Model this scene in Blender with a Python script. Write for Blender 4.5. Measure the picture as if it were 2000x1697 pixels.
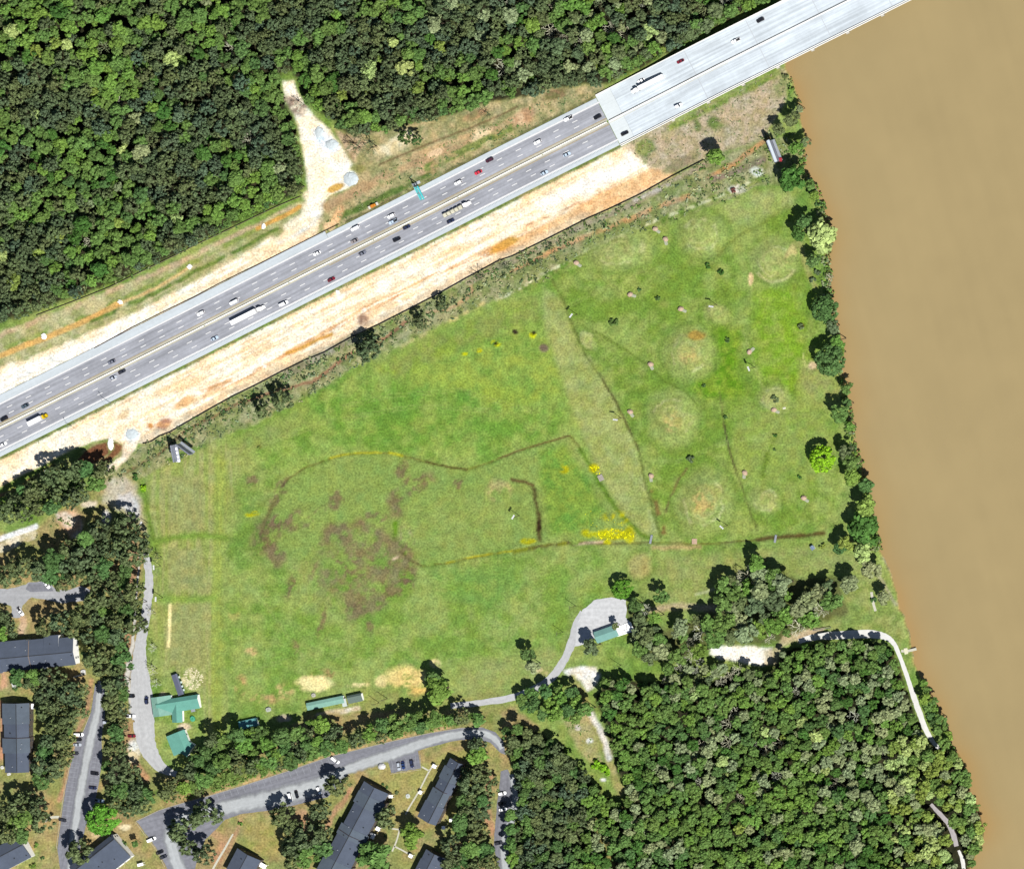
import bpy, math, random
import numpy as np
from math import radians, sin, cos, pi, atan2, hypot
from mathutils import Vector, Matrix

random.seed(11)
RNG = np.random.default_rng(11)
SC = bpy.context.scene
COL = SC.collection
for o in list(bpy.data.objects):
    bpy.data.objects.remove(o)

# ------------------------------------------------------------------ camera, sky, sun, exposure
S = 0.3                      # metres per photograph pixel on the ground
HC, CX, CY = 6000.0, 2256.0, 522.0   # a satellite-like camera far off to the east, lens shifted back
cam = bpy.data.cameras.new("camera")
cam.sensor_width = 36.0
cam.lens = 36.0 * HC / (2000 * S)
cam.shift_x = -CX / (2000 * S)
cam.shift_y = -CY / (2000 * S)
cam.clip_start, cam.clip_end = 100.0, 30000.0
cam_ob = bpy.data.objects.new("camera", cam)
COL.objects.link(cam_ob)
cam_ob.location = (CX, CY, HC)
SC.camera = cam_ob

SUN_EL = 55.0
SUN_DIR = Vector((0.826 * cos(radians(SUN_EL)), -0.561 * cos(radians(SUN_EL)), sin(radians(SUN_EL)))).normalized()
world = bpy.data.worlds.new("World")
SC.world = world
world.use_nodes = True
wn = world.node_tree
sky = wn.nodes.new("ShaderNodeTexSky")
sky.sky_type = 'NISHITA'
sky.sun_disc = False
sky.sun_elevation = radians(SUN_EL)
sky.sun_rotation = atan2(SUN_DIR.x, SUN_DIR.y)
sky.air_density, sky.dust_density = 1.0, 0.6
bg = wn.nodes["Background"]
bg.inputs["Strength"].default_value = 0.05
wn.links.new(sky.outputs[0], bg.inputs["Color"])
sun = bpy.data.lights.new("sun", 'SUN')
sun.energy, sun.angle, sun.color = 5.0, radians(0.5), (1.0, 0.965, 0.91)
sun_ob = bpy.data.objects.new("sun", sun)
COL.objects.link(sun_ob)
sun_ob.rotation_euler = SUN_DIR.to_track_quat('Z', 'Y').to_euler()
sun_ob.location = (300, -200, 400)
SC.view_settings.view_transform = 'Standard'
SC.view_settings.look = 'None'
SC.view_settings.exposure = 0.75
SC.view_settings.gamma = 1.0
SC.view_settings.use_curve_mapping = False
SC.render.engine = 'CYCLES'
SC.cycles.max_bounces = 5
SC.cycles.diffuse_bounces = 2
SC.cycles.glossy_bounces = 2
SC.cycles.transmission_bounces = 2
EXPO = 2.36                  # sunlit radiance per unit albedo at this sun and exposure

# ------------------------------------------------------------------ helpers
def P(px, py, z=0.0):
    """world point seen at photograph pixel (px, py) when it stands z metres high"""
    gx, gy = (px - 1000.0) * S, (848.5 - py) * S
    f = z / HC
    return Vector((gx + (CX - gx) * f, gy + (CY - gy) * f, z))

def lin(c):
    return tuple(((v / 255) / 12.92 if v / 255 <= 0.04045 else ((v / 255 + 0.055) / 1.055) ** 2.4) for v in c)

def alb(c, k=1.0):
    """albedo of a level sunlit surface that reads as sRGB colour c in the photograph"""
    return tuple(min(0.8, max(0.004, v * k / EXPO)) for v in lin(c))

def tag(o, label=None, cat=None, group=None, kind=None):
    if label: o["label"] = label
    if cat: o["category"] = cat
    if group: o["group"] = group
    if kind: o["kind"] = kind
    return o

def empty(name, loc, rz=0.0, label=None, cat=None, group=None, kind=None):
    o = bpy.data.objects.new(name, None)
    o.empty_display_size = 0.5
    COL.objects.link(o)
    o.location = loc
    o.rotation_euler = (0, 0, rz)
    return tag(o, label, cat, group, kind)

class MB:
    def __init__(self):
        self.v, self.f = [], []
    def add(self, vs, fs):
        b = len(self.v)
        self.v += [tuple(v) for v in vs]
        self.f += [tuple(i + b for i in f) for f in fs]
        return self
    def box(self, c, s, rz=0.0):
        x, y, z = s[0] / 2, s[1] / 2, s[2] / 2
        ca, sa = cos(rz), sin(rz)
        vs = []
        for dz in (-z, z):
            for dx, dy in ((-x, -y), (x, -y), (x, y), (-x, y)):
                vs.append((c[0] + dx * ca - dy * sa, c[1] + dx * sa + dy * ca, c[2] + dz))
        return self.add(vs, [(3, 2, 1, 0), (4, 5, 6, 7), (0, 1, 5, 4), (1, 2, 6, 5), (2, 3, 7, 6), (3, 0, 4, 7)])
    def prism(self, pts, z0, z1):
        n = len(pts)
        a = sum(pts[i][0] * pts[(i + 1) % n][1] - pts[(i + 1) % n][0] * pts[i][1] for i in range(n))
        if a < 0: pts = pts[::-1]
        vs = [(p[0], p[1], z0) for p in pts] + [(p[0], p[1], z1) for p in pts]
        fs = [tuple(range(n - 1, -1, -1)), tuple(range(n, 2 * n))]
        fs += [(i, (i + 1) % n, n + (i + 1) % n, n + i) for i in range(n)]
        return self.add(vs, fs)
    def rings(self, rings, cap=True):
        n = len(rings[0])
        vs = [p for r in rings for p in r]
        fs = []
        for k in range(len(rings) - 1):
            for i in range(n):
                j = (i + 1) % n
                fs.append((k * n + i, k * n + j, (k + 1) * n + j, (k + 1) * n + i))
        if cap:
            fs.append(tuple(range(n - 1, -1, -1)))
            m = (len(rings) - 1) * n
            fs.append(tuple(range(m, m + n)))
        return self.add(vs, fs)
    def bar(self, a, b, r, n=6, r2=None):
        a, b = Vector(a), Vector(b)
        d = (b - a).normalized()
        t = Vector((0, 0, 1)) if abs(d.z) < 0.9 else Vector((1, 0, 0))
        u = d.cross(t).normalized()
        w = d.cross(u).normalized()
        r2 = r if r2 is None else r2
        rr = []
        for p, q in ((a, r), (b, r2)):
            rr.append([tuple(p + (u * cos(2 * pi * i / n) - w * sin(2 * pi * i / n)) * q) for i in range(n)])
        return self.rings(rr[::-1])
    def mesh(self, name, mat):
        m = bpy.data.meshes.new(name)
        m.from_pydata(self.v, [], self.f)
        if mat: m.materials.append(mat)
        m.update()
        return m
    def build(self, name, mat, parent=None, loc=None, rz=None):
        return link(name, self.mesh(name, mat), parent, loc, rz)

def link(name, mesh, parent=None, loc=None, rz=None, col=None):
    o = bpy.data.objects.new(name, mesh)
    COL.objects.link(o)
    if parent: o.parent = parent
    if loc is not None: o.location = loc
    if rz is not None: o.rotation_euler = (0, 0, rz)
    if col is not None: o.color = (*col, 1.0)
    return o

def copy_thing(root, loc, rz, label, scale=None, col=None):
    """copy of a thing, of its parts and of their sub-parts"""
    r = root.copy()
    COL.objects.link(r)
    r.location, r.rotation_euler = loc, (0, 0, rz)
    if scale: r.scale = scale
    if label: r["label"] = label
    for ch in root.children:
        c = ch.copy()
        COL.objects.link(c)
        c.parent = r
        if col is not None and "painted" in ch: c.color = (*col, 1.0)
        for g in ch.children:
            d = g.copy()
            COL.objects.link(d)
            d.parent = c
    return r

# ------------------------------------------------------------------ materials
def mat(name, c, rough=0.85, noise=None, spec=0.2, metal=0.0, raw=False):
    """c: sunlit sRGB look.  noise: list of (scale per metre, amount) multiplied over the colour"""
    m = bpy.data.materials.new(name)
    m.use_nodes = True
    nt = m.node_tree
    b = nt.nodes["Principled BSDF"]
    b.inputs["Roughness"].default_value = rough
    b.inputs["Specular IOR Level"].default_value = spec
    b.inputs["Metallic"].default_value = metal
    col = c if raw else alb(c)
    b.inputs["Base Color"].default_value = (*col, 1)
    if noise:
        geo = nt.nodes.new("ShaderNodeTexCoord")
        last = None
        for i, (sc, am) in enumerate(noise):
            n = nt.nodes.new("ShaderNodeTexNoise")
            n.inputs["Scale"].default_value = sc
            n.inputs["Detail"].default_value = 4
            nt.links.new(geo.outputs["Object"], n.inputs["Vector"])
            r = nt.nodes.new("ShaderNodeMapRange")
            r.inputs[1].default_value, r.inputs[2].default_value = 0.3, 0.7
            r.inputs[3].default_value, r.inputs[4].default_value = 1 - am, 1 + am
            nt.links.new(n.outputs[0], r.inputs[0])
            if last is None: last = r.outputs[0]
            else:
                mu = nt.nodes.new("ShaderNodeMath"); mu.operation = 'MULTIPLY'
                nt.links.new(last, mu.inputs[0]); nt.links.new(r.outputs[0], mu.inputs[1])
                last = mu.outputs[0]
        mx = nt.nodes.new("ShaderNodeVectorMath"); mx.operation = 'SCALE'
        mx.inputs[0].default_value = col
        nt.links.new(last, mx.inputs["Scale"])
        nt.links.new(mx.outputs[0], b.inputs["Base Color"])
    return m

def road_mat(name, c, streak=0.12, grain=0.1, rough=0.85, cross=0.0, lanes=None):
    """paving coloured through its own UV (u along the road in m, v across in m): worn streaks run along it"""
    m = mat(name, c, rough)
    nt = m.node_tree
    b = nt.nodes["Principled BSDF"]
    uv = nt.nodes.new("ShaderNodeUVMap")
    def stretched(sx, sy, am, lo=0.3, hi=0.7, det=3):
        mp = nt.nodes.new("ShaderNodeMapping")
        mp.inputs["Scale"].default_value = (sx, sy, 1)
        nt.links.new(uv.outputs[0], mp.inputs["Vector"])
        n = nt.nodes.new("ShaderNodeTexNoise")
        n.inputs["Scale"].default_value = 1.0
        n.inputs["Detail"].default_value = det
        nt.links.new(mp.outputs[0], n.inputs["Vector"])
        r = nt.nodes.new("ShaderNodeMapRange")
        r.inputs[1].default_value, r.inputs[2].default_value = lo, hi
        r.inputs[3].default_value, r.inputs[4].default_value = 1 - am, 1 + am
        nt.links.new(n.outputs[0], r.inputs[0])
        return r.outputs[0]
    outs = [stretched(0.012, 0.75, streak), stretched(0.5, 0.5, grain), stretched(0.05, 0.12, streak * 0.7)]
    if cross: outs.append(stretched(0.35, 0.02, cross))
    last = outs[0]
    for o in outs[1:]:
        mu = nt.nodes.new("ShaderNodeMath"); mu.operation = 'MULTIPLY'
        nt.links.new(last, mu.inputs[0]); nt.links.new(o, mu.inputs[1])
        last = mu.outputs[0]
    mx = nt.nodes.new("ShaderNodeVectorMath"); mx.operation = 'SCALE'
    mx.inputs[0].default_value = alb(c)
    nt.links.new(last, mx.inputs["Scale"])
    nt.links.new(mx.outputs[0], b.inputs["Base Color"])
    return m

def object_colour_mat(name, rough, spec=0.5, hue=0.0, val=0.0, coat=0.0, attr=None, grain=0.0, trans=0.0):
    """colour comes from each object's own colour, slightly varied by its random number"""
    m = bpy.data.materials.new(name)
    m.use_nodes = True
    nt = m.node_tree
    b = nt.nodes["Principled BSDF"]
    b.inputs["Roughness"].default_value = rough
    b.inputs["Specular IOR Level"].default_value = spec
    b.inputs["Coat Weight"].default_value = coat
    if attr:
        a = nt.nodes.new("ShaderNodeAttribute"); a.attribute_name = attr
        src = a.outputs["Color"]
    else:
        oi = nt.nodes.new("ShaderNodeObjectInfo")
        src = oi.outputs["Color"]
    hs = nt.nodes.new("ShaderNodeHueSaturation")
    nt.links.new(src, hs.inputs["Color"])
    geo = nt.nodes.new("ShaderNodeNewGeometry")
    def rng(sock, lo, hi):
        r = nt.nodes.new("ShaderNodeMapRange")
        r.inputs[3].default_value, r.inputs[4].default_value = lo, hi
        nt.links.new(sock, r.inputs[0])
        return r.outputs[0]
    if val:
        # every leaf spray (mesh island) is a little lighter or darker than its neighbours
        r1 = rng(geo.outputs["Random Per Island"], 1 - val, 1 + val)
        nt.links.new(r1, hs.inputs["Value"])
        if hue:
            if attr: r2 = rng(geo.outputs["Random Per Island"], 0.5 - hue, 0.5 + hue)
            else: r2 = rng(oi.outputs["Random"], 0.5 - hue, 0.5 + hue)
            nt.links.new(r2, hs.inputs["Hue"])
    nt.links.new(hs.outputs[0], b.inputs["Base Color"])
    if trans:
        t = nt.nodes.new("ShaderNodeBsdfTranslucent")
        nt.links.new(hs.outputs[0], t.inputs["Color"])
        mxs = nt.nodes.new("ShaderNodeMixShader")
        mxs.inputs[0].default_value = trans
        nt.links.new(b.outputs[0], mxs.inputs[1]); nt.links.new(t.outputs[0], mxs.inputs[2])
        nt.links.new(mxs.outputs[0], nt.nodes["Material Output"].inputs["Surface"])
    return m

# ------------------------------------------------------------------ layout shared by many things (photograph pixels)
AXIS = [(-400, 1036), (-150, 910.5), (0, 834.5), (200, 735), (380, 645.0), (600, 533.0), (850, 407.5), (1000, 331.0), (1107, 277.5),
        (1190, 236.0), (1400, 128.5), (1650, 4.0), (1800, -71), (2200, -271)]
AXX, AXY = np.array([a[0] for a in AXIS], float), np.array([a[1] for a in AXIS], float)
UX, UY = 0.8930, -0.4500     # along the highway, in image axes
NX_, NY_ = 0.4500, 0.8930    # across it, towards the lower right
def ax(x, off):
    y = float(np.interp(x, AXX, AXY))
    return (x + NX_ * off, y + NY_ * off)
def axline(off, x0, x1, step=40):
    n = max(2, int(abs(x1 - x0) / step) + 1)
    return [ax(x0 + (x1 - x0) * i / (n - 1), off) for i in range(n)]
def deck_z(x):
    t = min(1, max(0, (x - 1195) / 290.0))
    return 0.35 + 6.6 * t * t * (3 - 2 * t) + max(0, (x - 1480) / 320.0) * 1.2
FENCE = [(1375, 312), (1310, 346), (1250, 380), (1187, 410), (1150, 426), (1075, 464), (1000, 501), (975, 509), (910, 544), (857, 574),
         (805, 601), (740, 634), (695, 654), (632, 689), (595, 704), (550, 726), (500, 752), (455, 774), (410, 799), (332, 844),
         (313, 851), (296, 862), (280, 866)]
BANK = [(1500, -400), (1520, -100), (1528, 60), (1538, 135), (1552, 165), (1562, 200), (1568, 240), (1578, 270), (1574, 305), (1570, 330), (1592, 358),
        (1604, 388), (1616, 430), (1622, 470), (1618, 500), (1620, 530), (1622, 560), (1628, 600), (1636, 640), (1642, 690), (1645, 725),
        (1654, 755), (1660, 790), (1664, 830), (1670, 860), (1680, 900), (1690, 940), (1700, 985), (1714, 1030), (1722, 1075), (1738, 1110),
        (1753, 1150), (1763, 1190), (1773, 1215), (1781, 1250), (1787, 1285), (1796, 1312), (1812, 1345), (1835, 1385), (1845, 1420), (1862, 1455),
        (1885, 1490), (1895, 1530), (1912, 1580), (1925, 1612), (1922, 1640), (1905, 1680), (1892, 1710), (1880, 1800), (1870, 2200)]
# ------------------------------------------------------------------ ground: one height-field sheet, its albedo worked out stroke by stroke
STEP = 3.0
gx = np.arange(-120, 2121, STEP); gy = np.arange(-120, 1821, STEP)
X, Y = np.meshgrid(gx, gy)
NYg, NXg = X.shape

def vnoise(x, y, scale, octv=3, seed=0):
    out = np.zeros(x.shape); amp, tot = 1.0, 0.0
    for k in range(octv):
        r = np.random.default_rng(seed * 31 + k)
        tab = r.random((256, 256))
        u, v = x / scale + 1000, y / scale + 1000
        iu, iv = np.floor(u).astype(int), np.floor(v).astype(int)
        fu, fv = u - iu, v - iv
        fu, fv = fu * fu * (3 - 2 * fu), fv * fv * (3 - 2 * fv)
        a, b = tab[iv % 256, iu % 256], tab[iv % 256, (iu + 1) % 256]
        c, d = tab[(iv + 1) % 256, iu % 256], tab[(iv + 1) % 256, (iu + 1) % 256]
        out += amp * ((a * (1 - fu) + b * fu) * (1 - fv) + (c * (1 - fu) + d * fu) * fv)
        tot += amp; amp *= 0.55; scale /= 2.03
    return out / tot
def sstep(a, b, x):
    t = np.clip((x - a) / (b - a), 0, 1)
    return t * t * (3 - 2 * t)
N8, N20, N60, N160 = (vnoise(X, Y, s, 3, i + 1) for i, s in enumerate((9, 22, 60, 170)))
N4, N20b = vnoise(X, Y, 4.5, 2, 51), vnoise(X, Y, 18, 3, 52)
NA = vnoise((X * UX + Y * UY) / 16.0, (X * NX_ + Y * NY_), 5.0, 3, 9)      # drawn out along the highway
NV = vnoise(X, Y / 18.0, 5.0, 3, 12)                                      # drawn out up and down the field
W1, W2 = vnoise(X, Y, 16, 3, 21) - 0.5, vnoise(X, Y, 16, 3, 22) - 0.5

G = np.zeros((NYg, NXg, 3)); CLS = np.zeros((NYg, NXg), int); HGT = np.zeros((NYg, NXg))
c1, c2 = np.array(lin((118, 152, 66))), np.array(lin((156, 172, 96)))
t = sstep(0.3, 0.7, 0.5 * N60 + 0.35 * N20 + 0.15 * N8)[..., None]
G[:] = c1 * (1 - t) + c2 * t

def window(pts, pad):
    p = np.array(pts, float)
    x0, y0 = p.min(0) - pad; x1, y1 = p.max(0) + pad
    i0, i1 = max(0, int((x0 + 120) / STEP)), min(NXg, int((x1 + 120) / STEP) + 2)
    j0, j1 = max(0, int((y0 + 120) / STEP)), min(NYg, int((y1 + 120) / STEP) + 2)
    if i1 <= i0 or j1 <= j0: return None
    return (slice(j0, j1), slice(i0, i1))
def seg_d(x, y, pts, closed):
    d = np.full(x.shape, 1e9)
    n = len(pts)
    for i in range(n if closed else n - 1):
        (ax_, ay_), (bx, by) = pts[i], pts[(i + 1) % n]
        dx, dy = bx - ax_, by - ay_
        L = dx * dx + dy * dy + 1e-9
        tt = np.clip(((x - ax_) * dx + (y - ay_) * dy) / L, 0, 1)
        d = np.minimum(d, (x - ax_ - tt * dx) ** 2 + (y - ay_ - tt * dy) ** 2)
    return np.sqrt(d)
def inside(x, y, pts):
    c = np.zeros(x.shape, bool)
    n = len(pts)
    for i in range(n):
        (x1, y1), (x2, y2) = pts[i], pts[(i + 1) % n]
        if y1 == y2: continue
        c ^= ((y1 > y) != (y2 > y)) & (x < (x2 - x1) * (y - y1) / (y2 - y1) + x1)
    return c
def blend(w, a, col, col2=None, field=None, patch=0.0, pf=None):
    if patch:
        n = (N20 if pf is None else pf)[w]
        a = a * sstep(patch - 0.12, patch + 0.12, n)
    c = np.array(lin(col))
    if col2 is not None:
        t = sstep(0.36, 0.64, (0.6 * N20 + 0.4 * N8 if field is None else field)[w])[..., None]
        c = c * (1 - t) + np.array(lin(col2)) * t
    G[w] = G[w] * (1 - a[..., None]) + c * a[..., None]
    return a
def poly(pts, col, col2=None, feather=5, alpha=1.0, warp=6, cls=None, field=None, patch=0, pf=None):
    w = window(pts, feather + warp + 2)
    if w is None: return
    x, y = X[w] + W1[w] * warp * 2, Y[w] + W2[w] * warp * 2
    d = seg_d(x, y, pts, True) * np.where(inside(x, y, pts), -1, 1)
    a = alpha * sstep(feather, -feather, d)
    blend(w, a, col, col2, field, patch, pf)
    if cls is not None: CLS[w] = np.where(d < 0, cls, CLS[w])
def stroke(pts, width, col, col2=None, feather=3, alpha=1.0, warp=3, cls=None, patch=0, depth=0, pf=None):
    w = window(pts, width + feather + warp + 2)
    if w is None: return
    x, y = X[w] + W1[w] * warp * 2, Y[w] + W2[w] * warp * 2
    d = seg_d(x, y, pts, False) - width / 2
    a = alpha * sstep(feather, -feather, d)
    blend(w, a, col, col2, None, patch, pf)
    if cls is not None: CLS[w] = np.where(d < 0, cls, CLS[w])
    if depth: HGT[w] = HGT[w] - depth * sstep(width * 0.9, -width * 0.5, d)
def blob(cx, cy, rx, ry, col, col2=None, rot=0, feather=0.35, alpha=1.0, warp=4, patch=0, cls=None, field=None, pf=None):
    r = max(rx, ry) * 1.5 + warp
    w = window([(cx - r, cy - r), (cx + r, cy + r)], 2)
    if w is None: return
    x, y = X[w] + W1[w] * warp * 2 - cx, Y[w] + W2[w] * warp * 2 - cy
    ca, sa = cos(radians(rot)), sin(radians(rot))
    q = np.sqrt(((x * ca + y * sa) / rx) ** 2 + ((-x * sa + y * ca) / ry) ** 2)
    a = alpha * sstep(1 + feather, 1 - feather, q)
    blend(w, a, col, col2, field, patch, pf)
    if cls is not None: CLS[w] = np.where(q < 1, cls, CLS[w])
def ring(cx, cy, rx, ry, th, col, rot=0, alpha=1.0, warp=2, patch=0, a0=None, a1=None):
    r = max(rx, ry) * 1.5 + warp
    w = window([(cx - r, cy - r), (cx + r, cy + r)], 2)
    if w is None: return
    x, y = X[w] + W1[w] * warp * 2 - cx, Y[w] + W2[w] * warp * 2 - cy
    ca, sa = cos(radians(rot)), sin(radians(rot))
    q = np.sqrt(((x * ca + y * sa) / rx) ** 2 + ((-x * sa + y * ca) / ry) ** 2)
    a = alpha * np.exp(-(((q - 1) * min(rx, ry)) / th) ** 2)
    if a0 is not None:
        an = np.degrees(np.arctan2(y, x)) % 360
        a = a * (((an - a0) % 360) < ((a1 - a0) % 360))
    blend(w, a, col, None, None, patch)
def mound(cx, cy, rx, ry, h, rot=0):
    r = max(rx, ry) * 1.6
    w = window([(cx - r, cy - r), (cx + r, cy + r)], 2)
    x, y = X[w] - cx, Y[w] - cy
    ca, sa = cos(radians(rot)), sin(radians(rot))
    q = np.sqrt(((x * ca + y * sa) / rx) ** 2 + ((-x * sa + y * ca) / ry) ** 2)
    HGT[w] += h * sstep(1.15, 0.35, q)

# woods
WOOD_NW = [(-120, -120), (1620, -120), (1590, -50), (1508, -2), (1424, 41), (1334, 88), (1254, 130), (1188, 162), (1130, 168), (1080, 175), (1020, 190), (960, 200), (900, 220),
           (830, 236), (780, 250), (720, 265), (680, 262), (655, 240), (625, 218), (598, 196), (585, 165), (572, 140), (552, 142), (545, 165), (552, 195), (570, 225), (580, 260),
           (588, 300), (592, 335), (590, 368), (560, 388), (510, 412), (440, 447), (370, 482), (300, 517), (230, 547), (170, 572), (100, 595), (40, 617), (0, 632), (-120, 690)]
WOOD_SE = [(1180, 1322), (1235, 1330), (1300, 1332), (1390, 1328), (1440, 1318), (1510, 1305), (1528, 1272), (1580, 1258), (1640, 1250), (1700, 1252), (1738, 1262), (1752, 1292), (1766, 1335),
           (1786, 1385), (1800, 1432), (1825, 1458), (1850, 1440), (1868, 1468), (1890, 1500), (1900, 1545), (1925, 1600), (1920, 1640), (1902, 1690), (1885, 1760), (1880, 1830), (1000, 1830),
           (1005, 1700), (1012, 1600), (1000, 1500), (990, 1450), (975, 1425), (1010, 1405), (1050, 1430), (1095, 1450), (1110, 1480), (1150, 1520), (1180, 1555), (1215, 1570),
           (1226, 1545), (1204, 1500), (1190, 1450), (1177, 1400), (1164, 1370)]
WOOD_MID = [(1222, 1180), (1255, 1200), (1290, 1225), (1325, 1232), (1350, 1215), (1375, 1195), (1400, 1160), (1440, 1120), (1500, 1108), (1540, 1118), (1562, 1135), (1600, 1125), (1640, 1125),
            (1660, 1130), (1680, 1165), (1650, 1205), (1600, 1215), (1560, 1242), (1500, 1258), (1400, 1256), (1372, 1268), (1310, 1292), (1245, 1285), (1226, 1240)]
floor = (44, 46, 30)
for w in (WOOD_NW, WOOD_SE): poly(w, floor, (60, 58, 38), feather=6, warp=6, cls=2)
poly(WOOD_MID, (110, 108, 70), (80, 82, 50), feather=8, warp=6, alpha=0.8, cls=2)

# ---- north side of the highway
poly([(-120, 735), (0, 650), (100, 612), (300, 532), (440, 466), (520, 427), (590, 392), (640, 400), (670, 440)] + axline(-55, 670, -120), (190, 184, 140), (150, 155, 100), warp=5, cls=1)
stroke([(-120, 720), (0, 655), (60, 632), (140, 600), (230, 562), (330, 522), (440, 470), (520, 432), (590, 398)], 10, (205, 185, 150), (180, 160, 125), patch=0.42)
stroke([(-60, 712), (40, 668), (140, 630), (210, 598), (300, 556), (400, 500), (470, 464), (560, 418)], 9, (110, 140, 62), (140, 152, 80), patch=0.45)
WHITE_N = [(-120, 780), (0, 718), (80, 692), (170, 652), (250, 617), (330, 577), (420, 527), (500, 482), (560, 450), (600, 428), (640, 423), (668, 436)] + axline(-57, 662, -120)
poly(WHITE_N, (255, 249, 232), (250, 228, 190), warp=5, cls=1, field=0.5 * NA + 0.5 * N20)
poly([(-120, 800), (0, 735), (100, 700), (200, 655), (260, 640), (240, 665), (180, 690)] + axline(-60, 150, -120), (255, 252, 246), feather=14, alpha=0.85)
poly([(470, 505), (560, 455), (620, 432), (660, 440), (600, 480), (520, 515)], (240, 205, 158), (250, 228, 190), feather=8, alpha=0.75)
stroke([(80, 700), (160, 668), (250, 632), (350, 590)], 5, (205, 195, 165), alpha=0.5, patch=0.5)
stroke([(300, 610), (380, 570), (460, 530), (540, 490)], 4, (225, 200, 160), alpha=0.6, patch=0.5, pf=NA)
stroke([(-60, 728), (0, 696), (40, 678), (85, 661), (150, 635), (190, 615), (235, 592)], 11, (208, 168, 100), feather=2.5, warp=2, cls=1)
stroke([(235, 592), (280, 575), (330, 549), (370, 522)], 5, (206, 176, 120), feather=2.5, warp=2)
stroke([(178, 628), (215, 612), (240, 600), (270, 588), (330, 560), (380, 531), (440, 502), (500, 470), (540, 447)], 7, (70, 105, 42), (110, 130, 60), feather=2.5, patch=0.36)
stroke([(503, 446), (548, 426), (586, 404)], 8, (208, 160, 82), feather=2, warp=1.5, cls=1)
TRACK = [(553, 158), (572, 158), (580, 178), (592, 200), (615, 228), (645, 255), (668, 288), (690, 325), (702, 352), (680, 368), (650, 378), (632, 395), (624, 422), (585, 434), (600, 400),
         (602, 365), (597, 330), (592, 290), (582, 245), (568, 205), (556, 185)]
poly(TRACK, (255, 249, 234), (252, 236, 205), warp=3, feather=4, cls=1)
poly([(550, 188), (575, 190), (600, 205), (592, 228), (572, 222)], (150, 132, 118), (215, 195, 170), warp=3)  # grey band: debris together with shadow, both put into the ground colour
stroke([(570, 210), (590, 202), (602, 195)], 3, (240, 230, 205))
poly([(610, 250), (628, 252), (650, 270), (664, 292), (652, 300), (630, 292), (612, 272)], (222, 236, 246), (245, 248, 250), warp=3)
blob(686, 350, 15, 14, (226, 238, 242)); blob(655, 367, 18, 7, (206, 168, 90), rot=-22, feather=.2, warp=1)
stroke([(632, 392), (628, 415), (612, 436), (580, 458), (545, 474)], 8, (212, 214, 206), (235, 228, 212), feather=4, alpha=.85)
stroke([(600, 380), (605, 395), (590, 425), (560, 445)], 14, (252, 240, 215), feather=5, alpha=.8)
# verge east of the track
poly([(626, 424), (645, 382), (690, 366), (700, 345), (675, 290), (660, 262), (700, 262), (780, 250), (830, 235), (900, 220), (960, 200), (1020, 190), (1080, 175), (1175, 165), (1190, 180)] + axline(-50, 1165, 640),
     (156, 156, 106), (190, 174, 130), warp=5, field=.5 * N8 + .5 * N20)
poly([(655, 250), (690, 268), (720, 275), (700, 300), (690, 320), (672, 292)], (215, 190, 155), (150, 130, 95), warp=5)
poly([(730, 292), (765, 272), (800, 252), (812, 268), (790, 290), (760, 305), (735, 303)], (246, 234, 196), (222, 200, 150), warp=4)
stroke([(640, 402), (700, 372), (760, 342), (830, 312), (900, 288), (960, 262), (1000, 238)], 17, (200, 168, 128), (184, 156, 116), patch=.36, feather=5, warp=6)
stroke([(740, 322), (790, 301), (860, 272), (920, 250), (985, 222), (1010, 208)], 2.2, (105, 72, 48), warp=1, depth=.2)
stroke([(790, 312), (860, 285), (930, 258)], 9, (210, 180, 134), patch=.42)
blob(942, 268, 24, 15, (236, 214, 172), rot=-28); blob(1022, 228, 24, 14, (222, 192, 154), (190, 150, 112), rot=-28); blob(850, 300, 16, 6, (235, 205, 165), rot=-28)
blob(835, 330, 22, 14, (205, 172, 132), rot=-20); blob(700, 330, 16, 8, (150, 150, 90)); blob(930, 225, 26, 8, (196, 156, 116), (140, 132, 90), rot=-25)
blob(1085, 185, 26, 9, (176, 132, 104), (126, 122, 76), rot=-20)
stroke([(640, 436), (690, 412), (750, 384), (800, 362), (850, 338)], 13, (82, 118, 50), (110, 130, 66), patch=.36)
stroke([(835, 328), (880, 306), (940, 278), (1000, 250)], 16, (92, 130, 58), (140, 150, 84), patch=.44)
stroke([(640, 440), (655, 432), (665, 410)], 16, (236, 196, 150), (225, 180, 130), feather=5)
stroke(axline(-54, 700, 1180), 5, (98, 100, 62), patch=.35)

# ---- south side of the highway: bare strip down to the silt fence
stroke(axline(55, -120, 1240), 10, (112, 132, 66), (150, 150, 96), patch=.3, feather=3)
SOUTH = axline(58, -120, 1225) + [(1250, 305), (1258, 322), (1300, 322), (1312, 345)] + FENCE[1:] + [(262, 862), (240, 869), (215, 857), (182, 862), (140, 878), (90, 905), (40, 930), (0, 952), (-120, 1012)]
poly(SOUTH, (255, 246, 224), (248, 218, 174), warp=2, feather=3, cls=1, field=0.65 * NA + 0.35 * N20)
poly([(1050, 395), (1160, 342), (1238, 305), (1250, 318), (1230, 340), (1150, 372), (1060, 412)], (255, 251, 242), feather=8, alpha=.9)
poly(axline(64, -100, 300) + [(240, 850), (215, 850), (140, 872), (60, 912), (-100, 990)], (255, 246, 226), (250, 228, 190), feather=6, alpha=.8)
poly([(1180, 372), (1255, 336), (1290, 322), (1318, 342), (1250, 378), (1150, 424), (1060, 462), (980, 500), (960, 488), (1060, 438)], (218, 168, 112), (232, 190, 138), feather=5, warp=4, alpha=.9)
stroke([(p[0] - 3, p[1] - 8) for p in FENCE[4:]], 12, (200, 178, 146), (222, 196, 158), feather=4, warp=4, alpha=.75)
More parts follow.
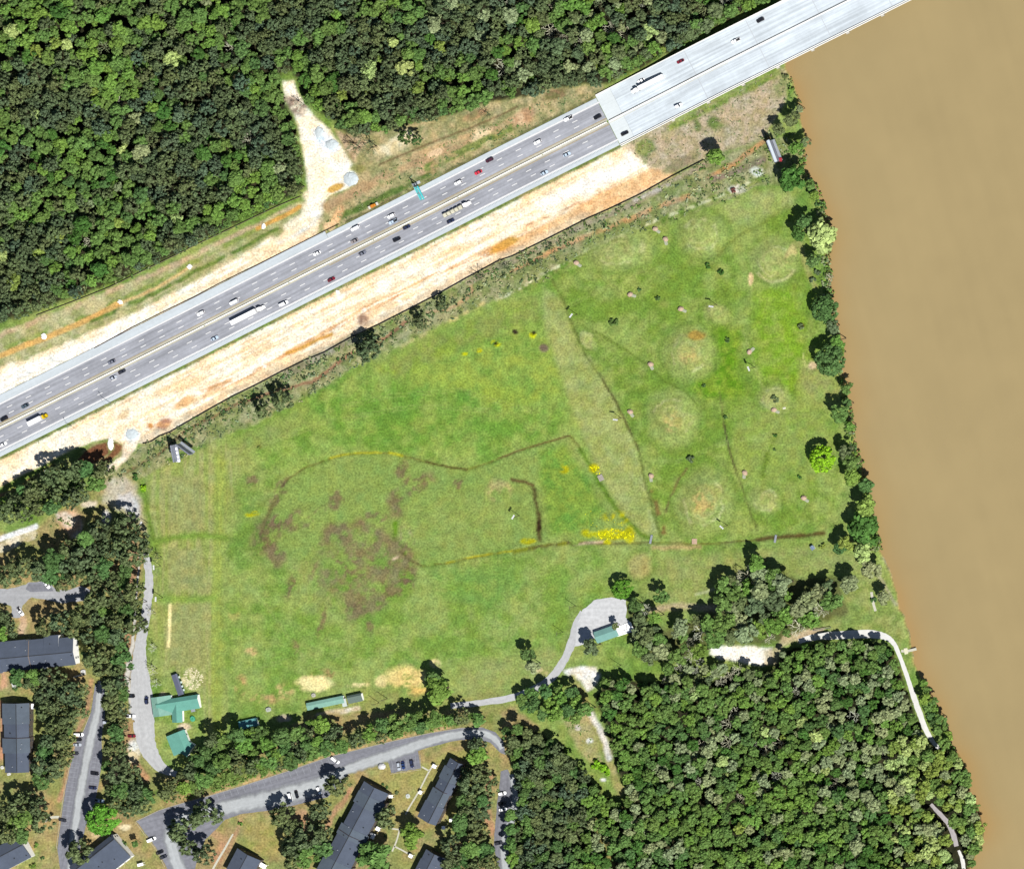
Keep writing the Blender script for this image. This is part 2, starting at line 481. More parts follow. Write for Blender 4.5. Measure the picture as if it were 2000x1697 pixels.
stroke([(970, 486), (880, 528), (800, 566), (720, 606), (640, 646), (560, 690), (480, 735), (400, 775)], 8, (214, 160, 108), (236, 196, 150), patch=.42, feather=4, pf=NA)
stroke([(1010, 462), (930, 498), (840, 540), (760, 580), (690, 610)], 5, (225, 172, 118), patch=.5, feather=3, pf=NA)
stroke([(560, 691), (600, 674), (648, 652)], 7, (208, 158, 80), feather=2.5)
blob(985, 478, 34, 9, (210, 160, 78), rot=-26, feather=.25, warp=3)
stroke([(1030, 442), (1080, 420), (1130, 396)], 3, (180, 130, 92), patch=.45)
stroke([(330, 800), (400, 762), (450, 742)], 9, (214, 168, 120), patch=.4); blob(360, 785, 22, 8, (225, 185, 135), rot=-26)
blob(320, 828, 16, 8, (165, 120, 105), (210, 160, 110), rot=-20); blob(293, 832, 8, 5, (200, 145, 85)); blob(240, 810, 16, 7, (228, 204, 164), rot=-30)
for (x, y) in ((705, 628), (710, 606), (640, 700), (660, 575), (516, 715), (780, 590)): blob(x, y, 5, 4, (250, 240, 222))
blob(708, 625, 14, 12, (205, 170, 140), (150, 120, 100), patch=.45)
# brown pond pieces, gravel bend and lower ditch
poly([(120, 905), (150, 880), (185, 866), (216, 857), (243, 868), (246, 885), (222, 905), (205, 915), (150, 915)], (128, 148, 74), (176, 168, 116), feather=4, warp=3)
poly([(152, 898), (168, 880), (190, 868), (209, 864), (212, 884), (200, 893), (186, 905), (160, 908)], (122, 84, 60), feather=2, warp=1.5, cls=1)
poly([(222, 864), (240, 870), (238, 880), (222, 894), (203, 908), (197, 898), (214, 886), (224, 876)], (130, 90, 60), feather=2, warp=1.5, cls=1)
poly([(242, 868), (272, 860), (264, 880), (248, 900), (228, 922), (208, 932), (199, 918), (224, 903), (240, 886)], (245, 236, 218), (228, 210, 180), feather=3, warp=3, cls=1)
blob(258, 850, 16, 14, (226, 238, 240), (246, 242, 232), feather=.3)
stroke([(-60, 992), (0, 968), (40, 952), (90, 920), (105, 905)], 9, (156, 122, 88), (132, 132, 74), feather=3, depth=.5)
stroke([(-60, 978), (0, 955), (60, 926), (130, 890)], 4, (118, 140, 66), patch=.3)
# scrub between the fence and the fields
FIELD_EDGE = [(1545, 362), (1480, 362), (1440, 385), (1400, 400), (1300, 437), (1180, 480), (1085, 520), (1072, 545), (1030, 566), (950, 592), (880, 628), (830, 650), (760, 688), (715, 710), (660, 742), (610, 772),
              (560, 800), (500, 828), (440, 850), (395, 874), (330, 905), (285, 930), (240, 945), (200, 950)]
poly([(1500, 255), (1440, 295), (1390, 300)] + [(p[0] + 1, p[1] + 2) for p in FENCE] + [(262, 880), (235, 910), (215, 935)] + FIELD_EDGE[::-1] + [(1590, 340), (1570, 290)], (134, 148, 88), (164, 164, 122), warp=4, feather=4, field=.5 * N8 + .5 * N20)
stroke([(305, 890), (330, 868), (352, 850), (372, 836), (420, 812), (480, 780)], 4, (122, 92, 70), patch=.3, depth=.5)
stroke([(230, 932), (270, 908), (305, 888)], 5, (140, 118, 88), (120, 128, 74), patch=.35, depth=.5)
stroke([(480, 785), (530, 765), (567, 757), (610, 746), (640, 724), (668, 702), (695, 682)], 6, (160, 124, 96), feather=2.5, depth=.6, patch=.25)
stroke([(735, 668), (768, 648), (798, 624)], 6, (156, 120, 92), feather=2.5, depth=.6)
stroke([(835, 612), (865, 606), (895, 594), (922, 572), (920, 558)], 6, (186, 160, 120), feather=2.5)
stroke([(1000, 530), (1040, 512), (1060, 498)], 6, (190, 150, 108), feather=2.5, patch=.3); stroke([(1060, 500), (1120, 472), (1200, 441), (1280, 405), (1345, 383)], 9, (206, 162, 112), (184, 156, 118), feather=3, patch=.3, depth=.4)
stroke([(1385, 348), (1430, 322), (1462, 300), (1500, 268)], 9, (204, 156, 102), (180, 150, 110), feather=3, patch=.28)
stroke([(1390, 352), (1440, 334), (1490, 312)], 13, (158, 138, 128), (130, 130, 96), patch=.3)
stroke([(1010, 575), (1085, 530), (1160, 492), (1260, 446), (1340, 411), (1420, 378), (1495, 345)], 13, (104, 142, 56), (146, 156, 86), feather=4, patch=.3)
stroke([(970, 585), (1020, 560), (1100, 514), (1170, 474), (1300, 424), (1380, 394), (1440, 369), (1480, 344)], 6, (210, 212, 172), patch=.5, pf=N8)
blob(1440, 370, 16, 8, (214, 214, 200), patch=.42, pf=N8); blob(1478, 336, 14, 9, (220, 226, 214), patch=.42, pf=N8)
stroke([(700, 720), (640, 760), (590, 790), (540, 812)], 16, (96, 142, 52), (122, 152, 66), feather=5, patch=.36)
stroke([(830, 652), (760, 690), (720, 712)], 7, (200, 190, 140), patch=.45); stroke([(945, 592), (880, 628)], 6, (222, 206, 140), patch=.45)
stroke([(395, 872), (360, 884), (330, 898)], 10, (98, 136, 54), feather=4, patch=.3)
stroke([(690, 660), (600, 706), (560, 730)], 18, (172, 166, 146), (140, 140, 110), patch=.35, feather=5, pf=N8)
stroke([(p[0] + 4, p[1] + 8) for p in FENCE[:9]], 12, (176, 166, 142), (150, 146, 112), feather=3, warp=3, patch=.3)
stroke([(1330, 350), (1300, 364), (1270, 378), (1240, 392)], 7, (196, 190, 178), feather=3, patch=.4)
# dry cane ground under the bridge end
DRY = [(1222, 285), (1262, 258), (1300, 238)] + axline(62, 1290, 1500) + [(1538, 140), (1536, 200), (1512, 235), (1492, 268), (1440, 292), (1390, 300), (1362, 318), (1305, 342), (1262, 322)]
poly(DRY, (204, 188, 160), (172, 162, 124), feather=5, warp=5, field=N8)
stroke(axline(68, 1280, 1490), 13, (112, 144, 62), (146, 158, 84), patch=.34, feather=4)
blob(1262, 290, 20, 22, (116, 142, 72), (146, 152, 90), rot=-30, patch=.36); blob(1398, 240, 17, 12, (112, 134, 70), patch=.36); blob(1362, 245, 6, 14, (120, 134, 80), rot=-20)
blob(1330, 320, 40, 10, (160, 146, 118), (140, 140, 100), rot=-26); blob(1525, 165, 14, 26, (150, 158, 104), patch=.4)

# ---- the field
poly([(285, 930), (330, 905), (395, 876), (440, 852), (470, 900), (450, 980), (440, 1080), (436, 1200), (442, 1420), (400, 1440), (380, 1340), (320, 1310), (300, 1200), (310, 1060), (292, 1000)],
     (150, 166, 88), (168, 172, 108), feather=14, warp=8, field=NV)
for y0, y1 in ((930, 1035), (1072, 1152), (1180, 1300)): poly([(328, y0), (396, y0), (400, y1), (330, y1)], (166, 166, 112), (148, 160, 96), feather=6, warp=2, alpha=.7, field=NV)
poly([(415, 880), (445, 900), (438, 1100), (436, 1440), (412, 1440), (416, 1100)], (168, 182, 84), (140, 166, 66), feather=8, field=NV, alpha=.7)
stroke([(332, 1182), (331, 1220), (329, 1262)], 6, (246, 234, 170), feather=1.8, warp=1, cls=1); blob(456, 1196, 11, 15, (216, 178, 112), patch=.5, warp=3)
stroke([(283, 955), (288, 1000), (298, 1040), (304, 1066)], 7, (112, 138, 54), feather=4); blob(280, 953, 7, 6, (104, 150, 30), feather=.25)
stroke([(304, 1058), (340, 1050), (400, 1046), (440, 1050)], 12, (126, 158, 66), feather=6); stroke([(310, 1170), (420, 1168)], 14, (136, 164, 74), feather=6)
poly([(440, 860), (560, 800), (720, 712), (830, 655), (950, 600), (1070, 552), (1110, 640), (1170, 760), (1230, 870), (1240, 960), (1150, 900), (1110, 848), (1010, 878), (910, 915), (780, 886), (660, 888), (560, 935), (500, 900)],
     (122, 160, 62), (150, 174, 84), feather=16, warp=12, alpha=.8, field=.5 * N60 + .5 * N20)
poly([(730, 720), (830, 665), (950, 612), (1055, 575), (1060, 620), (900, 680), (780, 740)], (148, 162, 88), (128, 156, 66), feather=14, alpha=.8)
poly([(480, 845), (600, 800), (640, 815), (520, 870), (440, 895)], (158, 162, 100), (142, 160, 84), feather=12, alpha=.7)
poly([(590, 800), (760, 760), (1000, 740), (1110, 780), (1100, 830), (900, 880), (640, 870)], (108, 154, 58), (140, 168, 76), feather=20, warp=14, alpha=.7, field=.5 * N60 + .5 * N20)
poly([(740, 720), (900, 670), (1050, 640), (1120, 760), (1000, 800), (820, 760)], (158, 182, 50), feather=10, alpha=.35, patch=.55, pf=.5 * N20 + .5 * N60)
for (x, y, r) in ((908, 690, 5), (937, 684, 5), (970, 671, 9), (1040, 655, 7)): blob(x, y, r, r * .8, (206, 212, 20), warp=3, patch=.42, pf=N8)
# basin inside the lower ditch
poly([(560, 940), (660, 895), (760, 890), (905, 922), (1010, 885), (1100, 862), (1160, 940), (1240, 1045), (1060, 1062), (830, 1102), (760, 1050), (700, 1130), (560, 1090), (510, 1050)], (146, 170, 86), (132, 158, 80), feather=14, warp=10, alpha=.75)
poly([(1050, 880), (1105, 868), (1150, 940), (1180, 1000), (1150, 1030), (1075, 1045), (1062, 960)], (104, 156, 58), (134, 164, 62), feather=10, alpha=.8)
poly([(790, 1000), (860, 960), (940, 960), (1000, 985), (990, 1060), (900, 1082), (820, 1085), (785, 1050)], (150, 168, 90), (140, 164, 82), feather=14, alpha=.8)
stroke([(772, 1022), (770, 1050), (790, 1082)], 9, (108, 150, 40), patch=.3); blob(795, 1045, 12, 24, (176, 172, 120), patch=.45, rot=-15)
blob(975, 958, 24, 22, (178, 172, 112), patch=.44, warp=6)
poly([(440, 1100), (560, 1110), (830, 1112), (1060, 1080), (1300, 1075), (1200, 1150), (1150, 1180), (1110, 1240), (1090, 1300), (990, 1340), (700, 1330), (480, 1390), (440, 1300)], (126, 160, 68), (150, 172, 92), feather=18, warp=14, alpha=.75, field=.55 * N60 + .45 * N20)
poly([(840, 1120), (1000, 1095), (1030, 1140), (940, 1190), (860, 1170)], (104, 154, 64), feather=16, warp=12, alpha=.6, patch=.42)
poly([(900, 1300), (1080, 1260), (1100, 1290), (1040, 1345), (900, 1375)], (166, 172, 108), (146, 164, 92), feather=14, warp=8, alpha=.75)
# damp purple-brown ground
D = (104, 76, 66); D2 = (128, 108, 84)
for (x, y, rx, ry, r, p) in ((520, 1045, 24, 34, 20, .40), (540, 1085, 14, 22, -15, .42), (545, 1020, 20, 10, 0, .44), (575, 1015, 14, 20, 25, .46), (652, 975, 12, 16, 0, .44), (662, 1045, 24, 8, 38, .38), (775, 985, 16, 22, 0, .42), (735, 1010, 22, 10, 0, .5), (815, 945, 34, 16, -28, .46), (783, 918, 8, 16, 20, .38), (700, 1120, 60, 44, -20, .49), (760, 1100, 34, 40, 20, .48), (690, 1060, 60, 30, 0, .55),
                         (640, 1110, 60, 24, -20, .56), (715, 1180, 34, 14, -15, .40), (690, 1185, 16, 26, 0, .42), (775, 1150, 34, 12, -28, .42), (800, 1125, 14, 16, 0, .40), (770, 1080, 40, 26, 30, .46), (565, 1145, 7, 20, 15, .40), (630, 1215, 6, 26, 18, .42), (720, 1215, 10, 24, 0, .5), (893, 942, 7, 9, 0, .4), (492, 938, 8, 6, 0, .36), (578, 1270, 9, 16, 0, .5), (545, 960, 8, 30, 28, .42), (610, 1010, 26, 8, -40, .5)):
    blob(x, y, rx * 1.15, ry * 1.15, D, D2, rot=r, patch=p + .035, warp=9, alpha=.8, pf=.6 * N8 + .4 * N20)
stroke([(745, 1045), (700, 1020), (640, 1040)], 20, (130, 120, 86), patch=.46, feather=8); blob(700, 1120, 110, 70, (140, 142, 92), rot=-20, patch=.46, alpha=.5, warp=10)
stroke([(768, 1092), (776, 1088)], 4, (225, 200, 170), warp=0)
blob(492, 1003, 14, 6, (186, 190, 30), patch=.42, pf=N8)
# pale mown diagonal
poly([(1062, 560), (1100, 590), (1140, 690), (1180, 745), (1212, 800), (1240, 860), (1252, 930), (1268, 1000), (1284, 1042), (1262, 1046), (1215, 1000), (1175, 940), (1150, 880), (1125, 820), (1090, 720), (1060, 620)],
     (172, 180, 112), (156, 168, 94), feather=8, warp=4, alpha=.92)
stroke([(1150, 700), (1210, 800), (1245, 900), (1268, 990), (1282, 1036)], 9, (184, 190, 128), (160, 172, 98), feather=5, alpha=.8)
# target greens on the right
poly([(1080, 540), (1180, 490), (1300, 440), (1420, 395), (1540, 368), (1580, 480), (1610, 640), (1640, 760), (1650, 900), (1640, 1000), (1580, 1040), (1480, 1050), (1300, 1055), (1250, 900), (1200, 770), (1120, 640)],
     (120, 152, 54), (150, 170, 86), feather=14, warp=10, alpha=.7, field=.5 * N60 + .5 * N20)
poly([(1400, 405), (1480, 372), (1545, 370), (1555, 400), (1460, 440), (1400, 440)], (164, 176, 108), (150, 170, 92), feather=10)
poly([(1385, 640), (1450, 640), (1440, 720), (1460, 770), (1380, 780), (1340, 760), (1400, 720)], (96, 148, 22), (130, 160, 46), feather=14, warp=8, alpha=.85)
poly([(1480, 560), (1560, 560), (1580, 700), (1560, 780), (1480, 760), (1470, 640)], (132, 172, 44), (146, 168, 70), feather=18, warp=8, alpha=.8)
poly([(1440, 800), (1520, 780), (1600, 800), (1640, 860), (1600, 900), (1480, 940), (1430, 880)], (154, 170, 92), (138, 164, 72), feather=18, warp=10, alpha=.7)
poly([(1560, 700), (1640, 730), (1650, 800), (1590, 790), (1560, 750)], (164, 164, 104), (150, 168, 88), feather=10, alpha=.7)
for (x, y, rx, ry, r, h) in ((1212, 488, 62, 38, -12, 1.8), (1370, 458, 46, 42, 0, 2.0), (1513, 508, 44, 40, 0, 1.8), (1347, 690, 48, 50, 0, 2.0), (1314, 818, 48, 54, 0, 1.6), (1376, 982, 50, 64, 18, 2.0), (1494, 976, 30, 26, 0, 1.0), (1512, 778, 30, 26, 0, 1.0), (1400, 612, 27, 17, 28, .8), (1252, 1102, 20, 26, 15, .5), (1148, 664, 12, 24, -32, .7)):
    blob(x, y, rx * 1.12, ry * 1.12, (158, 174, 100), (140, 160, 84), rot=r, feather=.22, warp=8, alpha=.75)
    blob(x, y, rx * .66, ry * .66, (184, 188, 118), (160, 176, 98), rot=r, feather=.4, warp=12, patch=.40, alpha=.85)
    ring(x, y, rx * .72, ry * .72, 2.5, (198, 200, 144), r, .6, patch=.5, warp=7)
    ring(x, y, rx * .45, ry * .45, 2.5, (194, 196, 130), r, .5, patch=.5, warp=7)
    ring(x, y, rx * 1.2, ry * 1.2, 6, (104, 138, 52), r, .55, patch=.46, warp=7)
    mound(x, y, rx, ry, h, r)
for (x, y, rx, ry, r) in ((1376, 982, 22, 32, 18), (1314, 822, 18, 22, 0), (1345, 690, 20, 20, 0)): blob(x, y, rx, ry, (196, 176, 112), (176, 178, 100), rot=r, patch=.44, pf=N8)
blob(1360, 655, 16, 9, (176, 150, 72), patch=.34); blob(1466, 545, 5, 13, (222, 194, 142), feather=.3, warp=1); blob(1545, 500, 10, 24, (196, 184, 120), patch=.44, rot=15); ring(1513, 512, 40, 38, 3, (190, 192, 134), 0, .8, a0=20, a1=150)
stroke([(1540, 400), (1500, 430), (1468, 448), (1440, 462), (1400, 500)], 6, (122, 136, 62), feather=4, alpha=.7); stroke([(1560, 470), (1575, 520), (1590, 560)], 10, (170, 164, 104), feather=6, alpha=.7)
stroke([(1568, 690), (1572, 712), (1580, 722), (1585, 705)], 2.5, (190, 196, 120), warp=0, feather=1.5); blob(1588, 714, 9, 7, (222, 202, 160), warp=2)
# ditches
DK = (92, 80, 34)
stroke([(505, 1058), (512, 1028), (532, 985), (560, 936)], 6, (112, 92, 74), (112, 112, 64), feather=3, patch=.34, depth=.5)
DITCH_A = [(560, 936), (600, 911), (660, 890), (720, 883), (770, 886), (830, 902), (880, 913), (912, 917), (960, 901), (1010, 881), (1060, 866), (1095, 856), (1113, 851), (1130, 872), (1160, 925), (1185, 967), (1215, 1006), (1250, 1041), (1272, 1053)]
stroke(DITCH_A, 3, (122, 128, 52), (110, 108, 56), feather=2.5, warp=1.8, depth=.5, patch=.22)
stroke(DITCH_A[5:8], 3, (76, 58, 30), feather=2, warp=1); stroke(DITCH_A[8:13], 3, (106, 90, 52), feather=2.2, warp=1.2, patch=.3)
stroke([(p[0] + 3, p[1] + 5) for p in DITCH_A[13:]], 7, (92, 134, 34), feather=4, alpha=.8)
stroke([(760, 884), (785, 890)], 3, (206, 206, 30), warp=1); stroke([(640, 895), (690, 885), (745, 884)], 3, (186, 188, 40), patch=.42, warp=1)
DITCH_B = [(780, 1076), (800, 1095), (825, 1106), (870, 1100), (930, 1086), (1000, 1076), (1060, 1066), (1130, 1058), (1180, 1062), (1240, 1060), (1290, 1060), (1380, 1062), (1460, 1056), (1520, 1050), (1605, 1041)]
stroke(DITCH_B, 3.2, (118, 122, 50), (96, 90, 54), feather=2.5, warp=1.8, depth=.5, patch=.25)
stroke([(1480, 1053), (1530, 1048), (1610, 1042)], 7, (92, 78, 42), feather=4, patch=.25); stroke(DITCH_B[3:6], 3, (190, 190, 40), patch=.45, warp=1)
stroke([(1005, 1078), (1060, 1068), (1110, 1060)], 8, (100, 86, 64), (130, 140, 40), patch=.4); stroke([(1120, 1062), (1180, 1058)], 5, (196, 176, 146), patch=.35, warp=1)
DITCH_C = [(1076, 545), (1100, 590), (1115, 630), (1140, 690), (1175, 740), (1205, 790), (1230, 842), (1247, 880), (1260, 950), (1275, 1000), (1290, 1048)]
stroke(DITCH_C, 3.5, (104, 118, 54), feather=3, warp=1.8, depth=.5, patch=.2); stroke(DITCH_C[4:8], 3.2, (92, 88, 50), feather=2.5, warp=1.2, patch=.25); stroke([(1272, 960), (1285, 1000), (1296, 1040)], 9, (128, 112, 62), patch=.4)
DITCH_D = [(1405, 765), (1414, 830), (1424, 880), (1436, 915), (1448, 950), (1462, 992), (1478, 1034)]
stroke(DITCH_D, 2.6, (104, 112, 58), feather=2.5, warp=1.8, depth=.4, patch=.25); stroke(DITCH_D[1:4], 2.6, (88, 82, 54), feather=2, warp=1, patch=.25)
stroke([(1165, 648), (1215, 680), (1258, 708), (1300, 746), (1340, 765), (1362, 792)], 3, (100, 124, 44), feather=2.5, warp=1.5)
stroke([(1000, 936), (1026, 940), (1042, 946)], 6, (100, 78, 48), patch=.2); stroke([(1042, 946), (1048, 980), (1052, 1010), (1053, 1055)], 8, (88, 80, 44), patch=.44, feather=4, depth=.4); blob(1052, 1028, 5, 12, (58, 46, 26))
stroke([(1350, 905), (1326, 935), (1310, 970), (1300, 1000)], 3.5, (116, 106, 62), patch=.3); blob(1350, 890, 9, 12, (120, 110, 88), patch=.4)
stroke([(1540, 800), (1500, 880), (1490, 930)], 10, (116, 142, 52), patch=.38, feather=5)
# yellow flowers, burnt rings, trampled earth
for (x, y, rx, ry, p) in ((1198, 1044, 34, 11, .36), (1228, 1044, 12, 16, .40), (1160, 916, 11, 9, .3), (1150, 1042, 16, 8, .44), (1102, 915, 10, 9, .48), (1205, 1010, 26, 14, .52), (1030, 1058, 16, 6, .48), (1185, 1060, 8, 5, .36)):
    blob(x, y, rx, ry, (212, 206, 6), (176, 178, 20), patch=p, warp=4, pf=.6 * N8 + .4 * N20)
for (x, y, r, c) in ((1006, 648, 6, (54, 46, 34)), (1042, 651, 5, (46, 42, 20)), (969, 672, 4, (48, 50, 12)), (1062, 680, 9, (126, 112, 92)), (1564, 637, 7, (84, 66, 20)), (506, 873, 4, (96, 100, 30)), (1330, 603, 3, (80, 90, 40))): blob(x, y, r, r * .8, c, warp=2)
stroke([(1275, 1070), (1320, 1068), (1365, 1068)], 8, (182, 168, 112), feather=4); blob(1250, 1105, 22, 24, (172, 168, 104), feather=.4); blob(1432, 1100, 24, 10, (164, 150, 76), feather=.5)
poly([(1300, 1090), (1480, 1075), (1600, 1068), (1680, 1090), (1690, 1120), (1640, 1122), (1560, 1128), (1500, 1104), (1430, 1130), (1400, 1160), (1330, 1215), (1260, 1195), (1250, 1150)], (160, 168, 102), (140, 158, 84), feather=12, warp=8, alpha=.85)
stroke([(1270, 1190), (1330, 1184), (1380, 1188), (1410, 1186)], 12, (200, 184, 150), (176, 168, 120), feather=5); stroke([(1360, 1160), (1400, 1150), (1450, 1130)], 6, (196, 200, 160), alpha=.6)
# bare patches along the lower edge of the field
for (x, y, rx, ry, p, c) in ((615, 1334, 34, 15, .36, (250, 236, 170)), (632, 1315, 22, 9, .5, (180, 140, 96)), (745, 1330, 12, 10, .3, (236, 218, 150)), (795, 1322, 44, 20, .44, (236, 214, 140)), (815, 1350, 20, 10, .4, (232, 200, 120)), (700, 1338, 22, 5, .45, (236, 220, 160)), (555, 1350, 20, 14, .55, (200, 180, 120)), (492, 1272, 12, 10, .5, (205, 180, 120)), (850, 1295, 12, 8, .4, (225, 210, 150)), (1060, 1312, 12, 8, .46, (226, 208, 160)), (470, 1335, 12, 22, .5, (186, 160, 104)), (515, 1365, 26, 9, .5, (190, 166, 112))):
    blob(x, y, rx, ry, c, patch=p, warp=6, pf=.5 * N8 + .5 * N20, cls=None)
poly([(590, 1370), (660, 1355), (750, 1345), (870, 1360), (1000, 1352), (990, 1385), (760, 1400), (600, 1400)], (160, 160, 98), (140, 156, 80), feather=10, alpha=.7)
stroke([(620, 1396), (660, 1390), (700, 1382)], 10, (222, 214, 196), (200, 184, 150), feather=3, cls=1); stroke([(655, 1420), (690, 1408), (720, 1400)], 9, (178, 178, 176), feather=3); blob(555, 1402, 14, 6, (216, 200, 170))

# ---- homes, car parks and woods at lower left
poly([(-120, 1040), (60, 1040), (210, 930), (262, 930), (282, 1000), (290, 1080), (272, 1200), (270, 1330), (290, 1460), (340, 1515), (420, 1510), (600, 1395), (880, 1385), (1010, 1375), (1000, 1500), (1010, 1830), (-120, 1830)],
     (150, 156, 92), (176, 156, 108), feather=8, warp=6, field=.5 * N20 + .5 * N60)
poly([(205, 940), (240, 928), (262, 945), (276, 985), (282, 1040), (262, 1010), (235, 1000), (200, 985)], (206, 196, 172), (188, 180, 146), feather=6)
poly([(232, 965), (256, 962), (272, 988), (274, 1006), (262, 1012), (240, 992), (225, 985)], (206, 206, 204), feather=5, warp=3)
poly([(108, 1000), (140, 996), (158, 1005), (160, 1035), (150, 1060), (130, 1040), (112, 1015)], (228, 212, 190), (206, 168, 136), feather=4, cls=1); blob(175, 985, 14, 8, (230, 216, 190)); blob(208, 1010, 9, 12, (216, 212, 210))
poly([(-60, 1082), (0, 1062), (40, 1040), (68, 1030), (76, 1040), (70, 1052), (40, 1060), (0, 1082), (-60, 1110)], (232, 222, 196), (186, 176, 136), feather=3, cls=1); stroke([(-60, 1075), (0, 1052), (45, 1037), (70, 1028)], 10, (246, 246, 244), feather=2, warp=1.5)
poly([(38, 1200), (52, 1202), (52, 1240), (34, 1240)], (216, 186, 152), feather=4); poly([(0, 1300), (14, 1318), (12, 1340), (0, 1345)], (200, 160, 128), feather=5); stroke([(2, 1370), (4, 1420), (2, 1480)], 6, (206, 152, 122), feather=3)
for pts, wd in (([(178, 1330), (170, 1390), (152, 1430), (140, 1480), (128, 1530), (118, 1560)], 9), ([(250, 1420), (252, 1450), (262, 1490), (285, 1520)], 16), ([(258, 1060), (266, 1100), (256, 1130)], 20), ([(250, 1230), (252, 1300), (240, 1330)], 14), ([(955, 1510), (950, 1560), (955, 1600), (962, 1625)], 16), ([(685, 1540), (668, 1570), (650, 1590), (635, 1620)], 10), ([(560, 1595), (590, 1590), (595, 1615)], 20), ([(405, 1620), (440, 1640), (420, 1680)], 18), ([(470, 1600), (455, 1640), (430, 1690)], 9), ([(180, 1440), (200, 1500)], 0.1)):
    stroke(pts, wd, (198, 154, 120), (180, 150, 110), feather=4, warp=4)
poly([(60, 1540), (110, 1560), (112, 1610), (70, 1620)], (186, 160, 112), feather=10, alpha=.8); poly([(60, 1630), (105, 1610), (98, 1690), (80, 1697), (90, 1640)], (190, 170, 120), (170, 166, 104), feather=6, alpha=.8)
poly([(500, 1590), (560, 1600), (555, 1660), (520, 1680), (480, 1650), (470, 1610)], (158, 164, 88), (170, 160, 100), feather=8, alpha=.9)
poly([(745, 1500), (822, 1490), (870, 1470), (930, 1455), (960, 1470), (900, 1490), (865, 1500), (800, 1600), (770, 1640), (760, 1560), (720, 1520)], (176, 162, 104), (160, 160, 92), feather=8, alpha=.9)
blob(245, 1615, 12, 6, (240, 222, 180)); blob(192, 1628, 12, 12, (222, 198, 150)); blob(750, 1550, 14, 10, (206, 180, 130), patch=.4)
blob(375, 1325, 20, 20, (236, 226, 180), (150, 164, 90), patch=.46, pf=N8, warp=3); blob(360, 1420, 14, 8, (226, 210, 180)); blob(318, 1360, 8, 8, (226, 210, 184)); blob(310, 1430, 22, 22, (160, 172, 96))
blob(262, 1465, 12, 22, (236, 214, 166), (226, 226, 220), feather=.4)
stroke([(300, 1590), (400, 1555), (520, 1515), (640, 1475), (760, 1443), (880, 1422)], 5, (206, 176, 128), patch=.45)
poly([(290, 1560), (400, 1545), (520, 1505), (640, 1466), (760, 1436), (880, 1416), (960, 1408), (960, 1395), (880, 1400), (700, 1430), (560, 1470), (400, 1520), (300, 1545)], (92, 122, 52), (120, 136, 70), feather=6, alpha=.85)
# right-hand park, gravel lanes
poly([(1640, 1150), (1720, 1100), (1748, 1150), (1765, 1215), (1780, 1255), (1790, 1300), (1765, 1290), (1748, 1250), (1690, 1232), (1620, 1235), (1600, 1215), (1660, 1200)], (138, 160, 82), (156, 166, 98), feather=6, alpha=.9)
poly([(1556, 1240), (1590, 1225), (1612, 1222), (1606, 1236), (1590, 1248), (1560, 1256)], (200, 182, 148), feather=4)
GRAV_W = [(1388, 1262), (1420, 1262), (1470, 1262), (1508, 1266), (1512, 1296), (1490, 1298), (1440, 1292), (1404, 1286), (1386, 1276)]
poly(GRAV_W, (255, 254, 250), (246, 240, 226), feather=4, warp=4, cls=1)
poly([(1490, 1268), (1512, 1268), (1530, 1240), (1560, 1235), (1560, 1250), (1530, 1262), (1516, 1298), (1495, 1300)], (206, 188, 150), feather=4, warp=3, alpha=.8)
GRAV_FORK = [(1098, 1308), (1135, 1300), (1165, 1302), (1172, 1318), (1160, 1342), (1148, 1350), (1134, 1330), (1112, 1322)]
poly(GRAV_FORK, (242, 242, 238), (226, 218, 200), feather=4, warp=3, cls=1)
stroke([(1118, 1325), (1136, 1352), (1150, 1390), (1160, 1420), (1180, 1450), (1192, 1490), (1205, 1530), (1212, 1545)], 15, (190, 172, 124), (160, 160, 92), feather=5)
stroke([(1155, 1395), (1170, 1420), (1182, 1450), (1190, 1480)], 11, (230, 226, 216), feather=3.5); poly([(1100, 1400), (1145, 1385), (1165, 1440), (1180, 1500), (1160, 1500), (1120, 1450)], (186, 176, 128), (168, 166, 108), feather=6, alpha=.9)
blob(1128, 1420, 6, 6, (238, 226, 214)); blob(1150, 1446, 6, 5, (236, 240, 236)); blob(1180, 1522, 5, 4, (240, 240, 236))
stroke([(1160, 1600), (1178, 1640), (1195, 1685), (1205, 1720)], 9, (164, 156, 92), feather=4); stroke([(985, 1394), (1020, 1402), (1045, 1420)], 14, (176, 158, 108), feather=5)
stroke([(1700, 1100), (1720, 1130), (1750, 1180)], 4, (176, 170, 140), patch=.4); poly([(1110, 1130), (1140, 1180), (1125, 1240), (1105, 1290), (1085, 1290), (1110, 1230)], (134, 154, 84), feather=8, alpha=.5)
# river bank earth
bx = np.interp(Y, [b[1] for b in BANK], [b[0] for b in BANK]) + W1 * 9
dbank = X - bx
a = sstep(-9, -2, dbank)[..., None]
G[:] = G * (1 - a) + np.array(lin((176, 140, 92))) * a
stroke([(1724, 1085), (1740, 1115), (1754, 1150), (1764, 1190), (1774, 1216), (1782, 1252), (1788, 1290)], 5, (206, 190, 162), (150, 140, 116), patch=.4, warp=2)

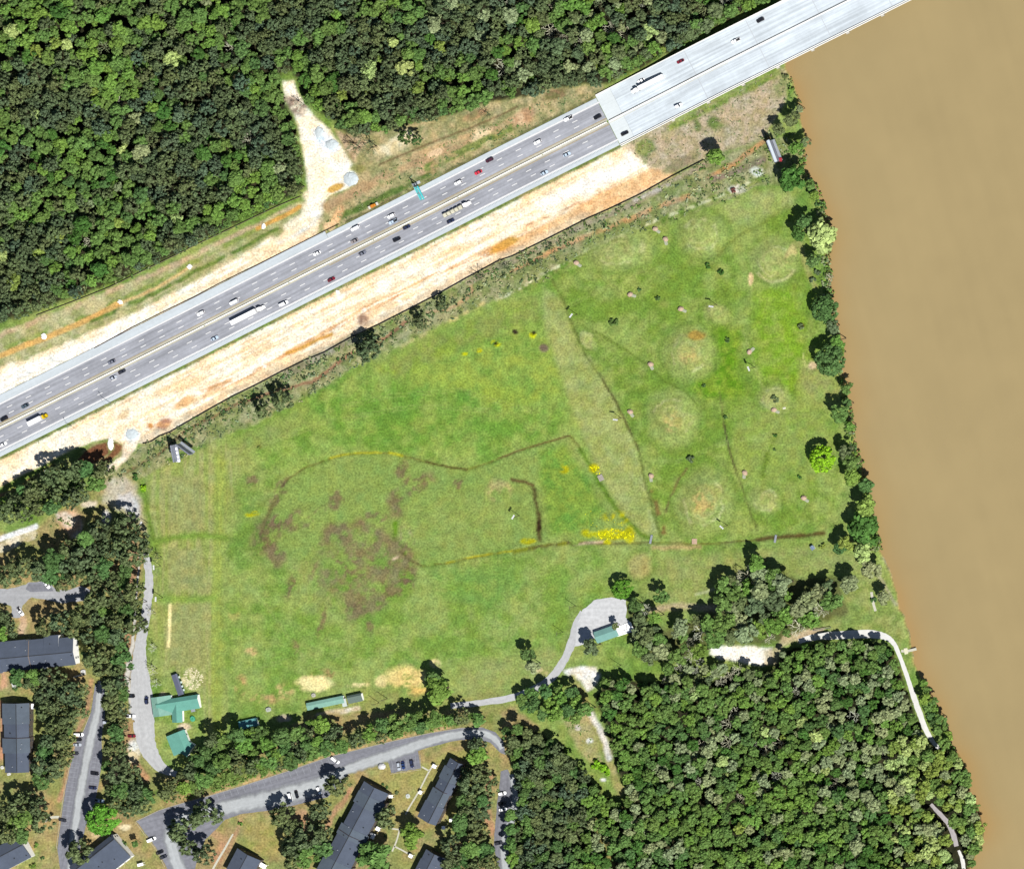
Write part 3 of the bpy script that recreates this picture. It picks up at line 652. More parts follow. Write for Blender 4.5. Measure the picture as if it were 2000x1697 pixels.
# wheel ruts and tracks
for off, x0, x1 in ((64, -60, 900), (67, -60, 900), (75, 150, 1100), (78, 150, 1100), (88, 300, 1000), (91, 300, 1000), (98, 500, 900)):
    stroke([(x + random.uniform(-1, 1), y + random.uniform(-2.5, 2.5)) for x, y in axline(off, x0, x1, 60)], 1.4, (222, 180, 130), feather=1.6, alpha=.55, patch=.44, pf=NA, warp=2)
for off, x0, x1 in ((-64, -60, 560), (-68, -60, 560), (-78, -60, 520), (-82, -60, 520), (-92, 0, 480)):
    stroke([(x, y + random.uniform(-2, 2)) for x, y in axline(off, x0, x1, 60)], 1.4, (232, 205, 165), feather=1.6, alpha=.55, patch=.44, pf=NA, warp=2)
for pts in ([(975, 1252), (1010, 1205), (1045, 1160), (1075, 1130)], [(985, 1256), (1020, 1209), (1054, 1165)], [(700, 1335), (800, 1300), (920, 1285), (1040, 1250)], [(420, 1060), (520, 1180), (600, 1290)], [(640, 800), (760, 770), (900, 760), (1040, 800)], [(480, 880), (640, 820), (820, 790), (980, 800)], [(1100, 600), (1180, 560), (1290, 520)], [(1450, 640), (1490, 760), (1560, 860)], [(1320, 900), (1420, 860), (1540, 840)], [(860, 1240), (960, 1215), (1060, 1205)], [(500, 1300), (640, 1270), (800, 1262)]):
    for dy in (0, 6): stroke([(x, y + dy) for x, y in pts], 1.2, (172, 182, 112), feather=1.8, alpha=.42, warp=3, patch=.3)
# embankment at the bridge end, banks
yy = np.interp(X, AXX, AXY)
off = (Y - yy) * NY_
emb = np.clip((X + off * -NX_ - 1150) / 60, 0, 1) * np.clip((1330 - X + off * NX_) / 90, 0, 1)
dz = 0.35 + 6.6 * np.clip((X - NX_ * off - 1195) / 290, 0, 1) ** 2 * 2
HGT = np.where(np.abs(off) < 90, np.maximum(HGT, np.minimum(dz - 0.9, 2.2) * emb * sstep(86, 58, np.abs(off))), HGT)
HGT = HGT * sstep(-6, -16, dbank) - 2.6 * sstep(-13, 3, dbank)
HGT += (N20 - .5) * 0.12
G *= np.where(CLS == 1, 1.2, 1.03)[..., None]
G *= (1.03 + (N8 - .5) * .42 + (N4 - .5) * .25)[..., None]
G *= np.stack([1 + (N20b - .5) * .26, np.ones_like(X), 1 - (N20b - .5) * .2], -1)

ALB = np.clip(G / EXPO, 0.004, 0.66)
gz = HGT
WX = (X - 1000) * S; WYv = (848.5 - Y) * S
verts = np.stack([WX, WYv, gz], -1).reshape(-1, 3)
vid = np.arange(NYg * NXg).reshape(NYg, NXg)
quads = np.stack([vid[1:, :-1], vid[1:, 1:], vid[:-1, 1:], vid[:-1, :-1]], -1)
fcls = CLS[:-1, :-1]
keep = dbank[:-1, :-1] < 14

def soil_mat():
    m = bpy.data.materials.new("soil_and_turf")
    m.use_nodes = True
    nt = m.node_tree
    b = nt.nodes["Principled BSDF"]
    b.inputs["Roughness"].default_value = 0.95
    b.inputs["Specular IOR Level"].default_value = 0.08
    at = nt.nodes.new("ShaderNodeAttribute"); at.attribute_name = "tint"
    tc = nt.nodes.new("ShaderNodeTexCoord")
    outs = []
    for sc, am, det in ((0.9, 0.34, 5), (0.22, 0.14, 4)):
        n = nt.nodes.new("ShaderNodeTexNoise")
        n.inputs["Scale"].default_value = sc; n.inputs["Detail"].default_value = det
        nt.links.new(tc.outputs["Object"], n.inputs["Vector"])
        r = nt.nodes.new("ShaderNodeMapRange")
        r.inputs[1].default_value, r.inputs[2].default_value = 0.3, 0.7
        r.inputs[3].default_value, r.inputs[4].default_value = 1 - am, 1 + am
        nt.links.new(n.outputs[0], r.inputs[0]); outs.append(r.outputs[0])
    mu = nt.nodes.new("ShaderNodeMath"); mu.operation = 'MULTIPLY'
    nt.links.new(outs[0], mu.inputs[0]); nt.links.new(outs[1], mu.inputs[1])
    sc_ = nt.nodes.new("ShaderNodeVectorMath"); sc_.operation = 'SCALE'
    nt.links.new(at.outputs["Color"], sc_.inputs[0]); nt.links.new(mu.outputs[0], sc_.inputs["Scale"])
    nt.links.new(sc_.outputs[0], b.inputs["Base Color"])
    return m
SOIL = soil_mat()

def np_mesh(name, v, faces, mat_, cols=None, n=4):
    """mesh from arrays; faces (k, n)"""
    m = bpy.data.meshes.new(name)
    m.vertices.add(len(v)); m.vertices.foreach_set("co", np.ascontiguousarray(v, dtype=np.float32).ravel())
    k = len(faces)
    m.loops.add(k * n); m.loops.foreach_set("vertex_index", np.ascontiguousarray(faces, dtype=np.int32).ravel())
    m.polygons.add(k); m.polygons.foreach_set("loop_start", np.arange(0, k * n, n, dtype=np.int32))
    m.update(calc_edges=True)
    if cols is not None:
        at = m.color_attributes.new("tint", 'FLOAT_COLOR', 'POINT')
        at.data.foreach_set("color", np.concatenate([cols, np.ones((len(cols), 1))], 1).astype(np.float32).ravel())
    m.materials.append(mat_)
    return m
def ground_piece(name, sel, label):
    q = quads[sel & keep].reshape(-1, 4)
    used, inv = np.unique(q, return_inverse=True)
    m = np_mesh(name, verts[used], inv.reshape(-1, 4), SOIL, ALB.reshape(-1, 3)[used])
    m.polygons.foreach_set("use_smooth", np.ones(len(q), bool))
    o = link(name, m)
    return tag(o, label, "ground", kind='structure')
ground_piece("grass_field", fcls == 0, "broad green field with mown greens, ditches and damp brown patches")
ground_piece("bare_earth", fcls == 1, "pale bare construction earth in strips along both sides of the highway")
ground_piece("woodland_floor", fcls == 2, "dark leafy ground under the closed woods")
# land beyond the frame, out to the horizon
far = mat("far_land", (92, 112, 58), 0.95, [(0.02, .3), (0.2, .2)], spec=.05)
x0, x1 = (gx[0] - 1000) * S, (1640 - 1000) * S
y0, y1 = (848.5 - gy[-1]) * S, (848.5 - gy[0]) * S
mb = MB()
for (a0, b0, a1, b1) in ((-4000, -4000, x0, 4000), (x0, y1, x1 + 40, 4000), (x0, -4000, x1 + 80, y0)):
    mb.add([(a0, b0, -.05), (a1, b0, -.05), (a1, b1, -.05), (a0, b1, -.05)], [(0, 1, 2, 3)])
tag(mb.build("distant_land", far), "flat green land continuing past the fields and woods", "ground", kind='structure')

# river: muddy water, browner along the bank
rgx, rgy = np.arange(1480, 2140, 6.0), np.arange(-130, 1840, 6.0)
RX, RY = np.meshgrid(rgx, rgy)
rb = RX - np.interp(RY, [b[1] for b in BANK], [b[0] for b in BANK])
rn = vnoise(RX, RY, 120, 3, 41); rn2 = vnoise(RX, RY, 40, 2, 42)
RC = np.array(lin((184, 164, 117))) * (0.93 + .10 * rn + .05 * rn2 + .05 * (vnoise(RX - .28 * RY, RY / 9.0, 14, 3, 44) - .5))[..., None]
k = (np.exp(-np.clip(rb, 0, None) / 26) * (.55 + .7 * (vnoise(RX, RY, 70, 2, 43) - .4)))[..., None].clip(0, .8)
RC = RC * (1 - k) + np.array(lin((190, 154, 98))) * k
RVn = RX.size; rid = np.arange(RVn).reshape(RX.shape)
rq = np.stack([rid[1:, :-1], rid[1:, 1:], rid[:-1, 1:], rid[:-1, :-1]], -1).reshape(-1, 4)
rv = np.stack([(RX - 1000) * S, (848.5 - RY) * S, np.full(RX.shape, -1.5)], -1).reshape(-1, 3)
wm = bpy.data.materials.new("muddy_water"); wm.use_nodes = True
b = wm.node_tree.nodes["Principled BSDF"]
b.inputs["Roughness"].default_value = 0.35; b.inputs["IOR"].default_value = 1.33
at = wm.node_tree.nodes.new("ShaderNodeAttribute"); at.attribute_name = "tint"
wm.node_tree.links.new(at.outputs["Color"], b.inputs["Base Color"])
nz = wm.node_tree.nodes.new("ShaderNodeTexNoise"); nz.inputs["Scale"].default_value = 0.8; nz.inputs["Detail"].default_value = 3
bp = wm.node_tree.nodes.new("ShaderNodeBump"); bp.inputs["Strength"].default_value = .1
tcw = wm.node_tree.nodes.new("ShaderNodeTexCoord")
wm.node_tree.links.new(tcw.outputs["Object"], nz.inputs["Vector"])
wm.node_tree.links.new(nz.outputs[0], bp.inputs["Height"]); wm.node_tree.links.new(bp.outputs[0], b.inputs["Normal"])
tag(link("river", np_mesh("river", rv, rq, wm, np.clip(RC.reshape(-1, 3) / EXPO, 0, .6))), "wide muddy brown river along the wooded bank", "river", kind='structure')
mb = MB()
wx0, wx1, wy0, wy1 = rv[:, 0].min(), rv[:, 0].max(), rv[:, 1].min(), rv[:, 1].max()
for (a0, b0, a1, b1) in ((wx1, -4000, 6000, 4000), (wx0, wy1, wx1, 4000), (wx0, -4000, wx1, wy0)):
    mb.add([(a0, b0, -1.5), (a1, b0, -1.5), (a1, b1, -1.5), (a0, b1, -1.5)], [(0, 1, 2, 3)])
fw = mat("far_water", (184, 162, 114), .35)
tag(mb.build("distant_water", fw), "muddy river water continuing beyond the bend", "river", kind='structure')
# ------------------------------------------------------------------ highway and bridge
ASPH = road_mat("worn_asphalt", (178, 181, 190), .2, .07, .9)
SHOULD = road_mat("shoulder_concrete", (222, 232, 238), .06, .05, .9)
DECKM = road_mat("bridge_concrete", (232, 243, 251), .2, .03, .85, cross=.03)
SLABM = road_mat("approach_slab_concrete", (240, 249, 252), .04, .03, .85)
WHITE = mat("white_road_paint", (255, 255, 255), .8, [(1.5, .08)])
YELLOW = mat("yellow_road_paint", (206, 178, 96), .8, [(1.2, .15)])
MEDIAN = road_mat("median_concrete", (212, 208, 188), .12, .08, .9)
BARR = mat("barrier_concrete", (.62, .61, .57), .85, [(.7, .06)], raw=True)
DARKL = mat("dark_line_grey", (120, 116, 108), .9)

def ribbon(name, o0, o1, x0, x1, material, parent=None, zoff=0.0, skirt=0.0, label=None, step=12.0, zf=deck_z):
    n = max(2, int((x1 - x0) / step) + 1)
    mb = MB(); uvs = []
    vs = []
    s = 0
    prev = None
    for i in range(n):
        x = x0 + (x1 - x0) * i / (n - 1)
        z = zf(x) + zoff
        pa, pb = P(*ax(x, o0), z), P(*ax(x, o1), z)
        if prev is not None: s += (pa - prev).length
        prev = pa
        vs += [pa, pb]; uvs += [(s, o0 * S), (s, o1 * S)]
    fs = [(2 * i, 2 * i + 1, 2 * i + 3, 2 * i + 2) for i in range(n - 1)]
    if skirt:
        m0 = len(vs)
        for i in range(n):
            for q in (0, 1):
                p = vs[2 * i + q]; vs.append(Vector((p.x, p.y, p.z - skirt))); uvs.append(uvs[2 * i + q])
        for i in range(n - 1):
            a = 2 * i
            fs.append((a + 2, a, m0 + a, m0 + a + 2)[::-1]); fs.append((a + 1, a + 3, m0 + a + 3, m0 + a + 1)[::-1])
            fs.append((m0 + a, m0 + a + 1, m0 + a + 3, m0 + a + 2)[::-1])
        e = 2 * (n - 1)
        fs.append((0, 1, m0 + 1, m0)[::-1]); fs.append((e + 1, e, m0 + e, m0 + e + 1)[::-1])
    me = bpy.data.meshes.new(name)
    me.from_pydata([tuple(v) for v in vs], [], fs)
    u = me.uv_layers.new(name="UVMap")
    li = np.zeros(len(me.loops), np.int32); me.loops.foreach_get("vertex_index", li)
    u.data.foreach_set("uv", np.array(uvs, np.float32)[li].ravel())
    me.materials.append(material); me.update()
    # make sure the top looks up
    if me.polygons[0].normal.z < 0: me.flip_normals()
    o = link(name, me, parent)
    if label: o["label"] = label
    return o

HX0, HX1 = -260, 1187
hw = empty("highway", (0, 0, 0), label="six lane divided grey highway crossing from the bare earth to the bridge", cat="highway", kind='structure')
ribbon("carriageway", -40, -1.5, HX0, HX1, ASPH, hw, skirt=.5, label="grey westbound carriageway of three lanes")
ribbon("carriageway", 1.5, 41, HX0, HX1, ASPH, hw, skirt=.5, label="grey eastbound carriageway of three lanes")
def nsh(x0, x1, n, oo):
    return None
ribbon("shoulder", -57, -39.9, HX0, 660, SHOULD, hw, zoff=.01, skirt=.5)
ribbon("shoulder", -51, -39.9, 660.5, HX1, SHOULD, hw, zoff=.01, skirt=.5)
ribbon("shoulder", 41.0, 51.5, HX0, HX1, SHOULD, hw, zoff=.01, skirt=.5)
ribbon("edge_line", -42.4, -39.4, HX0, HX1 + 2, WHITE, hw, zoff=.05)
ribbon("edge_line", 39.2, 42.0, HX0, HX1 + 2, WHITE, hw, zoff=.05)
ribbon("edge_line", -7.3, -6.3, HX0, HX1, YELLOW, hw, zoff=.05)
ribbon("edge_line", 5.9, 6.9, 640, HX1, YELLOW, hw, zoff=.05)
ribbon("median_strip", -5.6, -1.6, HX0, HX1, MEDIAN, hw, zoff=.05)
ribbon("median_strip", 1.6, 4.6, HX0, HX1, MEDIAN, hw, zoff=.05)
# rumble strip cut into the eastbound shoulder: short bars, each a piece
rb_ = MB()
x = HX0
while x < HX1:
    a, b_ = ax(x, 42.3), ax(x + 1.0, 42.3)
    c_, d_ = ax(x + 1.0, 45.0), ax(x, 45.0)
    rb_.add([P(*q, deck_z(x) + .045) for q in (d_, c_, b_, a)], [(0, 1, 2, 3)])
    x += 2.7
RUM = mat("rumble_groove", (176, 184, 190), .9)
o = rb_.build("rumble_strip", RUM, hw); o["kind"] = "stuff"
dash_mesh = None
for off, ph in ((-28.6, 18.75), (-16.9, 22.3), (16.7, 38.8), (28.7, 48.1)):
    for k in range(-4, 34):
        x = ph + 36.8 * k - off * NX_
        if x < -60 or x > 1172: continue
        p0, p1 = P(*ax(x - 4.9, off), deck_z(x) + .055), P(*ax(x + 4.9, off), deck_z(x) + .055)
        if dash_mesh is None:
            dash_mesh = MB().add([(-1.7, -.24, 0), (1.7, -.24, 0), (1.7, .24, 0), (-1.7, .24, 0)], [(0, 1, 2, 3)]).mesh("lane_dash", WHITE)
        d = p1 - p0
        link("lane_dash", dash_mesh, hw, (p0 + p1) / 2, atan2(d.y, d.x))

def wall_along(name, off, x0, x1, prof, material, parent=None, zoff=0.0, step=14.0):
    """extrude a profile [(across m, up m)] along the highway"""
    n = max(2, int((x1 - x0) / step) + 1)
    rr = []
    acr = Vector((NX_, -NY_, 0)).normalized()
    for i in range(n):
        x = x0 + (x1 - x0) * i / (n - 1)
        z = deck_z(x) + zoff
        c = P(*ax(x, off), z)
        rr.append([tuple(c + acr * u + Vector((0, 0, w))) for u, w in prof])
    mb = MB(); mb.rings(rr)
    return mb.build(name, material, parent)
JERSEY = [(-.42, 0), (-.36, .12), (-.16, .38), (-.12, .92), (.12, .92), (.16, .38), (.36, .12), (.42, 0)]
br_ = empty("concrete_barrier", P(*ax(600, 0), .35), label="long white concrete barrier down the middle of the highway", cat="barrier")
for i in range(9):
    a0, a1 = HX0 + i * 165, HX0 + (i + 1) * 165 - 1.5
    w = wall_along("barrier_section", 0, a0, min(a1, HX1 - 2), JERSEY, BARR)
    w.parent = br_; w.matrix_parent_inverse = Matrix.Translation(-br_.location)

bridge = empty("bridge", P(*ax(1187, 0), 0), label="bright white concrete highway bridge running out over the brown river", cat="bridge")
def kid(o, root):
    o.parent = root; o.matrix_parent_inverse = Matrix.Translation(-Vector(root.location)); return o
BX1 = 2000
kid(ribbon("approach_slab", -56, 54, 1188, 1216, SLABM, zoff=0, skirt=.6), bridge)
kid(ribbon("deck", -56, 54, 1216.3, BX1, DECKM, zoff=.0, skirt=1.1), bridge)
for off, h in ((-56.3, .85), (51.3, .85), (54.6, .85)):
    kid(wall_along("parapet", off, 1189, BX1, [(-.22, 0), (-.14, h), (.14, h), (.22, 0)], BARR), bridge)
kid(wall_along("median_barrier", 0.6, 1189, BX1, JERSEY, BARR, zoff=.02), bridge)
kid(ribbon("dark_line", -2.6, -1.9, 1190, BX1, DARKL, zoff=.03), bridge)  # thin dark line along the upper side of the median barrier
kid(ribbon("edge_line", 4.4, 5.0, 1190, 1420, mat("faded_yellow_paint", (240, 226, 178), .8), zoff=.03), bridge)
for x in (1360, 1480, 1600, 1720):
    a, b_ = x, x + 1.2
    kid(ribbon("expansion_joint", -55, 50, a, b_, mat("joint_steel", (214, 220, 226), .6), zoff=.028, step=1), bridge)
PIERM = mat("pier_concrete", (228, 224, 214), .9, [(.5, .1)])
for x in (1249, 1317, 1385, 1453, 1521, 1589, 1657, 1725, 1793, 1861):
    z = deck_z(x)
    a, b_ = P(*ax(x - 55 * NX_ + 24, 58.6), z - 1.3), P(*ax(x + 55 * NX_ + 24 - 25, -56), z - 1.3)
    z = deck_z(x - 26.4); a = P(*ax(x - 26.4, 58.6), z - 2.1); b_ = P(*ax(x - 26.4, -55), z - 2.1)
    d = b_ - a
    mb = MB(); mb.box(((a + b_) / 2)[:], (d.length, 1.9, 1.5), atan2(d.y, d.x))
    kid(mb.build("pier_cap", PIERM), bridge)
    for t in (.06, .35, .65, .94):
        c = a + d * t
        mb = MB(); mb.bar((c.x, c.y, -3.2), (c.x, c.y, z - 2.85), .6, 10)
        kid(mb.build("pier_column", PIERM), bridge)

# ------------------------------------------------------------------ local roads, car parks, paths
LANE = road_mat("pale_gravel_road", (208, 210, 212), .06, .10)
PARK = road_mat("car_park_asphalt", (144, 146, 156), .14, .14)
PALE = road_mat("worn_road_centre", (200, 205, 208), .08, .08)
def feather_edges(m, start=.35):
    """the worn pale wheel track fades into the darker asphalt at its sides"""
    nt = m.node_tree; b = nt.nodes["Principled BSDF"]; out = nt.nodes["Material Output"]
    uv = nt.nodes.new("ShaderNodeUVMap"); uv.uv_map = "across"
    sx = nt.nodes.new("ShaderNodeSeparateXYZ"); nt.links.new(uv.outputs[0], sx.inputs[0])
    ab = nt.nodes.new("ShaderNodeMath"); ab.operation = 'ABSOLUTE'; nt.links.new(sx.outputs[1], ab.inputs[0])
    tc = nt.nodes.new("ShaderNodeTexCoord"); nz = nt.nodes.new("ShaderNodeTexNoise"); nz.inputs["Scale"].default_value = .25
    nt.links.new(tc.outputs["Object"], nz.inputs["Vector"])
    ad = nt.nodes.new("ShaderNodeMath"); ad.operation = 'MULTIPLY_ADD'; ad.inputs[1].default_value = .6; nt.links.new(nz.outputs[0], ad.inputs[0]); nt.links.new(ab.outputs[0], ad.inputs[2])
    mr = nt.nodes.new("ShaderNodeMapRange"); mr.interpolation_type = 'SMOOTHSTEP'
    mr.inputs[1].default_value, mr.inputs[2].default_value, mr.inputs[3].default_value, mr.inputs[4].default_value = start + .3, 1.2, 1, 0
    nt.links.new(ad.outputs[0], mr.inputs[0])
    tr = nt.nodes.new("ShaderNodeBsdfTransparent"); mx = nt.nodes.new("ShaderNodeMixShader")
    nt.links.new(mr.outputs[0], mx.inputs[0]); nt.links.new(tr.outputs[0], mx.inputs[1]); nt.links.new(b.outputs[0], mx.inputs[2]); nt.links.new(mx.outputs[0], out.inputs["Surface"])
feather_edges(PALE)
GREY = road_mat("grey_lot", (186, 188, 192), .08, .10)
WHITEP = road_mat("white_gravel_path", (250, 250, 246), .05, .06)
CONC = mat("path_concrete", (226, 224, 206), .9, [(1.0, .08)])
STALL = mat("faded_stall_paint", (176, 182, 190), .9)
KERB = mat("pale_kerb", (206, 196, 168), .9, [(.8, .1)])

def path_ribbon(name, pts, material, z, label, cat=None, parent=None, sub=6, kind='structure', jag=0.0):
    """pts: (x, y, width) in pixels, smoothed by a Catmull-Rom spline"""
    q = []
    n = len(pts)
    for i in range(n - 1):
        p0, p1, p2, p3 = pts[max(0, i - 1)], pts[i], pts[i + 1], pts[min(n - 1, i + 2)]
        for k in range(sub):
            t = k / sub
            q.append(tuple(0.5 * (2 * p1[j] + (p2[j] - p0[j]) * t + (2 * p0[j] - 5 * p1[j] + 4 * p2[j] - p3[j]) * t * t + (3 * p1[j] - p0[j] - 3 * p2[j] + p3[j]) * t ** 3) for j in range(3)))
    q.append(tuple(map(float, pts[-1])))
    vs, uvs, s = [], [], 0
    for i, (x, y, w) in enumerate(q):
        x1, y1 = q[min(i + 1, len(q) - 1)][:2]; x0, y0 = q[max(i - 1, 0)][:2]
        L = hypot(x1 - x0, y1 - y0) or 1
        nx, ny = -(y1 - y0) / L, (x1 - x0) / L
        ja, jb = (random.uniform(-jag, jag) for _ in range(2))
        a, b_ = P(x + nx * (w / 2 + ja), y + ny * (w / 2 + ja), z), P(x - nx * (w / 2 + jb), y - ny * (w / 2 + jb), z)
        if i: s += hypot(x - q[i - 1][0], y - q[i - 1][1]) * S
        vs += [a, b_]; uvs += [(s, w / 2 * S), (s, -w / 2 * S)]
    fs = [(2 * i, 2 * i + 1, 2 * i + 3, 2 * i + 2) for i in range(len(q) - 1)]
    me = bpy.data.meshes.new(name); me.from_pydata([tuple(v) for v in vs], [], fs)
    u = me.uv_layers.new(name="UVMap")
    li = np.zeros(len(me.loops), np.int32); me.loops.foreach_get("vertex_index", li)
    u.data.foreach_set("uv", np.array(uvs, np.float32)[li].ravel())
    u2 = me.uv_layers.new(name="across")
    u2.data.foreach_set("uv", np.array([(0, 1 if i % 2 == 0 else -1) for i in range(len(vs))], np.float32)[li].ravel())
    me.materials.append(material); me.update()
    if me.polygons[0].normal.z < 0: me.flip_normals()
    o = link(name, me, parent)
    return tag(o, label, cat, kind=kind)
def poly_sheet(name, pts, material, z, label, cat=None, jag=0.0, th=.12, parent=None, kind='structure', uvrot=0.0):
    q = []
    for i in range(len(pts)):
        (xa, ya), (xb, yb) = pts[i], pts[(i + 1) % len(pts)]
        L = hypot(xb - xa, yb - ya); k = max(1, int(L / 7)) if jag else 1
        for t in range(k):
            j = jag if t else jag * .4
            q.append((xa + (xb - xa) * t / k + random.uniform(-j, j), ya + (yb - ya) * t / k + random.uniform(-j, j)))
    w = [P(x, y, z) for x, y in q]
    mb = MB(); mb.prism([(p.x, p.y) for p in w], z - th, z)
    me = mb.mesh(name, material)
    u = me.uv_layers.new(name="UVMap")
    ca, sa = cos(uvrot), sin(uvrot)
    for l in me.loops:
        c = me.vertices[l.vertex_index].co
        u.data[l.index].uv = (c.x * ca + c.y * sa, -c.x * sa + c.y * ca)
    o = link(name, me, parent)
    return tag(o, label, cat, kind=kind)

GEDGE = road_mat("gravel_edge", (226, 222, 212), .05, .14); feather_edges(GEDGE, .3)
path_ribbon("access_road", [(283, 1072, 8), (286, 1090, 12), (291, 1125, 16), (289, 1165, 17), (284, 1205, 17), (276, 1250, 20), (272, 1290, 28), (274, 1330, 38), (277, 1370, 44), (280, 1410, 42), (285, 1445, 36), (296, 1475, 30), (318, 1500, 20), (345, 1512, 10)],
            LANE, .05, "pale grey access road running down past the green roofed clubhouse", "road", jag=1.2)
path_ribbon("access_road", [(272, 1080, 3), (262, 1230, 8), (252, 1290, 16), (250, 1340, 16), (262, 1400, 18)], GEDGE, .035, "pale gravel edge beside the access road", "road", jag=2)
path_ribbon("gravel_road", [(880, 1378, 11), (940, 1372, 12), (1000, 1362, 13), (1045, 1345, 14), (1078, 1322, 15), (1100, 1292, 15), (1114, 1262, 16), (1122, 1240, 18), (1130, 1216, 20), (1142, 1198, 20)], LANE, .05, "narrow grey gravel lane climbing to the lot beside the field", "road", jag=.8)
LOT = [(1128, 1215), (1138, 1190), (1160, 1172), (1195, 1166), (1222, 1170), (1224, 1190), (1222, 1205), (1232, 1216), (1236, 1232), (1210, 1232), (1165, 1245), (1140, 1258), (1122, 1262)]
poly_sheet("gravel_lot", LOT, road_mat("gravel_lot", (222, 224, 226), .05, .12), .07, "pale gravel parking lot around the small green roofed building", "car park", jag=1.6)
APT = [(266, 1603), (310, 1582), (355, 1568), (400, 1556), (480, 1532), (560, 1506), (640, 1478), (700, 1463), (770, 1446), (840, 1431), (900, 1421), (942, 1420), (968, 1430), (983, 1448), (988, 1474), (978, 1470), (958, 1450), (930, 1442), (890, 1446),
       (840, 1458), (816, 1466), (822, 1500), (764, 1509), (757, 1485), (720, 1494), (680, 1510), (672, 1522), (640, 1556), (570, 1573), (520, 1583), (475, 1588), (440, 1600), (400, 1640), (372, 1720), (340, 1720), (305, 1655)]
poly_sheet("car_park", APT, PARK, .06, "long grey car park curving above the apartment buildings", "car park", jag=.6, uvrot=radians(16))
path_ribbon("access_road", [(358, 1720, 39), (338, 1660, 36), (335, 1625, 39), (362, 1600, 39), (430, 1580, 40), (500, 1565, 45), (560, 1552, 51), (620, 1534, 45), (668, 1508, 30), (720, 1488, 30), (780, 1468, 30), (840, 1446, 27), (900, 1434, 22), (940, 1432, 21), (966, 1442, 19), (980, 1462, 16)], PALE, .09, "pale worn driving lane through the curved car park", "road", jag=.8)
LEFTP = [(186, 1335), (178, 1390), (164, 1425), (152, 1440), (140, 1485), (128, 1540), (119, 1600), (112, 1655), (118, 1700), (150, 1700), (157, 1655), (168, 1612), (180, 1590), (192, 1535), (200, 1478), (198, 1440), (205, 1400), (206, 1335)]
poly_sheet("car_park", LEFTP, PARK, .06, "narrow grey car park with marked bays between lines of pines", "car park", jag=.6, uvrot=radians(80))
path_ribbon("access_road", [(195, 1330, 13), (190, 1390, 21), (178, 1440, 25), (168, 1490, 22), (158, 1540, 24), (150, 1590, 22), (143, 1640, 22), (138, 1700, 22)], PALE, .09, "pale worn driving lane through the narrow car park", "road", jag=.8)
poly_sheet("car_park", [(978, 1506), (992, 1502), (1004, 1530), (1014, 1562), (1002, 1600), (992, 1650), (1000, 1700), (974, 1700), (964, 1650), (968, 1600), (972, 1560)], PARK, .06, "grey car park strip below the right hand pines", "car park", jag=.6, uvrot=radians(85))
path_ribbon("access_road", [(998, 1512, 15), (1006, 1560, 21), (996, 1610, 21), (984, 1650, 21), (988, 1700, 21)], PALE, .09, "pale worn lane along the right hand car park", "road", jag=.8)
poly_sheet("car_park", [(-20, 1148), (15, 1150), (50, 1142), (56, 1137), (95, 1134), (108, 1150), (135, 1152), (158, 1144), (176, 1152), (172, 1172), (120, 1178), (62, 1166), (44, 1182), (40, 1206), (24, 1206), (22, 1184), (-20, 1170)], GREY, .06, "small pale grey car park under the pines", "car park", jag=1)
poly_sheet("car_park", [(56, 1138), (94, 1135), (104, 1154), (60, 1156), (50, 1150)], PARK, .08, "darker patch of asphalt in the small pale car park", "car park", jag=.6)
path_ribbon("gravel_path", [(1560, 1252, 9), (1590, 1244, 13), (1620, 1241, 15), (1660, 1239, 16), (1700, 1238, 16), (1728, 1243, 13), (1744, 1254, 9), (1755, 1275, 8), (1766, 1305, 8), (1778, 1340, 9), (1788, 1370, 11), (1797, 1395, 11), (1806, 1420, 10), (1820, 1445, 9), (1834, 1462, 7)], WHITEP, .06, "bright white gravel path curving down along the river bank", "path", jag=.5)
path_ribbon("gravel_path", [(1818, 1570, 6), (1832, 1585, 8), (1850, 1605, 9), (1862, 1630, 10), (1868, 1652, 9)], road_mat("grey_path", (196, 190, 192), .05, .1), .06, "short grey path showing between riverside trees", "path", jag=.5)
path_ribbon("gravel_path", [(1872, 1660, 5), (1880, 1680, 7), (1886, 1720, 7)], WHITEP, .06, "short bright path at the bottom of the riverside wood", "path", jag=.5)
path_ribbon("concrete_path", [(1702, 1156, 5), (1705, 1175, 5), (1710, 1193, 5)], CONC, .08, "short white concrete strip beside a bush near the river", "path")
path_ribbon("concrete_path", [(1760, 1271, 5), (1772, 1271, 5), (1790, 1267, 5)], CONC, .05, "short concrete strip leading off the riverside path to the water", "path")
poly_sheet("concrete_slab", [(1765, 1266), (1772, 1265), (1774, 1276), (1767, 1278)], mat("cream_slab", (250, 246, 214), .9), .15, "small cream concrete slab beside the riverside path", "slab")
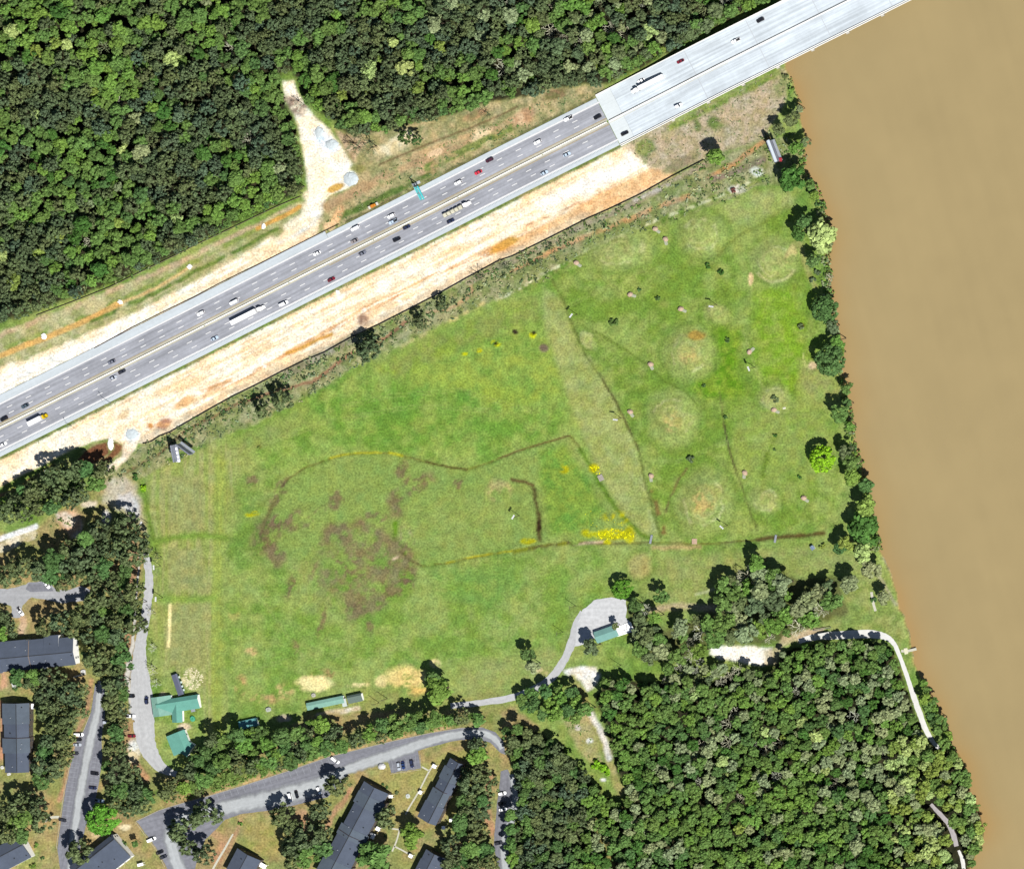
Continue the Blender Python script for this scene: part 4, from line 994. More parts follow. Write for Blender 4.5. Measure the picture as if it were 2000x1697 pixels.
# footpaths among the apartments
for pts, lab in (([(848, 1493, 3), (838, 1506, 3), (818, 1545, 3), (800, 1575, 3), (792, 1590, 3)], "straight pale footpath between the two long apartment buildings"),
                 ([(824, 1497, 3), (838, 1505, 3)], "short footpath joining the small parking bay to the lawn path"),
                 ([(781, 1617, 3), (775, 1640, 3), (766, 1662, 3)], "pale footpath in the lawn below the bright green tree"),
                 ([(770, 1652, 3), (788, 1661, 3), (803, 1670, 3)], "short pale footpath to the lowest apartment porch"),
                 ([(763, 1617, 3), (783, 1620, 3)], "short pinkish footpath beside the white porch"),
                 ([(455, 1628, 3), (440, 1655, 4), (425, 1680, 4), (414, 1700, 4)], "pale footpath running down past the pine straw"),
                 ([(612, 1617, 2.5), (616, 1611, 2.5)], "tiny pale step stone path by the pine"),
                 ([(88, 1604, 4), (100, 1596, 5), (116, 1595, 5)], "pale footpath from the narrow car park to the big clump"),
                 ([(143, 1322, 3), (168, 1315, 3)], "short pale footpath by the grey roofed block")):
    path_ribbon("footpath", pts, CONC, .07, lab, "footpath")
# bay lines
def bays(pts_a, pts_b, n, label, parent=None):
    root = empty("bay_marking", P(*pts_a[0], .07), label=label, cat="marking", kind='structure')
    for i in range(n):
        t = i / (n - 1)
        a = np.array(pts_a[0]) * (1 - t) + np.array(pts_a[1]) * t
        b_ = np.array(pts_b[0]) * (1 - t) + np.array(pts_b[1]) * t
        pa, pb = P(*a, .075), P(*b_, .075)
        d = pb - pa
        mb = MB(); nrm = Vector((-d.y, d.x, 0)).normalized() * .09
        mb.add([pa - nrm, pb - nrm, pb + nrm, pa + nrm], [(0, 1, 2, 3)])
        kid(mb.build("bay_line", STALL), root)
bays(((138, 1488), (118, 1610)), ((154, 1490), (134, 1612)), 14, "faded bay lines along the left kerb of the narrow car park")
bays(((198, 1480), (180, 1588)), ((182, 1478), (166, 1585)), 12, "faded bay lines along the right kerb of the narrow car park")
bays(((765, 1486), (820, 1473)), ((768, 1507), (822, 1498)), 7, "faded bay lines in the small parking bay beside the lawn")
bays(((320, 1580), (640, 1480)), ((325, 1594), (646, 1494)), 26, "faded bay lines along the upper kerb of the curved car park")
def kerb(pts, label):
    mb = MB()
    for (a, b_) in zip(pts[:-1], pts[1:]):
        pa, pb = P(*a, 0), P(*b_, 0); d = pb - pa
        c = (pa + pb) / 2
        mb.box((c.x, c.y, .1), (d.length + .1, .3, .2), atan2(d.y, d.x))
    return tag(mb.build("kerb", KERB), label, "kerb", kind='structure')
kerb(APT[0:12], "pale kerb along the upper edge of the curved car park")
kerb([(176, 1395), (163, 1427), (150, 1442), (138, 1487), (126, 1542), (117, 1602), (110, 1656)], "pale kerb along the left edge of the narrow car park")
kerb([(265, 1605), (285, 1632), (304, 1657), (322, 1692)], "pale kerb at the lower left end of the curved car park")
kerb([(763, 1511), (823, 1502)], "pale kerb around the small parking bay")
# ------------------------------------------------------------------ buildings
def shingle(name, c, am=.06):
    m = mat(name, c, .85, [(.12, am * 1.3), (.5, am), (3.0, am * 1.5)])
    return m
ROOFA = shingle("slate_shingle", (94, 104, 122))
ROOFB = shingle("pale_slate_shingle", (100, 112, 126))
WALLW = mat("white_siding", (.78, .78, .76), .8, [(2.0, .04)], raw=True)
TRIMW = mat("white_trim", (.8, .8, .79), .7, raw=True)
GLASS = mat("window_glass", (52, 62, 76), .12, spec=.6)
DOORM = mat("painted_door", (110, 60, 50), .5)
TEAL = shingle("green_metal_roof", (116, 182, 166), .05)
TEAL2 = shingle("pale_green_metal_roof", (146, 194, 178), .06)
FIREW = mat("parapet_cap", (150, 136, 128), .8)
FIRED = mat("dark_parapet_cap", (72, 66, 72), .8)
DARKW = mat("dark_board", (60, 62, 66), .8)
GALV = mat("galvanised_metal", (196, 204, 214), .4, metal=.3)
STEEL = mat("grey_steel", (120, 124, 130), .5, metal=.3)

def gable(root, org, ux, L0, L1, wl, wr, ze, zr, roof, wall, inset=.45, zj=0.0, name_roof="roof", name_wall="wall", th=.22, ends=(True, True)):
    """one gabled length in the frame of ROOT: runs along its x from L0 to L1; wl / wr: half widths to the left (+y) and right"""
    pl, pr = (ze - zr) / wl, (ze - zr) / wr
    mb = MB()
    v = []
    for x in (L0, L1):
        v += [(x, wl, ze + zj), (x, 0, zr + zj), (x, -wr, ze + zj), (x, -wr, ze - th + zj), (x, 0, zr - th + zj), (x, wl, ze - th + zj)]
    fs = [(0, 1, 7, 6), (1, 2, 8, 7), (2, 3, 9, 8), (3, 4, 10, 9), (4, 5, 11, 10), (5, 0, 6, 11), (5, 4, 1, 0), (4, 3, 2, 1), (6, 7, 10, 11), (7, 8, 9, 10)]
    mb.add(v, [f[::-1] for f in fs])
    r = mb.build(name_roof, roof, root)
    i = inset
    mb = MB(); v = []
    for x in (L0 + (i if ends[0] else 0), L1 - (i if ends[1] else 0)):
        v += [(x, wl - i, 0), (x, wl - i, ze + pl * -i * -1 * 0 - th - .02 - i * pl), (x, 0, zr - th - .02), (x, -wr + i, ze - th - .02 - i * pr), (x, -wr + i, 0)]
    fs = [(0, 1, 6, 5), (1, 2, 7, 6), (2, 3, 8, 7), (3, 4, 9, 8), (4, 3, 2, 1, 0), (5, 6, 7, 8, 9), (0, 5, 9, 4)]
    mb.add(v, fs)
    w = mb.build(name_wall, wall, root)
    return r, w
WIN = MB().box((0, 0, 0), (1.3, .08, 1.5)).mesh("window", mat("window_frame", (150, 148, 144), .7))
PANE = MB().box((0, 0, 0), (1.05, .12, 1.25)).mesh("pane", GLASS)
def window_at(root, x, y, z, rz, sc=1.0):
    w = link("window", WIN, root, (x, y, z), rz); w.scale = (sc, 1, sc)
    link("pane", PANE, w)
    return w

DARKS = mat("shaded_brown_siding", (116, 106, 98), .85, [(1.5, .06)])  # brown walls kept dark: tree and eave shade is put into the colour
def apartment(label, ridge0, ridge1, eave_l, eave_r, ze=7.0, zr=9.6, cuts=(), firew=(), roofs=(ROOFA,), steps=None, firem=FIRED, windows=True, wall=WALLW):
    """ridge0/1: ridge ends, eave_l / eave_r: one point on either eave (all photograph pixels)"""
    a, b_ = P(*ridge0, zr), P(*ridge1, zr)
    d = b_ - a; L = Vector((d.x, d.y)).length; rz = atan2(d.y, d.x)
    root = empty("apartment_building", (a.x, a.y, 0), rz, label, "apartment building")
    nrm = Vector((-sin(rz), cos(rz)))
    def lat(p): q = P(*p, ze); return (Vector((q.x, q.y)) - Vector((a.x, a.y))).dot(nrm)
    wl, wr = lat(eave_l), -lat(eave_r); LR = (eave_l, eave_r)
    if wl < 0: wl, wr = lat(LR[1]), -lat(LR[0])
    wl, wr = max(wl, 2.5), max(wr, 2.5)
    segs = steps or [(0, 1, 0, 0)]
    for i, (t0, t1, dl, dr) in enumerate(segs):
        k = (wl + dl, wr + dr)
        sl, sr = (zr - ze) / wl, (zr - ze) / wr
        gable(root, None, None, t0 * L, t1 * L, k[0], k[1], ze, zr, roofs[i % len(roofs)], wall, zj=-.02 * (i % 3), ends=(i == 0, i == len(segs) - 1))
    for t in firew:
        mb = MB(); x = t * L
        v = []
        for dx in (-.2, .2):
            v += [(x + dx, wl + .1, ze - .3), (x + dx, wl + .1, ze + .28), (x + dx, 0, zr + .28), (x + dx, -wr - .1, ze + .28), (x + dx, -wr - .1, ze - .3), (x + dx, 0, zr - .3)]
        mb.add(v, [(0, 1, 2, 5), (5, 2, 3, 4), (11, 8, 7, 6), (10, 9, 8, 11), (1, 7, 8, 2), (2, 8, 9, 3), (0, 6, 7, 1), (3, 9, 10, 4)])
        mb.build("fire_wall", firem, root)
    rv = random.Random(int(L * 100))
    for i in range(max(3, int(L / 5))):          # vents and stacks on the slopes
        x = (i + rv.uniform(.2, .8)) * L / max(3, int(L / 5)); s = rv.choice((-1, 1)); y = s * rv.uniform(.25, .75) * (wl if s > 0 else wr)
        z = zr - abs(y) / (wl if s > 0 else wr) * (zr - ze)
        mb = MB(); mb.box((x, y, z + .2), (.5, .5, .7)); mb.build("roof_vent", rv.choice((GALV, DARKW)), root)
    mb = MB(); mb.box((L / 2, 0, zr + .03), (L * .98, .4, .1)); mb.build("ridge_cap", DARKW, root)
    if windows:
        n = max(2, int(L / 4))
        for s, w in ((1, wl), (-1, wr)):
            for i in range(n):
                x = (i + .5) * L / n
                # only on the lengths not stepped outwards
                dd = next((sg[2 if s > 0 else 3] for sg in segs if sg[0] * L <= x <= sg[1] * L), 0)
                for z in (1.9, 4.7): window_at(root, x, s * (w + dd - .45), z, 0)
        for x in (.45, L - .45):
            for y in (-wr * .5, wl * .5)[:1]:
                for z in (1.9, 4.7): window_at(root, x, y, z, pi / 2)
    return root, wl, wr, L

def porch(root_label, px, py, w, d, ang, h=3.0, label=None, root=None, colr=None):
    """small flat roofed porch: part of its building"""
    p = P(px, py, h)
    loc = root.matrix_world.inverted() @ Vector((p.x, p.y, 0)) if False else None
    R = Matrix.Translation(root.location) @ Matrix.Rotation(root.rotation_euler.z, 4, 'Z')
    lp = R.inverted() @ Vector((p.x, p.y, 0))
    mb = MB(); mb.box((0, 0, h), (w, d, .25))
    pr = mb.build("porch", colr or TRIMW, root, (lp.x, lp.y, 0), ang - root.rotation_euler.z)
    mb = MB()
    for sx in (-1, 1):
        for sy in (-1, 1): mb.box((sx * (w / 2 - .2), sy * (d / 2 - .2), (h - .13) / 2), (.2, .2, h - .13))
    o = mb.build("porch_post", TRIMW, pr); o["kind"] = "stuff"
    return pr

a1, *_ = apartment("large dark grey roofed apartment block with a tan fire wall, touching the photo's left edge", (-62, 1292), (142, 1273), (60, 1251), (60, 1305), cuts=(), firew=(.575,), firem=FIREW, roofs=(ROOFA, ROOFA),
                   steps=[(0, .30, 0, 1.2), (.30, .545, 1.0, .6), (.545, .72, .6, 1.0), (.72, .86, 2.0, .3), (.86, 1, 0, .4)])
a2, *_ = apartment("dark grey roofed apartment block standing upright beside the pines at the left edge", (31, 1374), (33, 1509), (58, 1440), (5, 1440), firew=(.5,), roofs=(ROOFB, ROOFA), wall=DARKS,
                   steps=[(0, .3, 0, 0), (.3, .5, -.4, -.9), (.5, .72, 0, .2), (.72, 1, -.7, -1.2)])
porch(None, 62, 1379, 2.4, 3.0, 0, 3.0, root=a2)
a3, *_ = apartment("grey roofed block with white gable end in the photo's bottom left corner", (44, 1649), (-80, 1714), (40, 1629), (62, 1673))
a4, *_ = apartment("grey roofed block with white gable end beside the dense round green tree", (223, 1638), (140, 1704), (221, 1627), (262, 1668), steps=[(0, .5, 0, 0), (.5, 1, 0, .8)])
porch(None, 247, 1663, 2.4, 2.2, radians(-38), 3.0, root=a4); porch(None, 274, 1688, 3.4, 1.6, radians(15), 3.0, root=a4)
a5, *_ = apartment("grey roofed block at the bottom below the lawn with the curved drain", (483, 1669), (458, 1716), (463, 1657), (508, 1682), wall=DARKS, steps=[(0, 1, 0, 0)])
porch(None, 513, 1690, 2.6, 4.2, radians(60), 3.0, root=a5)
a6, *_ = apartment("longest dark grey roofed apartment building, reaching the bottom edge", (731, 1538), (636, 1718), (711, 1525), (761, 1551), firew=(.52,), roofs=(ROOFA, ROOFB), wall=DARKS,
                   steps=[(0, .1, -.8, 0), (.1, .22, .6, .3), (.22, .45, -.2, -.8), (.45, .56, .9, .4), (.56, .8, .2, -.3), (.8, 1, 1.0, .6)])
porch(None, 722, 1629, 3.2, 6.4, radians(62), 3.0, root=a6); porch(None, 738, 1618, 2.2, 2.4, radians(62), 3.0, root=a6); porch(None, 763, 1555, 2.2, 1.8, 0, 3.0, root=a6)
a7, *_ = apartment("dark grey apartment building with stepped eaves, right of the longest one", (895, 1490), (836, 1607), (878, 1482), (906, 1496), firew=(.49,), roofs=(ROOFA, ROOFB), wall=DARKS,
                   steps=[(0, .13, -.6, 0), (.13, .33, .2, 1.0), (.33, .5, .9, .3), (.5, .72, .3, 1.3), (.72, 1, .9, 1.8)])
porch(None, 881, 1601, 2.0, 2.0, 0, 3.0, root=a7); porch(None, 866, 1616, 2.0, 2.0, 0, 3.0, root=a7); porch(None, 848, 1496, 2.0, 2.4, radians(60), 3.0, root=a7); porch(None, 821, 1547, 2.0, 1.8, radians(60), 3.0, root=a7)
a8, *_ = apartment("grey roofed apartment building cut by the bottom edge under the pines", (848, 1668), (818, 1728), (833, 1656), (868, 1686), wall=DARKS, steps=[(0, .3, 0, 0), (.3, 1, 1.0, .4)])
porch(None, 802, 1671, 2.0, 2.2, radians(60), 3.0, root=a8)

# clubhouse: long green gable, a lower bay at its road end, a cross wing
def gable_thing(name, label, cat, r0, r1, el, er, ze, zr, roof, wall, win=True, nm=None):
    a, b_ = P(*r0, zr), P(*r1, zr)
    d = b_ - a; L = Vector((d.x, d.y)).length; rz = atan2(d.y, d.x)
    root = empty(name, (a.x, a.y, 0), rz, label, cat)
    nrm = Vector((-sin(rz), cos(rz)))
    def lat(p): q = P(*p, ze); return (Vector((q.x, q.y)) - Vector((a.x, a.y))).dot(nrm)
    wl, wr = lat(el), -lat(er); LR = (el, er)
    if wl < 0: wl, wr = lat(LR[1]), -lat(LR[0])
    gable(root, None, None, 0, L, max(wl, .8), max(wr, .8), ze, zr, roof, wall, inset=.35)
    if win:
        n = max(1, int(L / 4.5))
        for s, w in ((1, wl), (-1, wr)):
            for i in range(n): window_at(root, (i + .5) * L / n, s * (w - .35), 1.6, 0, .8)
    return root, L, wl, wr
def local(root, px, py, z):
    p = P(px, py, z)
    R = Matrix.Translation(root.location) @ Matrix.Rotation(root.rotation_euler.z, 4, 'Z')
    return R.inverted() @ p
def wing(root, r0, r1, el, er, ze, zr, roof, wall):
    a, b_ = local(root, *r0, zr), local(root, *r1, zr)
    sub = MB()
    d = b_ - a; L = Vector((d.x, d.y)).length; rz = atan2(d.y, d.x)
    nrm = Vector((-sin(rz), cos(rz)))
    def lat(p): q = local(root, *p, ze); return (Vector((q.x, q.y)) - Vector((a.x, a.y))).dot(nrm)
    wl, wr = lat(el), -lat(er); LR = (el, er)
    if wl < 0: wl, wr = lat(LR[1]), -lat(LR[0])
    r, w = gable(root, None, None, 0, L, max(wl, .8), max(wr, .8), ze, zr, roof, wall, inset=.3, name_roof="wing_roof", name_wall="wing_wall")
    for o in (r, w): o.location, o.rotation_euler = (a.x, a.y, 0), (0, 0, rz)
    return r
club, *_ = gable_thing("clubhouse", "green metal roofed clubhouse with a cross wing beside the access road", "clubhouse", (304, 1377), (385, 1364), (340, 1363), (345, 1390), 3.4, 5.2, TEAL, WALLW)
wing(club, (344, 1372), (345, 1411), (336, 1395), (356, 1395), 3.3, 4.9, TEAL, WALLW)
wing(club, (306, 1361), (311, 1399), (297, 1380), (336, 1380), 3.3, 4.7, TEAL2, WALLW)
mb = MB(); q = local(club, 376, 1385, 3); mb.box((q.x, q.y, 2.4), (2.4, 3, .12)); mb.box((q.x - 1, q.y - 1.2, 1.2), (.15, .15, 2.4)); mb.box((q.x + 1, q.y - 1.2, 1.2), (.15, .15, 2.4)); mb.build("awning", GALV, club)
hut, *_ = gable_thing("long_hut", "long dark grey hut with white skylights behind the clubhouse", "hut", (342, 1316), (356, 1356), (350, 1330), (341, 1338), 2.6, 3.1, mat("grey_sheet_roof", (112, 118, 140), .6, [(1, .06)]), mat("green_board", (90, 140, 110), .8), win=False)
for (x, y) in ((350, 1322), (354, 1332), (356, 1340), (359, 1347)):
    q = local(hut, x, y, 2.9); mb = MB(); mb.box((q.x, q.y, 2.86), (1.1, .9, .25)); mb.build("skylight", mat("skylight", (232, 250, 244), .4), hut)
lsh, *_ = gable_thing("maintenance_building", "small green metal roofed building turned askew beside the access road", "building", (347, 1429), (362, 1467), (366, 1440), (328, 1447), 3.4, 4.6, TEAL, WALLW)
w_ = wing(lsh, (358, 1452), (374, 1462), (366, 1446), (352, 1470), 3.3, 4.2, TEAL, WALLW)
gr, L_, wl_, wr_ = gable_thing("range_shelter", "long pale green roofed shelter along the lower edge of the field", "shelter", (598, 1379), (670, 1364), (640, 1364), (640, 1379), 2.9, 3.6, TEAL2, WALLW, win=False)
mb = MB(); q = local(gr, 672, 1372, 3); mb.box((q.x, q.y, 2.8), (2.6, 4.6, .2)); mb.box((q.x + 1, q.y + 2, 1.35), (.2, .2, 2.7)); mb.box((q.x + 1, q.y - 2, 1.35), (.2, .2, 2.7)); mb.build("lean_to", mat("white_sheet_roof", (226, 238, 234), .5), gr)
sh2, *_ = gable_thing("equipment_shed", "small grey green roofed shed at the end of the long shelter", "shed", (677, 1363), (705, 1357), (690, 1356), (692, 1372), 2.8, 3.9, mat("grey_green_roof", (116, 134, 126), .6, [(1, .08)]), WALLW, win=False)
tk, *_ = gable_thing("teal_shed", "low teal roofed shed with dappled shade under the pines", "shed", (466, 1417), (502, 1409), (484, 1405), (486, 1421), 2.5, 2.8, mat("teal_sheet_roof", (110, 176, 178), .5, [(.8, .2)]), WALLW, win=False)
gh, *_ = gable_thing("park_building", "small pale green roofed building with a white deck in the gravel lot", "building", (1161, 1245), (1203, 1230), (1180, 1227), (1185, 1250), 3.2, 4.5, shingle("sage_metal_roof", (136, 186, 178), .05), WALLW)
DECKW = mat("white_deck", (.75, .75, .74), .7, raw=True)
pts = [(1202, 1225), (1214, 1221), (1231, 1214), (1239, 1232), (1206, 1243)]
w = [local(gh, x, y, .6) for x, y in pts]
mb = MB(); mb.prism([(p.x, p.y) for p in w], .1, .6); mb.build("deck", DECKW, gh)
for ring_ in ([(1214, 1232), (1226, 1230), (1225, 1220)], [(1212, 1238), (1234, 1233), (1230, 1218)]):
    for (a, b_) in zip(ring_[:-1], ring_[1:]):
        pa, pb = local(gh, *a, .6), local(gh, *b_, .6); d = pb - pa
        mb = MB(); mb.box(((pa.x + pb.x) / 2, (pa.y + pb.y) / 2, 1.55), (d.length, .12, .1), atan2(d.y, d.x)); mb.box(((pa.x + pb.x) / 2, (pa.y + pb.y) / 2, 1.1), (d.length, .08, .08), atan2(d.y, d.x))
        for t in (.03, .5, .97): c = pa + d * t; mb.box((c.x, c.y, 1.05), (.12, .12, .95))
        mb.build("railing", mat("deck_railing", (120, 116, 124), .7), gh)
ph, *_ = gable_thing("pump_hut", "tiny grey and white hut by the ditch outlet near the river", "hut", (1584, 1066), (1589, 1073), (1588, 1067), (1583, 1071), 2.4, 3.0, mat("hut_roof", (150, 170, 196), .5), WALLW, win=False)
can = empty("shelter", P(1612, 1240, 0), radians(10), "open white roofed shelter on posts at the start of the riverside path", "shelter")
mb = MB(); mb.box((0, 0, 2.7), (6.5, 3.2, .14)); mb.build("shelter_roof", mat("white_canopy", (248, 248, 240), .6), can)
for sx in (-1, 1):
    for sy in (-1, 1): mb = MB(); mb.box((sx * 3, sy * 1.4, 1.31), (.16, .16, 2.62)); mb.build("post", STEEL, can)
mb = MB(); mb.box((-1.0, 4.0, 1.6), (11, .4, .16)); mb.box((-6, 4.0, .8), (.2, .2, 1.6)); mb.box((4, 4.0, .8), (.2, .2, 1.6)); mb.build("rail", STEEL, can)
# ------------------------------------------------------------------ vehicles
PAINT = object_colour_mat("car_paint", .35, .5, coat=.3)
CGLASS = mat("car_glass", (30, 34, 42), .1, spec=.6)
RUBBER = mat("rubber", (38, 38, 40), .9)
DARKG = mat("dark_trim", (46, 46, 50), .7)
def octa(l, w, z, c=.28, x0=0.0):
    x, y = l / 2, w / 2
    k = c * w
    return [(x0 + a, b_, z) for a, b_ in ((x - k, -y), (x, -y + k), (x, y - k), (x - k, y), (-x + k, y), (-x, y - k), (-x, -y + k), (-x + k, -y))]
def wheels(root, L, W, r=.33, xs=None):
    for x in xs or (L * .31, -L * .3):
        for s in (-1, 1):
            k = "w%.2f" % r
            if k not in WHEELS:
                mb = MB(); mb.bar((0, -.11, 0), (0, .11, 0), r, 12); WHEELS[k] = mb.mesh("wheel", RUBBER)
            link("wheel", WHEELS[k], root, (x, s * (W / 2 - .13), r))
WHEELS = {}
def painted(o): o["painted"] = 1; return o
def proto_car(kind):
    n = {"sedan": "car", "suv": "car", "pickup": "pickup_truck", "van": "van"}[kind]
    root = empty(n, (0, 0, -500))
    L, W = {"sedan": (4.75, 1.85), "suv": (4.8, 1.95), "pickup": (5.7, 2.0), "van": (5.6, 2.05)}[kind]
    hood = {"sedan": .92, "suv": 1.08, "pickup": 1.1, "van": 1.2}[kind]
    mb = MB(); mb.rings([octa(L * .97, W * .94, .28), octa(L, W, .5), octa(L, W, hood - .18), octa(L * .96, W * .93, hood)])
    painted(mb.build("body", PAINT, root))
    top, xr, xf, ir, if_ = {"sedan": (1.42, -1.75, .85, .75, .7), "suv": (1.72, -2.25, .95, .35, .7), "pickup": (1.85, -.75, 1.25, .3, .65), "van": (2.1, -2.6, 1.6, .15, .7)}[kind]
    wb, wt = W * .88, W * .72
    mb = MB()
    def q(x0, x1, w, z): return [(x1, -w / 2, z), (x1, w / 2, z), (x0, w / 2, z), (x0, -w / 2, z)]
    mb.rings([q(xr, xf, wb, hood - .01), q(xr + ir, xf - if_, wt, top)])
    mb.build("window_glass", CGLASS, root)
    mb = MB(); mb.rings([q(xr + ir - .04, xf - if_ + .04, wt + .06, top + .01), q(xr + ir + .02, xf - if_ - .02, wt - .04, top + .07)])
    painted(mb.build("cab_roof", PAINT, root))
    if kind == "pickup":
        mb = MB(); mb.box((-1.75, 0, hood + .012), (1.9, W * .74, .03)); mb.build("bed", DARKG, root)
    for s in (-1, 1):
        mb = MB(); mb.box((L / 2 - .14, s * W * .33, hood - .3), (.2, .34, .16)); mb.build("headlight", mat("lamp_glass", (235, 238, 240), .2), root)
        mb = MB(); mb.box((-L / 2 + .1, s * W * .36, hood - .28), (.16, .26, .2)); mb.build("tail_light", mat("tail_lamp", (150, 26, 26), .3), root)
    wheels(root, L, W, .36 if kind != "sedan" else .32)
    root["_n"] = n
    return root
PROTO = {k: proto_car(k) for k in ("sedan", "suv", "pickup", "van")}
FIRST = {k: True for k in PROTO}
COLS = dict(white=(250, 252, 255), black=(28, 28, 34), dark=(58, 60, 70), gray=(128, 132, 146), silver=(196, 204, 216), ltblue=(206, 226, 246), navy=(44, 52, 84), blue=(36, 62, 116), teal=(84, 100, 112), red=(226, 60, 78), dkred=(134, 34, 52), maroon=(82, 40, 56), beige=(160, 152, 150), cream=(244, 238, 214))
def vehicle(kind, px, py, col, ang, label, group, z=None, sc=1.0):
    zz = deck_z(px) + .05 if z is None else z
    loc = P(px, py, zz + .9); loc.z = zz
    c = (.72, .73, .74) if col == 'white' else alb(COLS[col], 1.25)
    r = PROTO[kind]
    if FIRST[kind]:
        FIRST[kind] = False
        r.location, r.rotation_euler, r.scale = loc, (0, 0, ang), (sc, 1, 1)
        r["label"], r["category"], r["group"] = label, {"sedan": "car", "suv": "car", "pickup": "pickup truck", "van": "van"}[kind], group
        for ch in r.children:
            if "painted" in ch: ch.color = (*c, 1)
        return r
    r = copy_thing(PROTO[kind], loc, ang, label, (sc, 1, 1), c)
    r["category"], r["group"] = {"sedan": "car", "suv": "car", "pickup": "pickup truck", "van": "van"}[kind], group
    return r
EAST = atan2(-UY, UX); WEST = EAST + pi
W_, E_ = "vehicles on the westbound carriageway", "vehicles on the eastbound carriageway"
for k, x, y, c, l in (
    ("suv", 8, 818, "black", "black car in the inner westbound lane at the very left edge"),
    ("sedan", 49, 793, "teal", "dark blue grey car in the inner westbound lane, above the yellow cabbed lorry"),
    ("sedan", 218, 707, "gray", "mid grey car hardly standing out from the asphalt, inner westbound lane"),
    ("suv", 392, 612, "white", "white car in the inner westbound lane, behind the white van"),
    ("van", 457, 590, "white", "white van in the inner westbound lane, above the plain white semi-trailer truck"),
    ("sedan", 619, 495, "white", "white car in the middle westbound lane between the van and the silver one"),
    ("van", 694, 446, "white", "long white van in the outer westbound lane near the end of the gravel track"),
    ("sedan", 692, 471, "beige", "brownish grey car in the inner westbound lane just below a long white van"),
    ("suv", 764, 422, "white", "white car driving side by side with a pale blue pickup"),
    ("pickup", 768, 433, "ltblue", "pale blue pickup in the inner westbound lane beside a white car"),
    ("suv", 895, 357, "white", "white car between the bright red car and the overhead sign"),
    ("sedan", 934, 337, "red", "small bright red car in the middle westbound lane"),
    ("suv", 956, 313, "maroon", "very dark maroon car in the outer westbound lane ahead of the bright red one"),
    ("suv", 1050, 278, "white", "white car in the middle westbound lane, left of the white pickup"),
    ("pickup", 1110, 232, "white", "white pickup in the outer westbound lane just before the bridge"),
    ("suv", 1167, 229, "black", "black car in the inner westbound lane just leaving the bridge"),
    ("sedan", 1252, 158, "white", "white car on the bridge overtaken by the white semi-trailer truck"),
    ("sedan", 1329, 120, "dkred", "dark red car on the bridge in front of the white truck's tail"),
    ("pickup", 1437, 80, "white", "white pickup on the bridge between the dark red car and the black one"),
    ("suv", 1485, 40, "black", "black car highest up the bridge, nearest the river's far edge")):
    vehicle(k, x, y, c, WEST, l, W_)
for k, x, y, c, l in (
    ("sedan", 6, 868, "white", "white car in the outer eastbound lane at the very left edge"),
    ("sedan", 221, 738, "silver", "pale silver car close behind a dark car in the inner eastbound lane"),
    ("sedan", 238, 726, "dark", "dark grey car close in front of a pale silver car, inner eastbound lane"),
    ("sedan", 419, 661, "ltblue", "pale blue car in the outer eastbound lane behind the plain white semi-trailer truck"),
    ("van", 554, 593, "white", "white van in the outer eastbound lane ahead of the plain white semi-trailer truck"),
    ("sedan", 647, 546, "dkred", "dark red car in the outer eastbound lane"),
    ("sedan", 708, 495, "gray", "grey car in the inner eastbound lane, behind a black car"),
    ("suv", 775, 468, "black", "black car in the middle eastbound lane below a navy one"),
    ("sedan", 794, 444, "navy", "dark navy car hugging the median barrier in the eastbound lanes"),
    ("sedan", 880, 432, "navy", "navy car running alongside the flatbed truck"),
    ("sedan", 1063, 338, "ltblue", "pale blue car in the outer eastbound lane, left of another pale blue one"),
    ("sedan", 1107, 302, "ltblue", "pale blue car in the middle eastbound lane nearest the bridge end"),
    ("sedan", 1220, 261, "black", "black car on the bridge's approach slab, eastbound"),
    ("suv", 1325, 207, "white", "white car in the outer eastbound lane out on the bridge")):
    vehicle(k, x, y, c, EAST, l, E_)
def vang(dx, dy): return atan2(-dy, dx)
PK = "cars parked at the apartments and the clubhouse"
